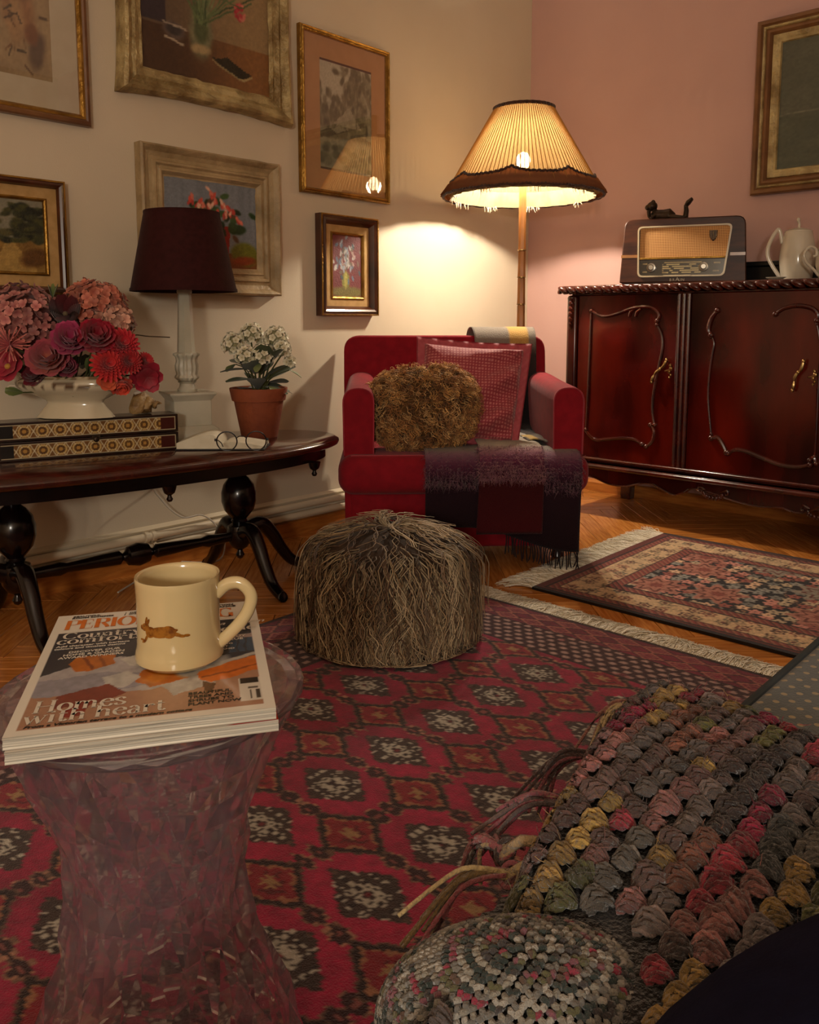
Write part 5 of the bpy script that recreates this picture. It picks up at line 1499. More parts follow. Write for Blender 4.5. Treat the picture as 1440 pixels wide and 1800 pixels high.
sp = [(-PD + 0.03, 0.014), (-0.24, 0.017), (-0.22, 0.019), (-0.20, 0.013), (-0.10, 0.019), (-0.055, 0.02), (-0.045, 0.010), (-0.036, 0.016), (-0.03, 0.027), (0, 0.034), (0.03, 0.027), (0.036, 0.016), (0.045, 0.010), (0.055, 0.02), (0.10, 0.019), (0.2, 0.013), (0.22, 0.019), (0.24, 0.017), (PD - 0.03, 0.014)]
mb.lathe([(r, x) for x, r in sp], 18, T=Tm((0, 0, 0.152), (0, pi / 2, 0))).build('stretcher', M['ebony'], ct)

# ---------------------------------------------------------------- inlaid box
b0, b1 = on_z(8, 807, TH), on_z(316, 784, TH)
bdir = (b1 - b0) / np.linalg.norm(b1 - b0); bnrm = np.array([-bdir[1], bdir[0], 0])
b0 = b0 - bnrm * 0.06; b1 = b1 - bnrm * 0.06 - bdir * 0.018
bdir = (b1 - b0); bang = atan2(bdir[1], bdir[0])
BL = float(np.hypot(bdir[0], bdir[1])) + 0.02
BH, BD = 0.104, 0.09
st = b1 - np.array([cos(bang), sin(bang), 0]) * BL
bxo = thing('inlaid_box', 'long two tiered inlaid wooden box with star mosaic fronts under the flower bowl', 'box', (st[0], st[1], TH), bang)
def star(u, v, s):
    """hexagonal star mosaic, u along, v up in metres"""
    hx = u / s
    i = np.floor(hx); x = (hx - i - 0.5) * s; y = v
    r = np.hypot(x, y); a = np.arctan2(y, x)
    c = np.ones(u.shape + (3,)) * rgb('6e4a24')
    k6 = np.abs(np.sin(a * 6))
    c = np.where(((r < s * 0.46) & (k6 > 0.5))[..., None], rgb('8a6430'), c)
    c = np.where((np.abs(r - s * 0.30) < s * 0.045)[..., None], rgb('b89a62'), c)
    c = np.where((r < s * 0.24)[..., None] & (k6[..., None] > 0.6), rgb('3c2614'), c)
    c = np.where((r < s * 0.12)[..., None], rgb('a87c3c'), c)
    q = np.abs(np.abs(x) * 1.732 + np.abs(y) - s * 0.86) < s * 0.05
    q2 = np.abs(np.abs(y) - np.abs(x) * 1.732 + s * 0.05) < s * 0.05
    c = np.where((q | (q2 & (r > s * 0.25)))[..., None], rgb('c0b292'), c)
    return c
for nm, z0, z1 in (('box_base', 0.0, 0.051), ('box_lid', 0.053, BH)):
    pt = MB().box((BL / 2, BD / 2, (z0 + z1) / 2), (BL, BD, z1 - z0)).build(nm, M['box_dark'], bxo, bevel=0.0015)
    nx, nz = 300, 26
    X, Z = np.meshgrid(np.linspace(0.008, BL - 0.008, nx), np.linspace(z0 + 0.0065, z1 - 0.0065, nz))
    h = z1 - z0 - 0.013
    c = star(X - 0.0, Z - (z0 + z1) / 2, 0.0445)
    m_ = X > BL - 0.05
    c = np.where(m_[..., None], rgb('3e120c'), c)
    m_ = (X < 0.04)
    c = np.where(m_[..., None], rgb('120a08'), c)
    brd = (np.abs(Z - (z0 + z1) / 2) > h / 2 - 0.0022) | (X > BL - 0.0105)
    c = np.where(brd[..., None], rgb('a89a7c'), c)
    fast_grid('mosaic_panel', np.stack([X, np.full_like(X, -0.0012), Z], -1), c, M['box_vc'], pt)
lt = MB().box((BL * 0.52, -0.003, 0.052), (0.022, 0.006, 0.012)).ell((BL * 0.52, -0.006, 0.046), (0.008, 0.004, 0.008), nu=10, nv=6).build('latch', M['bronze'], bxo)
BM = Matrix.Translation((st[0], st[1], TH)) @ Matrix.Rotation(bang, 4, 'Z')

# ---------------------------------------------------------------- footed bowl with the flowers
fpnt = on_z(117, 723, TH + BH)
inl = BM.inverted() @ Vector(fpnt); inl.y = 0.045
bw = BM @ Vector((inl.x, inl.y, BH))
bowl = thing('footed_bowl', 'cream ceramic footed bowl with brown transfer flowers, standing on the inlaid box', 'bowl', tuple(bw), HEAD)
def bcol(a, z):
    k = fbm(np.array(a * 9.0), np.array(z * 160), 7)
    c = rgb('c4b89e')
    if 0.078 < z < 0.108 and k > 0.57: c = rgb('5a4634')
    if z > 0.108: c = rgb('80684c') if k > 0.45 else rgb('b5a688')
    return c
def brf(a, z): return 1 + (0.05 * abs(sin(a * 5)) if z < 0.012 else 0.012 * sin(a * 10) if z > 0.1 else 0)
MB().lathe([(0.085, 0.0), (0.098, 0.002), (0.094, 0.012), (0.080, 0.03), (0.072, 0.042), (0.076, 0.05), (0.105, 0.065), (0.138, 0.078), (0.152, 0.09), (0.153, 0.10), (0.146, 0.108), (0.135, 0.112), (0.138, 0.118), (0.132, 0.118), (0.125, 0.108), (0.12, 0.085), (0.06, 0.055), (0.0, 0.05)],
           120, col=bcol, rf=brf, sx=1.06, sy=0.52, caps=True).build('bowl_body', M['ceramic_vc'], bowl, angle=60)
for s_ in (-1, 1):
    MB().tube(smooth([(s_ * 0.15, 0, 0.085), (s_ * 0.178, 0, 0.088), (s_ * 0.182, 0, 0.074), (s_ * 0.165, 0, 0.068)], 5), 0.005, 8).build('bowl_handle', M['ceramic_white'], bowl)
BC = np.array(bw) + np.array([0, 0, 0.075])

def petal(mb, T, L_, W_, cup, curl, c0, c1, n=5, k=4):
    """one petal growing along local x, bending up (z)"""
    P = np.zeros((n, k, 3)); C = np.zeros((n, k, 3))
    for i in range(n):
        t = i / (n - 1)
        wd = W_ * (sin(pi * min(1, 0.12 + 0.8 * t)) ** 0.7) * (0.35 + 0.65 * min(1, t * 1.6))
        for j in range(k):
            s_ = (j / (k - 1) - 0.5) * 2
            P[i, j] = (L_ * t * (1 - 0.25 * curl * t), s_ * wd / 2, L_ * (curl * t * t) + cup * wd * s_ * s_ * 0.5)
            C[i, j] = rgb(c0) * (1 - t) + rgb(c1) * t
    mb.grid(P, C, T)
def bloom(kind, name, label, px, py, dist, size, c0, c1, cmid=None, up=0.0, group='flowers in the footed bowl', turn=None):
    p = at_d(px, py, dist)
    d = np.array(p) - BC; d[2] = d[2] + 0.05
    d = d / np.linalg.norm(d) + (np.array(CAM) - p) / np.linalg.norm(np.array(CAM) - p) * 1.1 + np.array([0, 0, up])
    if turn is not None: d = np.array(turn, float)
    r = random.Random(int(px * 31 + py))
    root = thing(name, label, 'flower', tuple(p), 0, group)
    A = aim((0, 0, 0), d)
    mb = MB()
    R_ = size / 2
    if kind == 'hydrangea':
        nf = int(80 + 120 * (size > 0.15))
        for k in range(nf):
            z = 1 - 1.55 * (k + 0.5) / nf; a = k * 2.39996
            q = np.array([sqrt(1 - z * z) * cos(a), sqrt(1 - z * z) * sin(a), z]) * R_ * r.uniform(0.86, 1.02)
            B = A @ aim(q, q + np.array([r.gauss(0, 1), r.gauss(0, 1), r.gauss(0, 1)]) * R_ * 0.3, r.uniform(0, 6))
            f = r.uniform(0.8, 1.15)
            cc0 = tuple(np.clip(rgb(c0) * f, 0, 1)); cc1 = tuple(np.clip(rgb(c1) * f, 0, 1))
            h0 = ''.join('%02x' % int(x * 255) for x in cc0); h1 = ''.join('%02x' % int(x * 255) for x in cc1)
            for m_ in range(4):
                petal(mb, B @ Matrix.Rotation(m_ * pi / 2, 4, 'Z'), 0.0158 * r.uniform(0.8, 1.15), 0.0168, 0.25, r.uniform(0.05, 0.45), h0, h1, 4, 3)
        mb.ell((0, 0, 0), (R_ * 0.8,) * 3, T=A, col=rgb(c0) * 0.8, nu=12, nv=8)
    elif kind == 'peony':
        for lay, (m_, l_, cu) in enumerate(((9, 1.0, 0.35), (8, 0.9, 0.7), (8, 0.75, 1.0), (7, 0.55, 1.35), (5, 0.38, 1.7))):
            for k in range(m_):
                B = A @ Tm((0, 0, -0.35 * R_ + 0.05 * R_ * lay), (0, 0, 2 * pi * k / m_ + lay * 0.4 + r.uniform(-0.15, 0.15)))
                petal(mb, B, R_ * l_ * r.uniform(0.9, 1.08), R_ * 0.85 * (1 - 0.08 * lay), 0.45, cu, c0, c1, 6, 5)
    elif kind == 'dahlia':
        for lay in range(6):
            m_ = 20 - 2 * lay
            for k in range(m_):
                B = A @ Tm((0, 0, 0.05 * R_ * lay), (0, 0, 2 * pi * (k + 0.5 * (lay % 2)) / m_))
                petal(mb, B, R_ * (1 - 0.13 * lay), R_ * 0.30, 0.7, 0.05 + 0.16 * lay, c0, c1, 4, 3)
        mb.ell((0, 0, R_ * 0.12), (R_ * 0.25, R_ * 0.25, R_ * 0.18), T=A, col=rgb(c0) * 0.7, nu=10, nv=6)
    elif kind == 'spider':
        for k in range(46):
            a, e_ = r.uniform(0, 2 * pi), r.uniform(0.0, 1.25)
            q = smooth([(0, 0, 0), (cos(a) * cos(e_) * R_ * 0.6, sin(a) * cos(e_) * R_ * 0.6, sin(e_) * R_ * 0.6), (cos(a) * cos(e_) * R_, sin(a) * cos(e_) * R_, sin(e_) * R_ * 0.8)], 4)
            t = np.linspace(0, 1, len(q))[:, None]
            mb.tube(q, np.linspace(0.0026, 0.0016, len(q)), 6, T=A, col=rgb(c0) * (1 - t) + rgb(c1) * t, flat=0.5)
    elif kind == 'open':
        m_ = 6
        for k in range(m_):
            petal(mb, A @ Tm((0, 0, 0), (0, 0, 2 * pi * k / m_)), R_ * r.uniform(0.92, 1.05), R_ * 0.9, 0.2, r.uniform(0.12, 0.3), c0, c1, 6, 5)
        for k in range(m_):
            petal(mb, A @ Tm((0, 0, R_ * 0.05), (0, 0, 2 * pi * (k + 0.5) / m_)), R_ * 0.7, R_ * 0.7, 0.3, 0.35, c0, c1, 5, 4)
    elif kind == 'ranunculus':
        for lay in range(8):
            m_ = 7
            for k in range(m_):
                rr = R_ * (1 - 0.1 * lay)
                B = A @ Tm((cos(2 * pi * k / m_ + lay) * rr * 0.12, sin(2 * pi * k / m_ + lay) * rr * 0.12, -0.5 * R_ + 0.02 * R_ * lay), (0, 0, 2 * pi * k / m_ + lay))
                petal(mb, B, rr * 1.15, rr * 1.05, 0.5, 1.15 + 0.05 * lay, c0, c1, 6, 5)
    pet = mb.build('petals', M['petal'], root, angle=180, recalc=False)
    if cmid:
        MB().ell((0, 0, R_ * 0.08), (R_ * 0.17, R_ * 0.17, R_ * 0.14), T=A, col=rgb(cmid), nu=10, nv=6).build('flower_centre', M['petal'], root, angle=180)
    s0 = np.array([0, 0, 0]) - np.array(A.to_3x3() @ Vector((0, 0, 1))) * R_ * 0.2
    tip = BC - np.array(p)
    rdir = np.array([r.uniform(-0.05, 0.05), r.uniform(-0.03, 0.03), -0.012])
    MB().tube(smooth([s0, s0 * 0.5 + (tip + rdir) * 0.5 + np.array([0, 0, 0.02]), tip + rdir], 5), 0.0026, 6).build('stem', M['stem'], root)
    return root
DB = float((np.array(BC) - np.array(CAM)) @ FW)
bloom('hydrangea', 'hydrangea_bloom', 'large dusty pink hydrangea head at the left of the bouquet', 40, 572, DB - 0.00, 0.225, '8a4848', 'b87c72')
bloom('hydrangea', 'hydrangea_bloom', 'peach pink hydrangea head at the top of the bouquet', 165, 552, DB + 0.03, 0.185, '8e4434', 'b9725c', up=0.5)
bloom('hydrangea', 'hydrangea_bloom', 'small pale pink hydrangea head at the upper right of the bouquet', 197, 572, DB + 0.00, 0.11, 'a06a58', 'c89a84')
bloom('ranunculus', 'ranunculus_bloom', 'dark maroon ranunculus between the two big hydrangeas', 115, 553, DB - 0.07, 0.085, '2c080c', '5a1018', '5a4a30')
bloom('spider', 'chrysanthemum_bloom', 'pink spider chrysanthemum with thin petals at the left edge', 18, 607, DB - 0.12, 0.11, '8c3038', 'c87468')
bloom('open', 'zinnia_bloom', 'crimson zinnia with a yellow centre low at the left edge', 15, 645, DB - 0.10, 0.10, '7c0c22', 'a01434', 'b08030')
bloom('peony', 'peony_bloom', 'pink and cream peony in the lower middle of the bouquet', 85, 628, DB - 0.12, 0.125, 'b87c50', 'b24a5c')
bloom('peony', 'rose_bloom', 'magenta pink rose in the centre of the bouquet', 124, 596, DB - 0.12, 0.11, '9a1a48', 'b03a64')
bloom('peony', 'rose_bloom', 'deep crimson rose right of the magenta rose', 170, 590, DB - 0.11, 0.115, '80081e', 'a81030')
bloom('dahlia', 'dahlia_bloom', 'scarlet dahlia at the right of the bouquet', 214, 606, DB - 0.07, 0.10, '8a0a18', 'bc1c2a')
bloom('dahlia', 'dahlia_bloom', 'red orange dahlia low on the right over the bowl rim', 190, 642, DB - 0.10, 0.10, '98101a', 'c42c2c')
bloom('dahlia', 'dahlia_bloom', 'dark red dahlia between the scarlet dahlia and the tip flower', 226, 636, DB - 0.08, 0.075, '7a0a14', 'a81c22')
bloom('peony', 'poppy_bloom', 'coral orange poppy hanging lowest over the bowl rim', 213, 677, DB - 0.06, 0.072, 'c8502c', 'd84a34', turn=(0.5, -0.2, -0.5))
bloom('open', 'poppy_bloom', 'coral petalled flower left of the hanging poppy', 188, 671, DB - 0.09, 0.06, 'c04a2a', 'd06040')
bloom('open', 'cosmos_bloom', 'dark crimson open flower at the far right tip of the bouquet', 258, 662, DB - 0.03, 0.095, '6a0818', '98102c', turn=(0.7, -0.3, -0.25))
bloom('dahlia', 'carnation_bloom', 'small red carnation above the crimson tip flower', 255, 635, DB - 0.02, 0.055, '8a1018', 'b8242a')
bloom('peony', 'rose_bloom', 'dull red rose under the pink peony at the bowl rim', 60, 658, DB - 0.07, 0.075, '5c0a1c', '7c1828')
bloom('peony', 'rose_bloom', 'small dark pink rose at the bowl rim right of the peony', 118, 645, DB - 0.10, 0.065, '6c1028', '90304a')
bloom('peony', 'rose_bloom', 'shadowed maroon rose at the back right behind the dahlias', 205, 625, DB + 0.03, 0.08, '5a0a14', '80141e')
# green leaves among the blooms
for (x, y, dd, lab) in ((93, 525, 0.02, 'green leaf between the hydrangea heads'), (140, 520, 0.03, 'ochre leaf sticking up at the top of the bouquet'), (155, 655, -0.03, 'dark leaf over the bowl rim'), (40, 690, -0.06, 'dark leaf drooping over the left bowl rim')):
    p = at_d(x, y, DB + dd)
    lf = thing('leaf_sprig', lab, 'leaf', tuple(p), 0, 'leaves in the footed bowl')
    d = np.array(p) - BC; d /= np.linalg.norm(d)
    mb = MB(); c = ('4a5a2c', '6c7a40') if dd < 0.03 else ('a8742c', 'b88440')
    for k in (-1, 0, 1): petal(mb, aim((0, 0, 0), d + np.array([0.3 * k, 0.25 * k, 0.15]), k) @ Matrix.Rotation(-pi / 2, 4, 'Y'), 0.045, 0.028, 0.25, 0.15, *c)
    mb.build('leaf_blade', M['petal'], lf, angle=180, recalc=False)
    MB().tube(smooth([(0, 0, 0), (BC - p) * 0.5, BC - p], 4), 0.002, 5).build('stem', M['stem'], lf)
mb = MB()
for k in range(26):                                        # dark foliage filling the bowl
    a = rng.uniform(0, 2 * pi); q = np.array([0.125 * cos(a), 0.06 * sin(a), 0.115 + rng.uniform(-0.01, 0.03)])
    d = np.array([cos(a), sin(a), rng.uniform(-0.2, 0.6)])
    petal(mb, aim(q * np.array([0.8, 0.8, 1]), d, rng.uniform(0, 6)) @ Matrix.Rotation(-pi / 2, 4, 'Y'), 0.05, 0.028, 0.25, 0.1, '1e2814', '333f20', 4, 3)
fo = mb.build('foliage', M['petal'], None, angle=180, recalc=False)
fo.location = bowl.location; fo.rotation_euler = bowl.rotation_euler
tag(fo, 'dark green foliage filling the footed bowl below the blooms', 'foliage')
tp0, tp1 = at_d(226, 591, DB + 0.04), at_d(299, 593, DB + 0.08)
tw = MB().tube(smooth([BC + np.array([0.02, 0.03, -0.01]), (BC + tp0) / 2 + np.array([0, 0, 0.025]), tp0, (tp0 + tp1) / 2 + np.array([0, 0, 0.001]), tp1], 5), 0.0018, 6).build('dry_twig', M['twig'])
tag(tw, 'thin dry twig sticking out sideways from the bouquet towards the table lamp', 'twig')

# shell
shp = BM @ Vector(((BM.inverted() @ Vector(on_z(258, 723, TH + BH))).x, 0.045, BH))
she = thing('conch_shell', 'knobbly tan conch shell on the right end of the inlaid box', 'shell', tuple(shp), HEAD)
mb = MB()
V, F = [], []
nt_, nr = 44, 14
for i in range(nt_):
    t = i / (nt_ - 1)
    a = t * 2.6 * 2 * pi
    gr = 0.004 + 0.022 * t ** 1.3
    cx = np.array([0.026 - 0.062 * t + 0.0, gr * 0.75 * cos(a), 0.028 + gr * 0.55 * sin(a)])
    for j in range(nr):
        b = 2 * pi * j / nr
        kn = 1 + 0.30 * max(0, sin(a * 4.0)) * (1 if 1 < j < 6 else 0.2)
        e = np.array([cos(b) * 0.9, sin(b) * cos(a), sin(b) * sin(a)])
        q = cx + e * gr * kn
        V.append((q[0], q[1], max(q[2], 0.001)))
for i in range(nt_ - 1):
    for j in range(nr): F.append((i * nr + j, i * nr + (j + 1) % nr, (i + 1) * nr + (j + 1) % nr, (i + 1) * nr + j))
F += [tuple(range(nr)), tuple((nt_ - 1) * nr + j for j in range(nr))]
mb.add(V, F).build('shell_whorl', M['shell'], she, angle=60)
MB().tube(smooth([(-0.02, -0.008, 0.012), (-0.036, -0.01, 0.008), (-0.052, -0.008, 0.006)], 4), np.linspace(0.012, 0.002, 9), 8).build('shell_canal', M['shell'], she)

# ridged white ornament at the far left end
q = on_z(1, 806, TH)
mb = MB().lathe([(0.0, 0.0), (0.03, 0.0), (0.033, 0.006), (0.028, 0.012), (0.033, 0.02), (0.028, 0.026), (0.033, 0.034), (0.027, 0.04), (0.02, 0.04), (0.019, 0.01), (0.0, 0.008)], 28).build('ridged_pot', M['ceramic_white'])
mb.location = (q[0] - 0.019, q[1] - 0.032, TH)
tag(mb, 'small ridged white pot at the left edge in front of the inlaid box', 'pot')

# ---------------------------------------------------------------- alabaster table lamp
lp = np.array([0.2, -2.12, TH])
tl = thing('table_lamp', 'unlit alabaster column table lamp with a dark maroon cone shade', 'table lamp', tuple(lp), bang)
def sq(mb, prof):                                      # square turned block: (half width, z)
    V = [(a * h, b * h, z) for h, z in prof for a, b in ((-1, -1), (1, -1), (1, 1), (-1, 1))]
    n_ = len(prof)
    F = [(k * 4 + j, k * 4 + (j + 1) % 4, (k + 1) * 4 + (j + 1) % 4, (k + 1) * 4 + j) for k in range(n_ - 1) for j in range(4)] + [(3, 2, 1, 0), tuple((n_ - 1) * 4 + j for j in range(4))]
    return mb.add(V, F)
sq(MB(), [(0.084, 0.0), (0.084, 0.028), (0.082, 0.031), (0.074, 0.04), (0.063, 0.048), (0.061, 0.05)]).build('plinth', M['alabaster'], tl, bevel=0.002)
sq(MB(), [(0.058, 0.049), (0.058, 0.128), (0.06, 0.13), (0.068, 0.142), (0.072, 0.146), (0.072, 0.153), (0.06, 0.154)]).build('pedestal_block', M['alabaster'], tl, bevel=0.002)
MB().lathe([(0.0, 0.153), (0.03, 0.153), (0.031, 0.16), (0.024, 0.168), (0.022, 0.178), (0.03, 0.184), (0.0, 0.185)], 32).build('column_foot', M['alabaster'], tl)
def leafy(a, z): return 1 + 0.07 * sin(a * 12) + 0.03 * sin(a * 24 + z * 200)
MB().lathe([(0.0, 0.183), (0.024, 0.184), (0.037, 0.196), (0.034, 0.202), (0.030, 0.206), (0.033, 0.22), (0.033, 0.235), (0.030, 0.25), (0.033, 0.26), (0.038, 0.266), (0.037, 0.271), (0.026, 0.275), (0.0, 0.275)], 72, rf=leafy).build('carved_knop', M['alabaster'], tl, angle=60)
MB().lathe([(0.0, 0.273), (0.0285, 0.273), (0.0275, 0.28), (0.0205, 0.45), (0.019, 0.458), (0.0, 0.458)], 8, phase=pi / 8).build('column', M['alabaster'], tl, angle=20)
MB().lathe([(0.0, 0.456), (0.022, 0.456), (0.023, 0.462), (0.02, 0.474), (0.016, 0.478), (0.014, 0.50), (0.0, 0.50)], 24).build('capital', M['alabaster'], tl)
SB, ST, SRB, SRT = 0.462, 0.700, 0.160, 0.112
shd = MB().lathe([(SRB, SB), (SRT, ST), (SRT - 0.003, ST), (SRB - 0.003, SB), (SRB, SB)], 64, caps=False).build('lamp_shade', M['maroon_shade'], tl, angle=40)
MB().lathe([(SRB - 0.002, SB - 0.001), (SRB + 0.0015, SB - 0.001), (SRB + 0.0005, SB + 0.008), (SRB - 0.003, SB + 0.008)], 64, caps=False).build('shade_binding', M['maroon_shade'], shd)
MB().lathe([(SRT - 0.003, ST + 0.001), (SRT + 0.0015, ST + 0.001), (SRT + 0.002, ST - 0.006)], 64, caps=False).build('shade_binding', M['maroon_shade'], shd)
mb = MB()
for k in range(3):
    a = 2 * pi * k / 3
    mb.tube([(0.012 * cos(a), 0.012 * sin(a), 0.495), (0.04 * cos(a), 0.04 * sin(a), 0.64), ((SRT - 0.002) * cos(a), (SRT - 0.002) * sin(a), ST - 0.004)], 0.0018, 6)
mb.build('shade_carrier', M['brass'], tl)
MB().lathe([(0.0, 0.575), (0.018, 0.57), (0.028, 0.55), (0.027, 0.53), (0.013, 0.505), (0.012, 0.498), (0.0, 0.498)], 20).build('bulb', M['ceramic_white'], tl)
# its flex over the back of the table to the floor
pts = [(0.10, -2.12, TH + 0.006), (0.035, -2.10, TH + 0.004), (0.016, -2.08, TH - 0.06), (0.02, -2.06, 0.33)]
for a, b in ((268, 850), (285, 880), (305, 900), (325, 910), (350, 905), (365, 910), (378, 922)):
    q = on_x(a, b, 0.047); pts.append((0.047, q[1], q[2]))
pts += [(0.055, -1.90, 0.06), (0.07, -1.92, 0.006), (0.10, -1.99, 0.0045)]
for a, b in ((306, 987), (284, 992), (266, 1000), (257, 1010)):
    q = on_z(a, b, 0.0045); pts.append((q[0], q[1], 0.0045))
pts.append((pts[-1][0] + 0.1, pts[-1][1] - 0.15, 0.0045))
tag(MB().tube(smooth(pts, 6), 0.0028, 8).build('lamp_cable', M['cable']), 'white lamp flex hanging behind the coffee table and trailing on the floor', 'cable')

# ---------------------------------------------------------------- potted plant
pp = np.array([0.305, -1.925, TH])
pl = thing('potted_plant', 'terracotta pot of white clustered flowers with dark leaves on the coffee table', 'potted plant', tuple(pp), HEAD)
MB().lathe([(0.0, 0.0), (0.056, 0.0), (0.058, 0.003), (0.079, 0.118), (0.085, 0.119), (0.0855, 0.122), (0.0925, 0.155), (0.092, 0.159), (0.084, 0.159), (0.078, 0.13), (0.0, 0.128)], 48).build('pot', M['terracotta'], pl, angle=35)
MB().lathe([(0.0, 0.143), (0.04, 0.146), (0.082, 0.142), (0.08, 0.132), (0.0, 0.132)], 32, rf=lambda a, z: 1 + 0.02 * sin(a * 7)).build('soil', M['soil'], pl)
cl = [(-0.082, 0.02, 0.285, 0.036), (-0.028, 0.04, 0.318, 0.036), (0.055, 0.02, 0.305, 0.036), (0.078, -0.01, 0.27, 0.028), (-0.03, -0.055, 0.25, 0.031), (0.022, -0.05, 0.252, 0.034), (0.03, 0.045, 0.28, 0.03), (0.10, 0.01, 0.23, 0.016)]
for (x, y, z, r) in cl:
    z += 0.012
    mb = MB(); rs = random.Random(int(x * 1000))
    nf = int(26 * r / 0.033)
    for k in range(nf):
        zz = 1 - 1.7 * (k + 0.5) / nf; a = k * 2.39996
        q = np.array([sqrt(1 - zz * zz) * cos(a), sqrt(1 - zz * zz) * sin(a), zz]) * r * rs.uniform(0.85, 1.05)
        B = aim(np.array([x, y, z]) + q, q, rs.uniform(0, 6)); f = rs.uniform(0.85, 1.0)
        for m_ in range(5):
            petal(mb, B @ Matrix.Rotation(m_ * 2 * pi / 5, 4, 'Z'), 0.0125, 0.0115, 0.2, 0.3, 'bcb490', 'e6e0cc', 4, 3)
        mb.ell((0, 0, 0.001), (0.0016, 0.0016, 0.0016), T=B, col=rgb('a08840'), nu=5, nv=4)
    mb.ell((x, y, z), (r * 0.75,) * 3, col=rgb('8e8a64'), nu=10, nv=7)
    mb.build('flower_cluster', M['petal'], pl, angle=180, recalc=False)
    MB().tube(smooth([(x * 0.15, y * 0.15, 0.14), (x * 0.45, y * 0.45, 0.2), (x, y, z - r * 0.6)], 5), 0.0028, 6).build('stem', M['stem'], pl)
lv = MB(); petal(lv, Matrix.Identity(4), 0.11, 0.062, 0.25, -0.15, '222c18', '3c4a28', 8, 5)
proto = None
for k in range(17):
    a = k * 2.4; el = rng.uniform(-0.15, 0.9)
    if proto is None:
        o = proto = lv.build('leaf', M['petal'], pl, angle=180, recalc=False)
    else:
        o = proto.copy(); COL.objects.link(o)
    o.location = (0.012 * cos(a), 0.012 * sin(a) , rng.uniform(0.155, 0.22)); o.rotation_euler = (rng.uniform(-0.4, 0.4), -el, a); sc_ = rng.uniform(0.75, 1.15); o.scale = (sc_,) * 3
for (x, y, z, a) in ((-0.085, -0.02, 0.235, 2.6), (0.125, 0.0, 0.215, 0.3), (0.05, -0.03, 0.165, 5.6), (0.02, -0.055, 0.24, 4.6)):
    mb = MB(); petal(mb, Matrix.Identity(4), 0.045, 0.03, 0.3, -0.1, '5c6a3a', '8a9058', 6, 4)
    o = mb.build('pale_leaf', M['petal'], pl, angle=180, recalc=False); o['label'] = 'pale yellow green young leaf'
    o.location = (x * 0.8, y, z); o.rotation_euler = (0.2, 0.5, a)
    MB().tube(smooth([(0, 0, 0.15), (x * 0.4, y * 0.5, z - 0.02), (x * 0.8, y, z)], 4), 0.0018, 5).build('stem', M['stem'], pl)

# ---------------------------------------------------------------- open notebook and spectacles
nb_c = on_z(388, 786, TH) + RT * 0.012 - F0 * 0.03
nb = thing('open_notebook', 'open cream paged notebook with a black cover on the coffee table', 'notebook', (nb_c[0], nb_c[1], TH), HEAD + 0.02)
# local x right in view, y away from the camera
mb = MB()
for s_ in (-1, 1):
    mb.box((s_ * 0.0642, 0.02, 0.003), (0.128, 0.118, 0.004))
mb.build('cover', M['black_cover'], nb, bevel=0.001)
for s_ in (-1, 1):
    xs = np.linspace(0, 0.124, 14)
    hz = (0.026 if s_ < 0 else 0.012) * np.sin(np.clip(xs / 0.124 * 1.0, 0, 1) ** 0.55 * pi * 0.93) * 1.0 + (0.018 if s_ < 0 else 0.008) * (1 - xs / 0.3)
    P = [[(s_ * x, y, 0.0055 + h) for x, h in zip(xs, hz)] for y in (-0.037, 0.077)]
    Q = [[(s_ * x, y, 0.0052) for x in xs] for y in (-0.037, 0.077)]
    V = [q for r in P for q in r] + [q for r in Q for q in r]
    F = []
    for j in range(13):
        F += [(j, j + 1, 14 + j + 1, 14 + j), (28 + j, 42 + j, 42 + j + 1, 28 + j + 1), (j, 28 + j, 28 + j + 1, j + 1), (14 + j, 14 + j + 1, 42 + j + 1, 42 + j)]
    F += [(13, 41, 55, 27), (0, 14, 42, 28)]
    MB().add(V, F).build('page_block', M['paper'], nb, angle=50)
gp = on_z(425, 792, TH + 0.022)
gl = thing('spectacles', 'round black wire spectacles resting on the open notebook', 'glasses', (gp[0], gp[1], TH + 0.022), HEAD + 0.12)
for s_ in (-1, 1):
    T = Tm((s_ * 0.039, 0, 0.026), (pi / 2 + 0.16, 0, 0))
    rm = MB().tube([(0.027 * cos(a), 0.027 * sin(a), 0) for a in np.linspace(0, 2 * pi, 33)], 0.0018, 8, T=T, caps=False).build('rim', M['black_metal'], gl)
    MB().lathe([(0.0, 0.0004), (0.0262, 0.0), (0.0262, -0.0008), (0.0, -0.0004)], 28, T=T).build('lens', M['lens'], rm)
    MB().box((s_ * 0.068, 0.002, 0.030), (0.008, 0.005, 0.007)).build('hinge', M['black_metal'], gl, bevel=0.001)
    MB().tube(smooth([(s_ * 0.070, 0.003, 0.031), (s_ * 0.068, 0.06, 0.02), (s_ * 0.064, 0.1, 0.006), (s_ * 0.062, 0.118, -0.006 if s_ < 0 else -0.008)], 5), 0.0014, 6).build('temple', M['black_metal'], gl)
MB().tube(smooth([(-0.0135, 0, 0.034), (-0.006, 0, 0.039), (0.006, 0, 0.039), (0.0135, 0, 0.034)], 4), 0.0014, 6).build('bridge', M['black_metal'], gl)
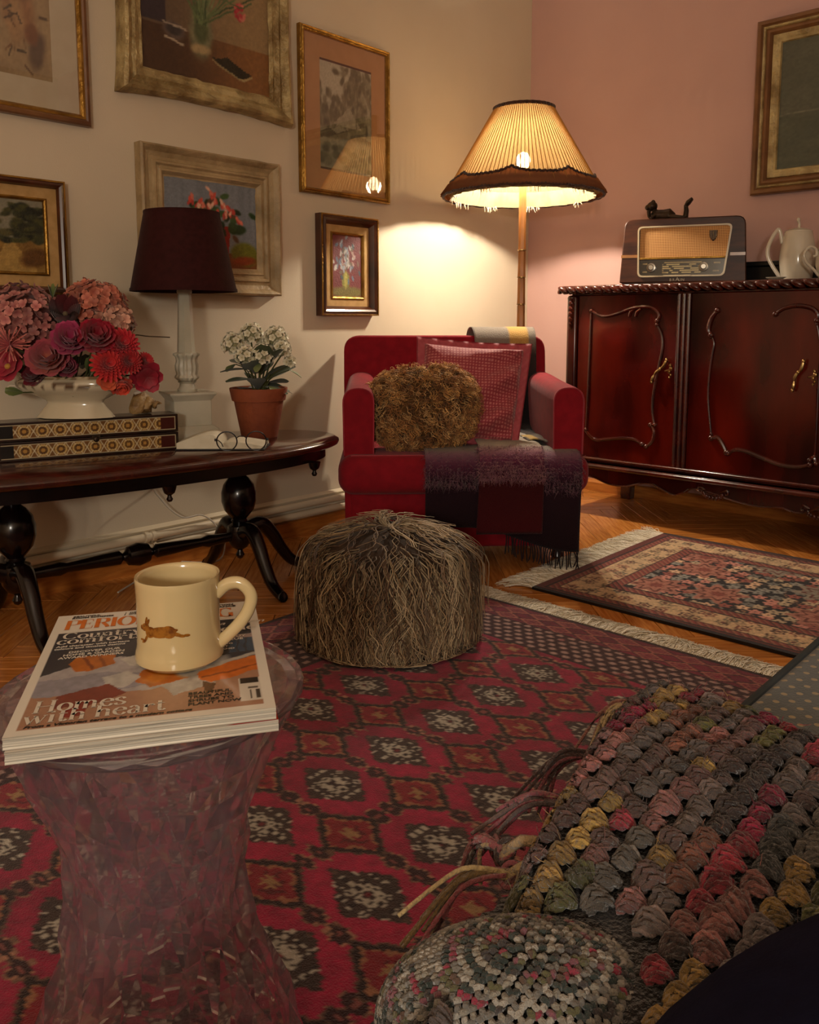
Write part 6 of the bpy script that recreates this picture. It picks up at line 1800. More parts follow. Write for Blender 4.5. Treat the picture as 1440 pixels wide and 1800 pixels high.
# ---------------------------------------------------------------- faceted clear stool used as a side table
SXc, SYc, STZ = 1.732, -3.130, 0.452
m = bpy.data.materials.new('clear_plastic'); m.use_nodes = True
nt = m.node_tree; N_ = nt.nodes; K_ = nt.links
N_.remove(N_['Principled BSDF'])
gl_ = N_.new('ShaderNodeBsdfGlass'); gl_.inputs['Color'].default_value = (1, 0.985, 0.995, 1); gl_.inputs['Roughness'].default_value = 0.02; gl_.inputs['IOR'].default_value = 1.49
tr_ = N_.new('ShaderNodeBsdfTransparent'); tr_.inputs[0].default_value = (0.985, 0.965, 0.98, 1)
gs_ = N_.new('ShaderNodeBsdfGlossy'); gs_.inputs['Roughness'].default_value = 0.1
lw_ = N_.new('ShaderNodeLayerWeight'); lw_.inputs[0].default_value = 0.5
pw_ = N_.new('ShaderNodeMath'); pw_.operation = 'POWER'; pw_.inputs[1].default_value = 2.5
ml_ = N_.new('ShaderNodeMath'); ml_.operation = 'MULTIPLY_ADD'; ml_.inputs[1].default_value = 0.6; ml_.inputs[2].default_value = 0.05
K_.new(lw_.outputs['Facing'], pw_.inputs[0]); K_.new(pw_.outputs[0], ml_.inputs[0])
mx_ = N_.new('ShaderNodeMixShader'); mx2 = N_.new('ShaderNodeMixShader'); mx2.inputs[0].default_value = 0.85
K_.new(ml_.outputs[0], mx_.inputs[0]); K_.new(tr_.outputs[0], mx_.inputs[1]); K_.new(gs_.outputs[0], mx_.inputs[2])
K_.new(mx_.outputs[0], mx2.inputs[1]); K_.new(gl_.outputs[0], mx2.inputs[2]); df_ = N_.new('ShaderNodeBsdfDiffuse'); df_.inputs[0].default_value = (0.75, 0.62, 0.74, 1)          # faint lilac haze mixed into the plastic
mx3 = N_.new('ShaderNodeMixShader'); mx3.inputs[0].default_value = 0.04
K_.new(mx2.outputs[0], mx3.inputs[1]); K_.new(df_.outputs[0], mx3.inputs[2]); K_.new(mx3.outputs[0], N_['Material Output'].inputs['Surface'])
M['clear'] = m
so = thing('clear_stool', 'faceted transparent hourglass stool used as side table under the magazine', 'stool', (SXc, SYc, 0.0095), 0.35)
r_ = random.Random(4)
def hour(z):
    return float(np.interp(z, [0.0, 0.02, 0.06, 0.11, 0.17, 0.235, 0.29, 0.34, 0.385, 0.42, 0.438], [0.150, 0.152, 0.138, 0.117, 0.098, 0.089, 0.093, 0.104, 0.123, 0.141, 0.148]))
nf = 28
rows = list(np.linspace(0.0, 0.436, 14))
V, F = [], []
for k, z in enumerate(rows):
    for j in range(nf):
        a = 2 * pi * (j + 0.5 * (k % 2)) / nf
        e = r_.choice((-1, 1)) * r_.uniform(0.002, 0.0062) if 0 < k < len(rows) - 1 else 0
        r = hour(z) + e
        V.append((r * cos(a), r * sin(a), z + (r_.uniform(-0.006, 0.006) if 0 < k < len(rows) - 1 else 0)))
for k in range(len(rows) - 1):
    for j in range(nf):
        a, b, c, d = k * nf + j, k * nf + (j + 1) % nf, (k + 1) * nf + j, (k + 1) * nf + (j + 1) % nf
        if k % 2 == 0: F += [(a, b, c), (b, d, c)]
        else: F += [(a, d, c), (a, b, d)]
n0 = len(V)
ninner = 26
for z in reversed(rows):
    for j in range(nf):
        a = 2 * pi * (j + 0.25) / nf
        r = hour(z) - 0.0095
        V.append((r * cos(a), r * sin(a), z))
for k in range(len(rows) - 1):
    for j in range(nf): F.append((n0 + k * nf + j, n0 + k * nf + (j + 1) % nf, n0 + (k + 1) * nf + (j + 1) % nf, n0 + (k + 1) * nf + j))
t_ = (len(rows) - 1) * nf
for j in range(nf):
    F.append((t_ + j, t_ + (j + 1) % nf, n0 + (j + 1) % nf, n0 + j))
    e0 = n0 + (len(rows) - 1) * nf
    F.append((j, e0 + j, e0 + (j + 1) % nf, (j + 1) % nf))
MB().add(V, F).build('faceted_body', M['clear'], so, angle=None)
# dished top with radial facets round its rim
nt2 = 26
V, F = [], []
prf = [(0.0, 0.4375), (0.118, 0.4375), (0.146, 0.4365), (0.1525, 0.4405), (0.151, 0.4445), (0.135, 0.4415), (0.112, 0.4425), (0.0, 0.4422)]
for k, (r, z) in enumerate(prf):
    if r == 0: V.append((0, 0, z)); continue
    for j in range(nt2):
        a = 2 * pi * (j + 0.5 * (k % 2)) / nt2
        V.append((r * cos(a), r * sin(a), z + (0.0006 if j % 2 else 0)))
idx = [0]; c_ = 0
starts = []
for (r, z) in prf:
    starts.append(c_); c_ += 1 if r == 0 else nt2
for j in range(nt2): F.append((starts[0], starts[1] + (j + 1) % nt2, starts[1] + j))
for k in range(1, len(prf) - 2):
    for j in range(nt2):
        a, b, c, d = starts[k] + j, starts[k] + (j + 1) % nt2, starts[k + 1] + j, starts[k + 1] + (j + 1) % nt2
        if k % 2 == 0: F += [(a, b, c), (b, d, c)]
        else: F += [(a, d, c), (a, b, d)]
for j in range(nt2): F.append((starts[-1], starts[-2] + j, starts[-2] + (j + 1) % nt2))
MB().add(V, F).build('stool_top', M['clear'], so, angle=None)

# ---------------------------------------------------------------- two magazines
MRZ = radians(57.2)
MW, MH_ = 0.226, 0.295
mc = np.array([1.711, -3.116])
z0m = 0.0095 + 0.4445
def magazine(name, label, loc, rz, thick, curl=0.0):
    g = thing(name, label, 'magazine', loc, rz, 'magazines on the clear stool')
    n = 16
    xs = np.linspace(-MW / 2, MW / 2, n)
    r = random.Random(int(thick * 1e5))
    sh_ = 7
    V, F = [], []
    for k in range(sh_ + 1):
        zt = thick * k / sh_
        off = r.uniform(-0.0018, 0.0018)
        for x in xs:
            wv = 0.0012 * sin(x * 40 + k) * (k / sh_) * (1 - k / sh_) * 3
            for y in (-MH_ / 2 + off + (0.002 if k == sh_ else 0.0), MH_ / 2 + off * 0.3):
                V.append((x, y, zt + wv))
    for k in range(sh_):
        for i in range(n - 1):
            a, b = (k * n + i) * 2, ((k + 1) * n + i) * 2
            F += [(a, a + 2, b + 2, b), (a + 1, b + 1, b + 3, a + 3)]
        a, b = k * n * 2, (k + 1) * n * 2
        F.append((a, b, b + 1, a + 1))
        a += (n - 1) * 2; b += (n - 1) * 2
        F.append((a, a + 1, b + 1, b))
    F.append(tuple([2 * i for i in range(n)] + [2 * i + 1 for i in range(n - 1, -1, -1)]))
    t = sh_ * n * 2
    for i in range(n - 1): F.append((t + 2 * i, t + 2 * i + 1, t + 2 * i + 3, t + 2 * i + 2))
    MB().add(V, F).build('pages', M['paper_edge'], g, angle=None)
    return g
mg2 = magazine('magazine', 'lower magazine on the clear stool, only page edges and a red corner showing', (mc[0] + 0.002, mc[1] - 0.0015, z0m + 0.0002), MRZ + radians(0.8), 0.0105)
c2 = np.ones((6, 30, 3)) * rgb('c8beb0'); c2[:, 24:] = rgb('a82018')
X, Y = np.meshgrid(np.linspace(-MW / 2, MW / 2, 30), np.linspace(-MH_ / 2 - 0.0005, -MH_ / 2 + 0.02, 6))
fast_grid('cover', np.stack([X, Y, np.full_like(X, 0.0107)], -1), c2, M['gloss_print'], mg2)
zt2 = z0m + 0.0112
mg = magazine('magazine', 'top home magazine with an orange title lying on the clear stool under the mug', (mc[0], mc[1], zt2), MRZ, 0.0105)
# cover picture in unit coordinates, u right, v up
def bg(u, v):
    a = mixc('262a34', '323845', fbm(u * 4, v * 4, 71))
    a = np.where((v < 0.30)[..., None], mixc('9a7058', 'b0866c', fbm(u * 6, v * 6, 72)), a)
    return a
ops = [('p', [(0.5, 0.52), (0.5, 0.70), (0.60, 0.70), (0.60, 0.52)], '2e1c16'),
       ('p', [(0.44, 0.76), (0.66, 0.76), (0.70, 0.44), (0.42, 0.46)], '7a3c24'), ('p', [(0.48, 0.72), (0.64, 0.72), (0.66, 0.48), (0.47, 0.5)], 'a87850'), ('p', [(0.53, 0.68), (0.64, 0.68), (0.66, 0.5), (0.52, 0.5)], '2a2a20'),
       ('e', 0.55, 0.74, 0.07, 0.045, 0, '8a5a4c', 0.3), ('e', 0.60, 0.79, 0.06, 0.04, 0, '6a3a3a', 0.3), ('e', 0.52, 0.70, 0.04, 0.03, 0, 'b88a7a', 0.3),
       ('p', [(0.02, 0.40), (0.20, 0.50), (0.36, 0.52), (0.52, 0.46), (0.70, 0.44), (0.72, 0.28), (0.5, 0.22), (0.02, 0.26)], 'a8a2a4'),
       ('p', [(0.0, 0.36), (0.3, 0.40), (0.5, 0.35), (0.5, 0.26), (0.2, 0.24), (0.0, 0.25)], '8e8a94'),
       ('p', [(0.14, 0.50), (0.17, 0.56), (0.33, 0.55), (0.34, 0.46), (0.24, 0.42), (0.18, 0.43)], 'b06018'), ('l', 0.2, 0.54, 0.25, 0.44, 0.008, '7c3c10'), ('l', 0.26, 0.545, 0.30, 0.45, 0.008, '8a4814'),
       ('p', [(0.36, 0.50), (0.44, 0.52), (0.62, 0.45), (0.56, 0.40), (0.40, 0.43)], 'c2bcb4'),
       ('p', [(0.46, 0.39), (0.66, 0.42), (0.68, 0.28), (0.50, 0.24), (0.44, 0.30)], 'b05c14'), ('e', 0.52, 0.31, 0.05, 0.04, 0.4, 'c07424', 0.4),
       ('p', [(0.30, 0.36), (0.40, 0.39), (0.46, 0.33), (0.40, 0.26), (0.32, 0.28)], 'b4b0ac'),
       ('p', [(0.14, 0.24), (0.34, 0.30), (0.42, 0.22), (0.28, 0.15), (0.14, 0.16)], '7a3428'), ('p', [(0.20, 0.17), (0.30, 0.19), (0.26, 0.09), (0.18, 0.09)], '84281e'), ('p', [(0.54, 0.25), (0.74, 0.30), (0.78, 0.22), (0.60, 0.16)], 'b0aaa4'),
       ('e', 0.74, 0.40, 0.10, 0.09, 0.2, 'aaa49c', 0.3), ('e', 0.68, 0.33, 0.07, 0.05, 0.2, '9a948c', 0.3),
       ('p', [(0.70, 0.32), (0.74, 0.35), (0.97, 0.42), (0.97, 0.30), (0.76, 0.23), (0.71, 0.25)], 'c8661c'), ('l', 0.72, 0.27, 0.97, 0.345, 0.006, '8a4210'), ('l', 0.70, 0.345, 0.97, 0.44, 0.014, 'b8b0a4'),
       ('p', [(0.72, 0.24), (0.78, 0.22), (0.76, 0.15), (0.73, 0.15)], '5a3a28'),
       ('p', [(0.84, 0.64), (0.97, 0.64), (0.97, 0.46), (0.84, 0.46)], '3c5064'), ('l', 0.88, 0.64, 0.88, 0.46, 0.004, '26323e'), ('l', 0.92, 0.64, 0.92, 0.46, 0.004, '26323e'),
       ('p', [(0.66, 0.66), (0.84, 0.66), (0.84, 0.45), (0.66, 0.45)], '20262e'),
       ('p', [(0.66, 0.79), (0.955, 0.79), (0.955, 0.64), (0.66, 0.64)], '262c36'), ('p', [(0.66, 0.635), (0.955, 0.635), (0.955, 0.60), (0.66, 0.60)], 'a08c84')]
art = paint(170, 220, bg, ops, 70, 0.02)
u, v = np.meshgrid(np.linspace(0, 1, 170), np.linspace(0, 1, 220))
wht = rgb('e2dccf')
art = np.where(((v > 0.80) | (u < 0.04) | (u > 0.957) | (v < 0.035))[..., None], wht, art)
art = np.where(((v > 0.035) & (v < 0.052) & (u > 0.04) & (u < 0.957))[..., None], rgb('a87c64'), art)
bar = (u > 0.865) & (v > 0.065) & (v < 0.235) & (u < 0.957)
art = np.where(bar[..., None], rgb('d2cabd'), art)
art = np.where((bar & (v > 0.195) & (u > 0.872) & (u < 0.95))[..., None], rgb('141012'), art)
art = np.where((bar & (v < 0.145) & (v > 0.08) & (u > 0.885) & (u < 0.948) & (_hash(np.floor(u * 260).astype(int), np.zeros(u.shape, int), 3) > 0.45))[..., None], rgb('3a3632'), art)
art = np.where((bar & (v < 0.165) & (v > 0.155) & (u > 0.905) & (u < 0.945))[..., None], rgb('5a544e'), art)
P = np.stack([(u - 0.5) * MW, (v - 0.5) * MH_, 0.0107 + 0 * u], -1)
cvr = fast_grid('cover', P, art, M['gloss_print'], mg)

# cover lettering: a small didone alphabet drawn with a broad pen
GL = {
 'P': (0.72, [('s', (.14, 0), (.14, 1)), ('c', (.14, 1), (.40, 1), (.62, .93), (.68, .75), (.62, .57), (.40, .5), (.14, .5)), ('n', (0, 0), (.28, 0)), ('n', (0, 1), (.2, 1))]),
 'E': (0.70, [('s', (.14, 0), (.14, 1)), ('n', (0, 1), (.6, 1)), ('n', (.14, .52), (.48, .52)), ('n', (0, 0), (.64, 0)), ('n', (.59, 1), (.6, .78)), ('n', (.62, 0), (.64, .25)), ('n', (.47, .62), (.47, .42))]),
 'R': (0.80, [('s', (.14, 0), (.14, 1)), ('c', (.14, 1), (.40, 1), (.60, .93), (.65, .76), (.60, .60), (.40, .52), (.14, .52)), ('s', (.40, .52), (.62, .2), (.70, 0)), ('n', (0, 0), (.28, 0)), ('n', (0, 1), (.2, 1)), ('n', (.62, 0), (.8, 0))]),
 'I': (0.32, [('s', (.14, 0), (.14, 1)), ('n', (0, 0), (.28, 0)), ('n', (0, 1), (.28, 1))]),
 'O': (0.92, [('o', (.45, .5), (.38, .5))]),
 'D': (0.86, [('s', (.14, 0), (.14, 1)), ('c', (.14, 1), (.42, 1), (.68, .86), (.76, .5), (.68, .14), (.42, 0), (.14, 0)), ('n', (0, 0), (.2, 0)), ('n', (0, 1), (.2, 1))]),
 'L': (0.66, [('s', (.14, 0), (.14, 1)), ('n', (0, 0), (.6, 0)), ('n', (.58, 0), (.6, .25)), ('n', (0, 1), (.28, 1))]),
 'V': (0.78, [('s', (.08, 1), (.40, 0)), ('n', (.40, 0), (.70, 1)), ('n', (0, 1), (.24, 1)), ('n', (.58, 1), (.8, 1))]),
 'N': (0.86, [('n', (.12, 0), (.12, 1)), ('s', (.12, 1), (.72, 0)), ('n', (.72, 0), (.72, 1)), ('n', (0, 0), (.24, 0)), ('n', (0, 1), (.2, 1)), ('n', (.6, 1), (.84, 1))]),
 'G': (0.90, [('c', (.76, .86), (.62, .97), (.45, 1), (.2, .88), (.08, .5), (.2, .12), (.45, 0), (.62, .03), (.72, .12)), ('s', (.74, 0), (.74, .42)), ('n', (.58, .42), (.86, .42)), ('n', (.76, 1), (.76, .72))]),
 'C': (0.84, [('c', (.74, .84), (.62, .97), (.45, 1), (.2, .88), (.08, .5), (.2, .12), (.45, 0), (.64, .04), (.76, .2)), ('n', (.75, 1), (.75, .72))]),
 'H': (0.94, [('s', (.14, 0), (.14, 1)), ('s', (.74, 0), (.74, 1)), ('n', (.14, .52), (.74, .52)), ('n', (0, 0), (.28, 0)), ('n', (0, 1), (.28, 1)), ('n', (.6, 0), (.88, 0)), ('n', (.6, 1), (.88, 1))]),
 'o': (0.62, [('o', (.30, .32), (.25, .32))]),
 'u': (0.70, [('s', (.12, .64), (.12, .18)), ('c', (.12, .2), (.16, .03), (.30, 0), (.44, .1), (.52, .25)), ('s', (.52, 0), (.52, .64)), ('n', (0, .64), (.14, .64)), ('n', (.4, .64), (.54, .64)), ('n', (.52, 0), (.66, 0))]),
 'n': (0.70, [('s', (.12, 0), (.12, .64)), ('c', (.12, .42), (.24, .6), (.38, .64), (.50, .54), (.52, .38)), ('s', (.52, .42), (.52, 0)), ('n', (0, 0), (.24, 0)), ('n', (0, .64), (.14, .64)), ('n', (.4, 0), (.64, 0))]),
 't': (0.44, [('s', (.16, .86), (.16, .14)), ('c', (.16, .16), (.2, .02), (.30, 0), (.40, .1)), ('n', (.02, .64), (.38, .64))]),
 'r': (0.52, [('s', (.12, 0), (.12, .64)), ('c', (.12, .40), (.22, .58), (.36, .64), (.44, .56)), ('s', (.43, .60), (.43, .5)), ('n', (0, 0), (.26, 0)), ('n', (0, .64), (.14, .64))]),
 'y': (0.64, [('s', (.06, .64), (.32, 0)), ('n', (.56, .64), (.32, 0)), ('c', (.32, 0), (.22, -.22), (.08, -.26)), ('n', (-.02, .64), (.2, .64)), ('n', (.44, .64), (.64, .64))]),
 'c': (0.56, [('c', (.48, .5), (.42, .61), (.30, .64), (.13, .54), (.06, .32), (.13, .1), (.30, 0), (.42, .03), (.5, .16))]),
 'm': (1.04, [('s', (.12, 0), (.12, .64)), ('c', (.12, .42), (.22, .6), (.34, .64), (.46, .54), (.48, .38)), ('s', (.48, .42), (.48, 0)), ('c', (.48, .42), (.58, .6), (.70, .64), (.82, .54), (.84, .38)), ('s', (.84, .42), (.84, 0)), ('n', (0, 0), (.24, 0)), ('n', (0, .64), (.14, .64)), ('n', (.38, 0), (.58, 0)), ('n', (.74, 0), (.96, 0))]),
 'f': (0.46, [('s', (.16, 0), (.16, .8)), ('c', (.16, .78), (.22, .96), (.34, 1), (.46, .92)), ('n', (.02, .64), (.38, .64)), ('n', (.02, 0), (.32, 0))]),
 's': (0.50, [('c', (.42, .5), (.34, .62), (.22, .64), (.08, .54), (.12, .40), (.30, .28), (.42, .16), (.34, .02), (.2, 0), (.1, .04), (.05, .16))]),
 'w': (0.94, [('s', (.06, .64), (.28, 0)), ('n', (.28, 0), (.46, .64)), ('s', (.46, .64), (.66, 0)), ('n', (.66, 0), (.86, .64)), ('n', (-.02, .64), (.2, .64)), ('n', (.36, .64), (.56, .64)), ('n', (.76, .64), (.94, .64))]),
 'i': (0.34, [('s', (.14, 0), (.14, .64)), ('n', (.02, 0), (.28, 0)), ('n', (.02, .64), (.16, .64)), ('s', (.14, .82), (.14, .94))]),
 'h': (0.70, [('s', (.12, 0), (.12, 1)), ('c', (.12, .42), (.24, .6), (.38, .64), (.50, .54), (.52, .38)), ('s', (.52, .42), (.52, 0)), ('n', (0, 0), (.24, 0)), ('n', (0, 1), (.14, 1)), ('n', (.4, 0), (.64, 0))]),
 'e': (0.56, [('n', (.08, .36), (.49, .36)), ('c', (.49, .36), (.47, .54), (.30, .64), (.13, .54), (.06, .32), (.13, .1), (.30, 0), (.42, .03), (.5, .16))]),
 'a': (0.60, [('c', (.10, .52), (.2, .63), (.32, .63), (.42, .5)), ('s', (.43, .52), (.43, .1)), ('c', (.43, .1), (.47, .01), (.58, .02)), ('c', (.43, .38), (.2, .34), (.08, .2), (.13, .03), (.26, 0), (.43, .14))]),
 'l': (0.34, [('s', (.14, 0), (.14, 1)), ('n', (.02, 0), (.28, 0)), ('n', (.02, 1), (.16, 1))]),
}
def letters(name, body, x, y, size, m, parent, z, sx=1.0, thick=0.16, thin=0.035, shear=0.0, gap=0.04):
    mb = MB(); px = 0.0
    for chh in body:
        if chh == ' ': px += 0.32; continue
        adv, strokes = GL[chh]
        for s_ in strokes:
            if s_[0] == 'o':
                (cx, cy), (rx, ry) = s_[1], s_[2]
                pts = np.array([(cx + rx * cos(q), cy + ry * sin(q)) for q in np.linspace(0, 2 * pi, 29)])
            elif s_[0] == 'c': pts = smooth([(a, b, 0) for a, b in s_[1:]], 5)[:, :2]
            else: pts = np.array(s_[1:], float)
            if len(pts) == 2: pts = np.array([pts[0], (pts[0] + pts[1]) / 2, pts[1]])
            t = np.gradient(pts, axis=0); t /= np.linalg.norm(t, axis=1, keepdims=True) + 1e-9
            hw = (np.full(len(pts), thin) if s_[0] == 'n' else thin + (thick - thin) * np.abs(t[:, 1]) ** 1.6) / 2
            nrm = np.stack([-t[:, 1], t[:, 0]], 1)
            A_, B_ = pts + nrm * hw[:, None], pts - nrm * hw[:, None]
            V = []
            for q in np.concatenate([A_, B_]):
                V.append((x + ((px + q[0]) * sx + q[1] * shear) * size, y + q[1] * size, z))
            k = len(pts)
            mb.add(V, [(i, i + 1, k + i + 1, k + i) for i in range(k - 1)])
        px += adv + gap
    return mb.build(name, m, parent, angle=None)
zc = 0.0107 + 0.00045
def cu(u_): return (u_ - 0.5) * MW
def cv(v_): return (v_ - 0.5) * MH_
letters('title_lettering', 'PERIOD LIVING', cu(0.055), cv(0.835), 0.0285, M['ink_orange'], cvr, zc, sx=0.735, thick=0.24, thin=0.03)
letters('headline_lettering', 'Country', cu(0.065), cv(0.735), 0.0175, M['ink_white'], cvr, zc, sx=1.02, thick=0.17, thin=0.05)
letters('headline_lettering', 'comforts', cu(0.05), cv(0.685), 0.0175, M['ink_white'], cvr, zc, sx=1.02, thick=0.17, thin=0.05)
letters('headline_lettering', 'Homes', cu(0.07), cv(0.135), 0.0235, M['ink_white'], cvr, zc, sx=0.88, thick=0.17, thin=0.04)
letters('headline_lettering', 'with heart', cu(0.05), cv(0.066), 0.0225, M['ink_white'], cvr, zc, sx=0.9, thick=0.17, thin=0.04)
letters('headline_lettering', 'welcome', cu(0.63), cv(0.672), 0.0165, M['ink_white'], cvr, zc, sx=0.98, thick=0.2, thin=0.05)
def small(body, u_, v_, size, ink, shear=0.0, bold=0.0, sx=1.0):
    text_mesh('small_lettering', body, size, M[ink], cvr, Matrix.Translation((cu(u_), cv(v_), zc)), 0.00005, shear=shear, bold=bold, sx=sx)
small('a warm', 0.80, 0.742, 0.013, 'ink_white', 0.4, sx=1.3)
small('Add character with heritage', 0.055, 0.655, 0.0062, 'ink_white', 0, 0.0002, 1.05)
small('colours and timeless designs', 0.05, 0.633, 0.0062, 'ink_white', 0, 0.0002, 1.0)
small('DISCOVER OUR', 0.12, 0.592, 0.0072, 'ink_white', 0, 0.0002, 1.0)
small('HOME & GARDEN', 0.10, 0.567, 0.0072, 'ink_white', 0, 0.0002, 1.05)
small('AWARD WINNERS', 0.085, 0.543, 0.0072, 'ink_white', 0, 0.0002, 1.05)
small('BEAUTIFUL', 0.075, 0.967, 0.0056, 'ink_dark', 0, 0.0002, 1.1); small('ROOM SCHEMES', 0.072, 0.95, 0.0056, 'ink_dark', 0, 0.0002, 1.1)
small('|  DECORATIVE', 0.33, 0.967, 0.0056, 'ink_dark', 0, 0.0001, 1.1); small('|  IDEAS & DETAILS', 0.327, 0.95, 0.0056, 'ink_dark', 0, 0.0001, 1.1)
small('RENOVATION', 0.67, 0.967, 0.0066, 'ink_dark', 0, 0.0003, 1.15); small('MAINTENANCE', 0.66, 0.945, 0.0066, 'ink_dark', 0, 0.0003, 1.15)
small('HOW TO BUY', 0.69, 0.605, 0.0075, 'ink_white', 0, 0.0002, 1.1); small('AN ANTIQUE', 0.69, 0.578, 0.0075, 'ink_white', 0, 0.0002, 1.1)
for i, t_ in enumerate(('DECORATING', 'WITH PRINT', 'COLOUR AND', 'PATTERN')): small(t_, 0.68, 0.54 - i * 0.024, 0.0058, 'ink_white', 0, 0.0001, 1.1)
for i, t_ in enumerate(('BEAUTIFUL', 'TREES AND', 'SHRUBS TO', 'PLANT NOW')): small(t_, 0.66, 0.148 - i * 0.025, 0.0072, 'ink_dark', 0, 0.0002, 1.1)
small('From a Victorian terrace to a modern cottage', 0.06, 0.040, 0.0062, 'ink_dark', 0.25, 0.0002, 1.2)
ctop = zt2 + 0.0112

# ---------------------------------------------------------------- mug with a leaping hare
mgx = thing('hare_mug', 'cream ceramic mug with a leaping brown hare, standing on the magazine', 'mug', (1.7385, -3.101, ctop + 0.0006), HEAD)
MR, MHt = 0.0418, 0.089
def mrad(z): return float(np.interp(z, [0, 0.003, 0.01, 0.018, 0.04, 0.07, 0.089], [0.041, 0.0438, 0.0440, 0.0418, 0.0408, 0.0412, 0.0422]))
zz = np.linspace(0.0, MHt - 0.002, 20)
prof = [(0.0, 0.0015), (0.036, 0.0015), (0.038, 0.0)] + [(mrad(z), z) for z in zz[1:]] + [(mrad(MHt) - 0.0005, MHt), (mrad(MHt) - 0.003, MHt - 0.0005)] + [(mrad(z) - 0.004, z) for z in zz[::-1] if z > 0.012] + [(0.03, 0.008), (0.0, 0.007)]
MB().lathe(prof, 64).build('mug_body', M['mug'], mgx, angle=50)
MB().tube(smooth([(0.0385, 0, 0.068), (0.050, 0, 0.078), (0.064, 0, 0.079), (0.074, 0, 0.067), (0.071, 0, 0.051), (0.060, 0, 0.035), (0.0435, 0, 0.019), (0.0385, 0, 0.016)], 6), 0.0052, 12, flat=1.25).build('handle', M['mug'], mgx)
# hare printed on the wall of the mug: patches following the curved surface
def on_mug(s_, z):                                     # s: metres to the right of the side facing local -y
    a = s_ / MR - pi / 2
    r = mrad(z) + 0.00035
    return (r * cos(a), r * sin(a), z)
hm = MB()
def patch(cx, cz, rx, rz, rot):
    V, F = [on_mug(cx, cz)], []
    n_ = 18
    for q in (0.5, 1.0):
        for j in range(n_):
            a = 2 * pi * j / n_
            x, z = rx * q * cos(a), rz * q * sin(a)
            V.append(on_mug(cx + x * cos(rot) - z * sin(rot), cz + x * sin(rot) + z * cos(rot)))
    F += [(0, 1 + j, 1 + (j + 1) % n_) for j in range(n_)] + [(1 + j, 1 + n_ + j, 1 + n_ + (j + 1) % n_, 1 + (j + 1) % n_) for j in range(n_)]
    hm.add(V, F)
h0 = -0.0085
for (x, z, rx, rz, ro) in ((0.002, 0.0465, 0.0125, 0.0052, 0.12), (0.009, 0.047, 0.0065, 0.0058, -0.2), (-0.009, 0.0455, 0.006, 0.005, 0.4), (-0.015, 0.0495, 0.0052, 0.0036, 0.35), (-0.0195, 0.0485, 0.003, 0.0022, 0.2),
                           (-0.0135, 0.0555, 0.0014, 0.0048, -0.25), (-0.0115, 0.0548, 0.0013, 0.0042, -0.5), (-0.014, 0.0385, 0.0014, 0.0055, -0.55), (-0.0175, 0.0345, 0.0026, 0.0011, 0.5), (-0.0195, 0.036, 0.003, 0.001, 0.1),
                           (0.0155, 0.0445, 0.005, 0.0018, -0.35), (0.020, 0.0425, 0.0034, 0.0014, -0.2), (0.0245, 0.0425, 0.003, 0.0013, -0.1), (0.014, 0.0485, 0.003, 0.0015, 0.2)):
    patch(h0 + x * 1.12, z - 0.004, rx * 1.12, rz * 1.1, ro)
hm.build('hare_decal', M['hare'], mgx, angle=180)
dk_ = MB(); hm2 = hm; hm = dk_
patch(h0 - 0.0165 * 1.12, 0.0463, 0.0007, 0.0007, 0)
hm.build('hare_eye', M['ink_dark'], mgx, angle=180)

# ---------------------------------------------------------------- sofa the photograph is taken from
m = mat('dotted_upholstery', '5a6468', 0.85, '525c60', 40, sheen=0.25, bump=0.2, bscale=300)
nt = m.node_tree; N_ = nt.nodes; K_ = nt.links
tc = N_.new('ShaderNodeTexCoord'); mp = N_.new('ShaderNodeMapping'); mp.inputs['Scale'].default_value = (58, 58, 58); mp.inputs['Rotation'].default_value = (0, 0, radians(45))
K_.new(tc.outputs['Object'], mp.inputs['Vector'])
vo = N_.new('ShaderNodeTexVoronoi'); vo.voronoi_dimensions = '2D'; vo.inputs['Randomness'].default_value = 0.0; vo.inputs['Scale'].default_value = 1.0
K_.new(mp.outputs['Vector'], vo.inputs['Vector'])
lt_ = N_.new('ShaderNodeMath'); lt_.operation = 'LESS_THAN'; lt_.inputs[1].default_value = 0.20
K_.new(vo.outputs['Distance'], lt_.inputs[0])
b_ = N_['Principled BSDF']; old = b_.inputs['Base Color'].links[0].from_socket
mxx = N_.new('ShaderNodeMix'); mxx.data_type = 'RGBA'; K_.new(lt_.outputs[0], mxx.inputs[0]); K_.new(old, mxx.inputs[6]); mxx.inputs[7].default_value = lin('a49474') + (1,)
K_.new(mxx.outputs[2], b_.inputs['Base Color'])
M['dots'] = m
sf = thing('sofa', 'grey blue sofa seat with cream dots and piped edge, at the right edge', 'sofa', (2.157, -3.1, 0))
MB().box((0.53, 0, 0.19), (1.04, 2.36, 0.22)).build('sofa_base', M['dots'], sf, bevel=0.015, seg=3)
sc_ = MB().box((0.42, 0, 0.36), (0.84, 2.36, 0.12)).build('seat_cushion', M['dots'], sf, bevel=0.014, seg=3)
MB().tube([(0.003, -1.17, 0.417), (0.003, 1.17, 0.417)], 0.005, 8).build('piping', mat('grey_piping', '3c4448', 0.85, '343c40', 40), sc_)
MB().box((0.95, 0, 0.58), (0.22, 2.36, 0.58)).build('backrest', M['dots'], sf, bevel=0.05, seg=4)  # out of view; height shaped to block the room lamp from the blanket
for y in (-1.27, 1.27): MB().box((0.53, y, 0.33), (1.04, 0.18, 0.50)).build('arm', M['dots'], sf, bevel=0.05, seg=4)
for x in (0.08, 0.98):
    for y in (-1.25, 1.25): MB().lathe([(0.0, 0.0095 if x < 0.5 else 0.0), (0.018, 0.0095 if x < 0.5 else 0.0), (0.028, 0.085), (0.0, 0.085)], 14, T=Tm((x, y, 0.0))).build('leg', M['mahog_trim'], sf)

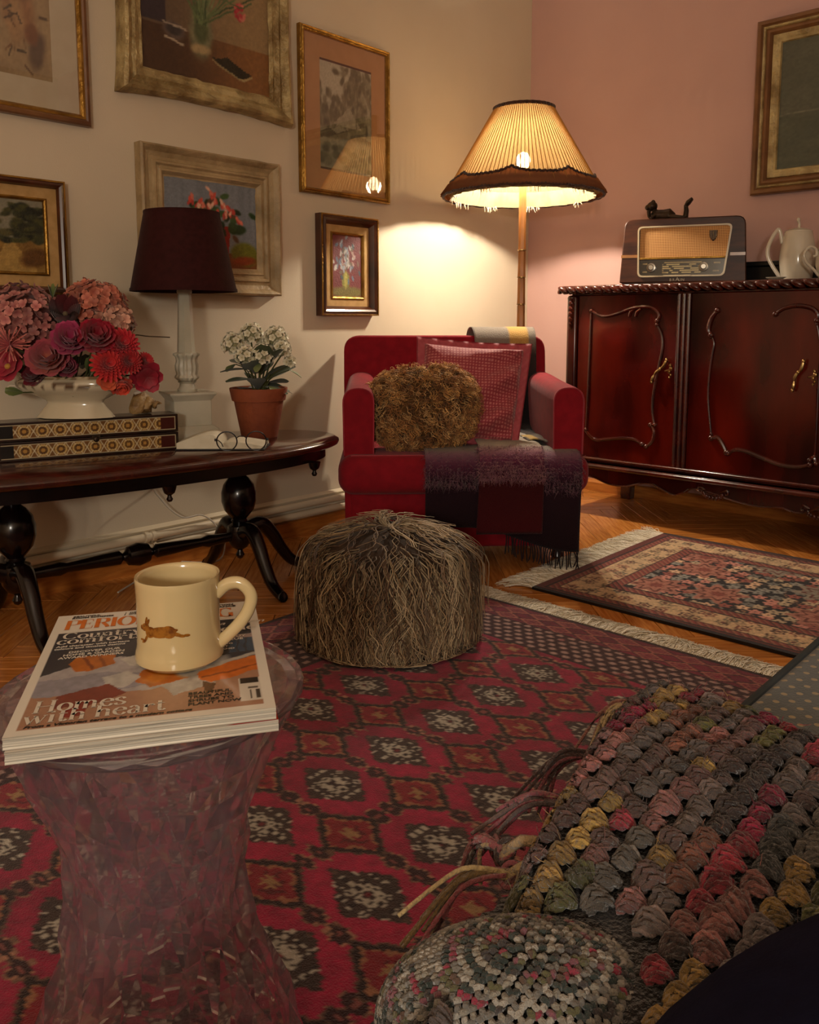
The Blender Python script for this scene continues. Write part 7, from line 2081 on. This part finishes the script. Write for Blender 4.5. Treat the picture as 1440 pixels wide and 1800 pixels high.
# ---------------------------------------------------------------- crochet blanket over the sofa edge
ZS = 0.423
knit_xy = at_d(930, 1830, 0.475)[:2]
def over_knit(dx, dy):
    a, f = dx * RT[0] + dy * RT[1], dx * F0[0] + dy * F0[1]
    return (a / 0.085) ** 2 + (f / 0.058) ** 2 < 0.5 or (f < -0.01 and abs(a) < 0.055)
bl = thing('crochet_blanket', 'multicoloured chunky crochet blanket with knotted fringe piled over the sofa edge', 'blanket', (2.157, -3.0, ZS))
def bh(x, y):
    """height of the blanket over the seat, x,y world"""
    u, v = x - 2.157, y + 3.0
    h = 0.030 + 0.030 * np.exp(-((u - 0.13) / 0.16) ** 2 - ((v - 0.06) / 0.15) ** 2)
    # fold valley towards the camera, then a lower layer
    s_ = (u * 0.62 + (v + 0.165) * 0.9)
    h = h - 0.034 * np.exp(-((s_ - 0.035) / 0.020) ** 2) * sm(-0.05, 0.08, u)
    h = h + 0.006 * (fbm(x * 14, y * 14, 61) - 0.5) * 2
    # roll down at the left and far edges
    ue = -0.057 - 0.25 * np.minimum(v - 0.15, 0)
    e = sm(ue - 0.03, ue + 0.015, u)
    vl = 0.25 - 0.35 * np.maximum(0, u - 0.02)
    f = 1 - sm(vl - 0.055, vl + 0.012, v)
    return h * e * np.maximum(f, 0) - 0.055 * (1 - e) + 0.004
U_, Y = np.meshgrid(np.linspace(0, 1, 100), np.linspace(-3.36, -2.732, 90))
x0_ = 2.157 - 0.057 - 0.25 * np.minimum(Y + 3.0 - 0.15, 0) - 0.024
X = x0_ + (2.72 - x0_) * U_
H_ = np.maximum(bh(X, Y) - 0.006, np.where(X > 2.15, 0.001, -0.2))
fast_grid('backing_mesh', np.stack([X - 2.157, Y + 3.0, H_], -1), np.ones(X.shape + (3,)) * rgb('140c0a'), M['yarn'], bl)
pal = ['4c3a34', '564a42', '5e3a3a', '6c4640', '38302c', '7a4a4a', '8c5450', '4a4a40', '5a5a28', '6e6a34', '8c7a3c', '9c8450', '7c1c30', '8e2c3c', '4e5c58', '66706a', '96605c', '2e2420']
cpal = ['6a5e5c', '5c5250', '746460', '6a504c', '5a403c', '7a5654', '4c3a38', '8a5c5a', '9a6460', 'a86c68', '5a5a34', '6a6636', '9c7c44', 'b0904e', '8a1c3c', '9a3040', '56625c', '6a746e', '3a2c2a', '7c4c3c', '4a4a4a', '66605a']
pa, ra_, ca = [], [], []
dxr, dyr = 0.0182, 0.0198
for i in range(38):
    for j in range(35):
        x = 2.082 + i * dxr + (0.5 * dxr if j % 2 else 0) * 0.0 + rng.normal(0, 0.0015)
        y = -3.350 + j * dyr + (0.5 * dyr if i % 2 else 0) + rng.normal(0, 0.0015)
        if y > -2.745 or x > 2.7: continue
        h = float(bh(np.array(x), np.array(y)))
        if h < -0.045 or over_knit(x - knit_xy[0], y - knit_xy[1]): continue
        run = _hash(np.array(i), np.floor(np.array(j + 5 * _hash(np.array(i), np.array(0), 3)) / 3.4).astype(int), 21)
        c = rgb(cpal[int(run * 0.9999 * len(cpal))])
        if rng.uniform() < 0.12: c = rgb(random.choice(cpal))
        rot = 0.75 + rng.normal(0, 0.3)
        ca_, sa_ = cos(rot), sin(rot)
        sz = rng.uniform(0.72, 0.95)
        for k in (-1, 0, 1):
            fk = rng.uniform(0.66, 0.98)
            tt_ = np.linspace(-1, 1, 7)
            ax = 0.0112 * tt_; by = k * (0.0026 + 0.0046 * (1 - tt_ ** 2)); az = 0.0072 * (1 - tt_ ** 2) * (1 - 0.12 * abs(k)) - 0.001
            def put(a, b, z):
                a, b = a * sz, b * sz
                wx, wy = x + a * ca_ - b * sa_, y + a * sa_ + b * ca_
                return np.stack([wx - 2.157, wy + 3.0, bh(wx, wy) + z * sz], 1)
            pa.append(put(ax, by, az)); ra_.append((0.0012 + 0.0023 * (1 - np.abs(tt_) ** 2.2)) * sz)
            ca.append(np.clip(c * fk, 0, 1))
            for st in range(3):                                     # the plies winding over each post
                tw = st * 2.094 + tt_ * 2.6
                rr_ = 0.0014 + 0.0028 * (1 - np.abs(tt_) ** 2.2)
                pa.append(put(ax, by + rr_ * 0.95 * np.cos(tw), az + rr_ * 0.95 * np.sin(tw))); ra_.append(np.full(7, 0.00165) * sz)
                ca.append(np.clip(c * fk * rng.uniform(0.8, 1.25), 0, 1))
pa, ra_, ca = np.array(pa), np.array(ra_), np.array(ca)
strands('crochet_clusters', pa, ra_, ca, M['yarn'], bl, 5)
# loose fibres
n = 2600
k = rng.integers(0, len(pa), n)
b0_ = pa[k, 3] + rng.normal(0, 0.003, (n, 3))
d = rng.normal(0, 1, (n, 3)); d[:, 2] = np.abs(d[:, 2])
t = np.linspace(0, 1, 4)[None, :, None]
strands('wool_fibres', b0_[:, None] + d[:, None] * t * 0.004 + rng.normal(0, 0.002, (n, 1, 3)) * t * t, np.repeat(np.array([[0.00035, 0.0003, 0.00025, 0.0002]]), n, 0), np.clip(ca[k] * 1.2, 0, 1), M['yarn'], bl, 3)
# knotted tassels along the left edge
pa, ra_, ca = [], [], []
kn = []
for (kx, ky, ex, ey, cols) in ((1122, 1236, 1040, 1322, ['c0aa80', '8c3040', '6c2a34', '9a6a60']), (1048, 1328, 930, 1405, ['8a4a50', 'a86a68', '4a3430', '7a3c44']), (1000, 1418, 868, 1482, ['8a4a54', '5a4a48', '9a5c60', '6a5450']),
                               (888, 1496, 842, 1540, ['a8906c', '8a4a4c', '3c2c28']), (897, 1538, 742, 1636, ['b8a070', '8c4a50', '7a6440', '5a3434']), (800, 1668, 756, 1745, ['8a5058', '6c4648', '9a7a6c'])):
    xk = on_z(kx, ky, 0.44)[0] - 0.012
    a = on_x(kx, ky, xk); e = on_x(ex, ey, min(xk - 0.03, 2.11))
    kn.append((a, cols))
    for q in range(9):
        f = rng.normal(0, 1, 3) * np.array([0.006, 0.010, 0.008])
        mid = (a + e) / 2 + np.array([-0.012, 0, 0.006]) + f * 0.7
        ee = e + f * 1.5 + (e - a) * rng.uniform(-0.18, 0.1)
        p = smooth([a + rng.normal(0, 0.0015, 3), mid * 0.5 + a * 0.5 + np.array([-0.006, 0, 0.004]), mid, ee], 3)
        pa.append(p - np.array([2.157, -3.0, ZS])); ra_.append(np.full(10, 0.0021) * np.linspace(1, 0.75, 10)); ca.append(rgb(random.choice(cols)))
strands('tassel_fringe', np.array(pa), np.array(ra_), np.array(ca), M['yarn'], bl, 6)
for (a, cols) in kn:
    mb = MB()
    q = a - np.array([2.157, -3.0, ZS])
    for s_ in range(4):
        th_ = np.linspace(0, 2 * pi, 15)
        mb.tube([(q[0] + 0.007 * cos(b) , q[1] + 0.006 * sin(b) + s_ * 0.0016, q[2] + 0.006 * sin(b + s_ * 0.5)) for b in th_], 0.0022, 6, col=rgb(random.choice(cols)), caps=False)
    mb.tube([(q[0], q[1], q[2]), (q[0] + 0.012, q[1] + 0.004, q[2] + 0.012), (q[0] + 0.028, q[1] + 0.008, q[2] + 0.016)], 0.004, 6, col=rgb(cols[0]))
    mb.build('tassel_knot', M['yarn'], bl, angle=180)

# ---------------------------------------------------------------- marled knit and navy cloth nearest the camera
kp = at_d(930, 1830, 0.475)
kt = thing('knitted_cloth', 'marled grey, green and pink chunky knitted wool at the bottom edge below the crochet blanket', 'cloth', (kp[0], kp[1], ZS), HEAD)
kr = (0.085, 0.058, 0.044)
kb_ = MB().ell((0, 0, 0.0), (kr[0] * 0.96, kr[1] * 0.96, kr[2] * 0.95), nu=30, nv=18, col=rgb('141614'))
kb_.v[0][:, 2] = np.maximum(kb_.v[0][:, 2], 0.002)
kb_.build('knit_body', M['yarn'], kt, angle=180)
pa, ra_, ca = [], [], []
for i in range(30):
    el = -0.1 + 1.65 * i / 29
    cnt = max(3, int(52 * cos(min(el, 1.5))))
    for j in range(cnt):
        a = 2 * pi * j / cnt
        for s_ in (-1, 1):
            pt = []
            for t_ in (-1, -0.3, 0.3, 1):
                ee = el + 0.035 * t_; aa = a + s_ * (0.022 + 0.022 * t_) / max(0.25, cos(el))
                r = 1.0 + 0.03 * (1 - t_ * t_)
                pt.append((kr[0] * r * cos(ee) * cos(aa), kr[1] * r * cos(ee) * sin(aa), kr[2] * r * sin(ee)))
            pa.append(pt); ra_.append(np.array([0.0012, 0.0022, 0.0022, 0.0012]))
            q = fbm(np.array(j * 0.33 + i * 3.1), np.array(i * 0.8), 91)
            c = random.choice(['8a8478', '706c66', 'a09a90']) if q > 0.52 else random.choice(['26302c', '323c38', '3a3434']) if q > 0.40 else random.choice(['7a4a54', '5a4438', '8a2c40', '5c5a3c'])
            ca.append(rgb(c))
strands('knit_stitches', np.array(pa), np.array(ra_), np.array(ca), M['yarn'], kt, 5)
npnt = np.array(CAM) + RT * 0.315 + F0 * 0.25
nv_ = MB()
nc = MB().ell((0, 0, 0.0), (0.295, 0.22, 0.15), nu=48, nv=26)
nc.v[0][:, 2] = np.maximum(nc.v[0][:, 2], 0.002)
no = nc.build('navy_cloth', M['navy'], None, angle=180)
no.location = (npnt[0], npnt[1], ZS + 0.0); no.rotation_euler = (0, 0, HEAD + 0.3)
tag(no, 'plain dark navy cloth bulging into the bottom right corner over the crochet blanket', 'cloth')
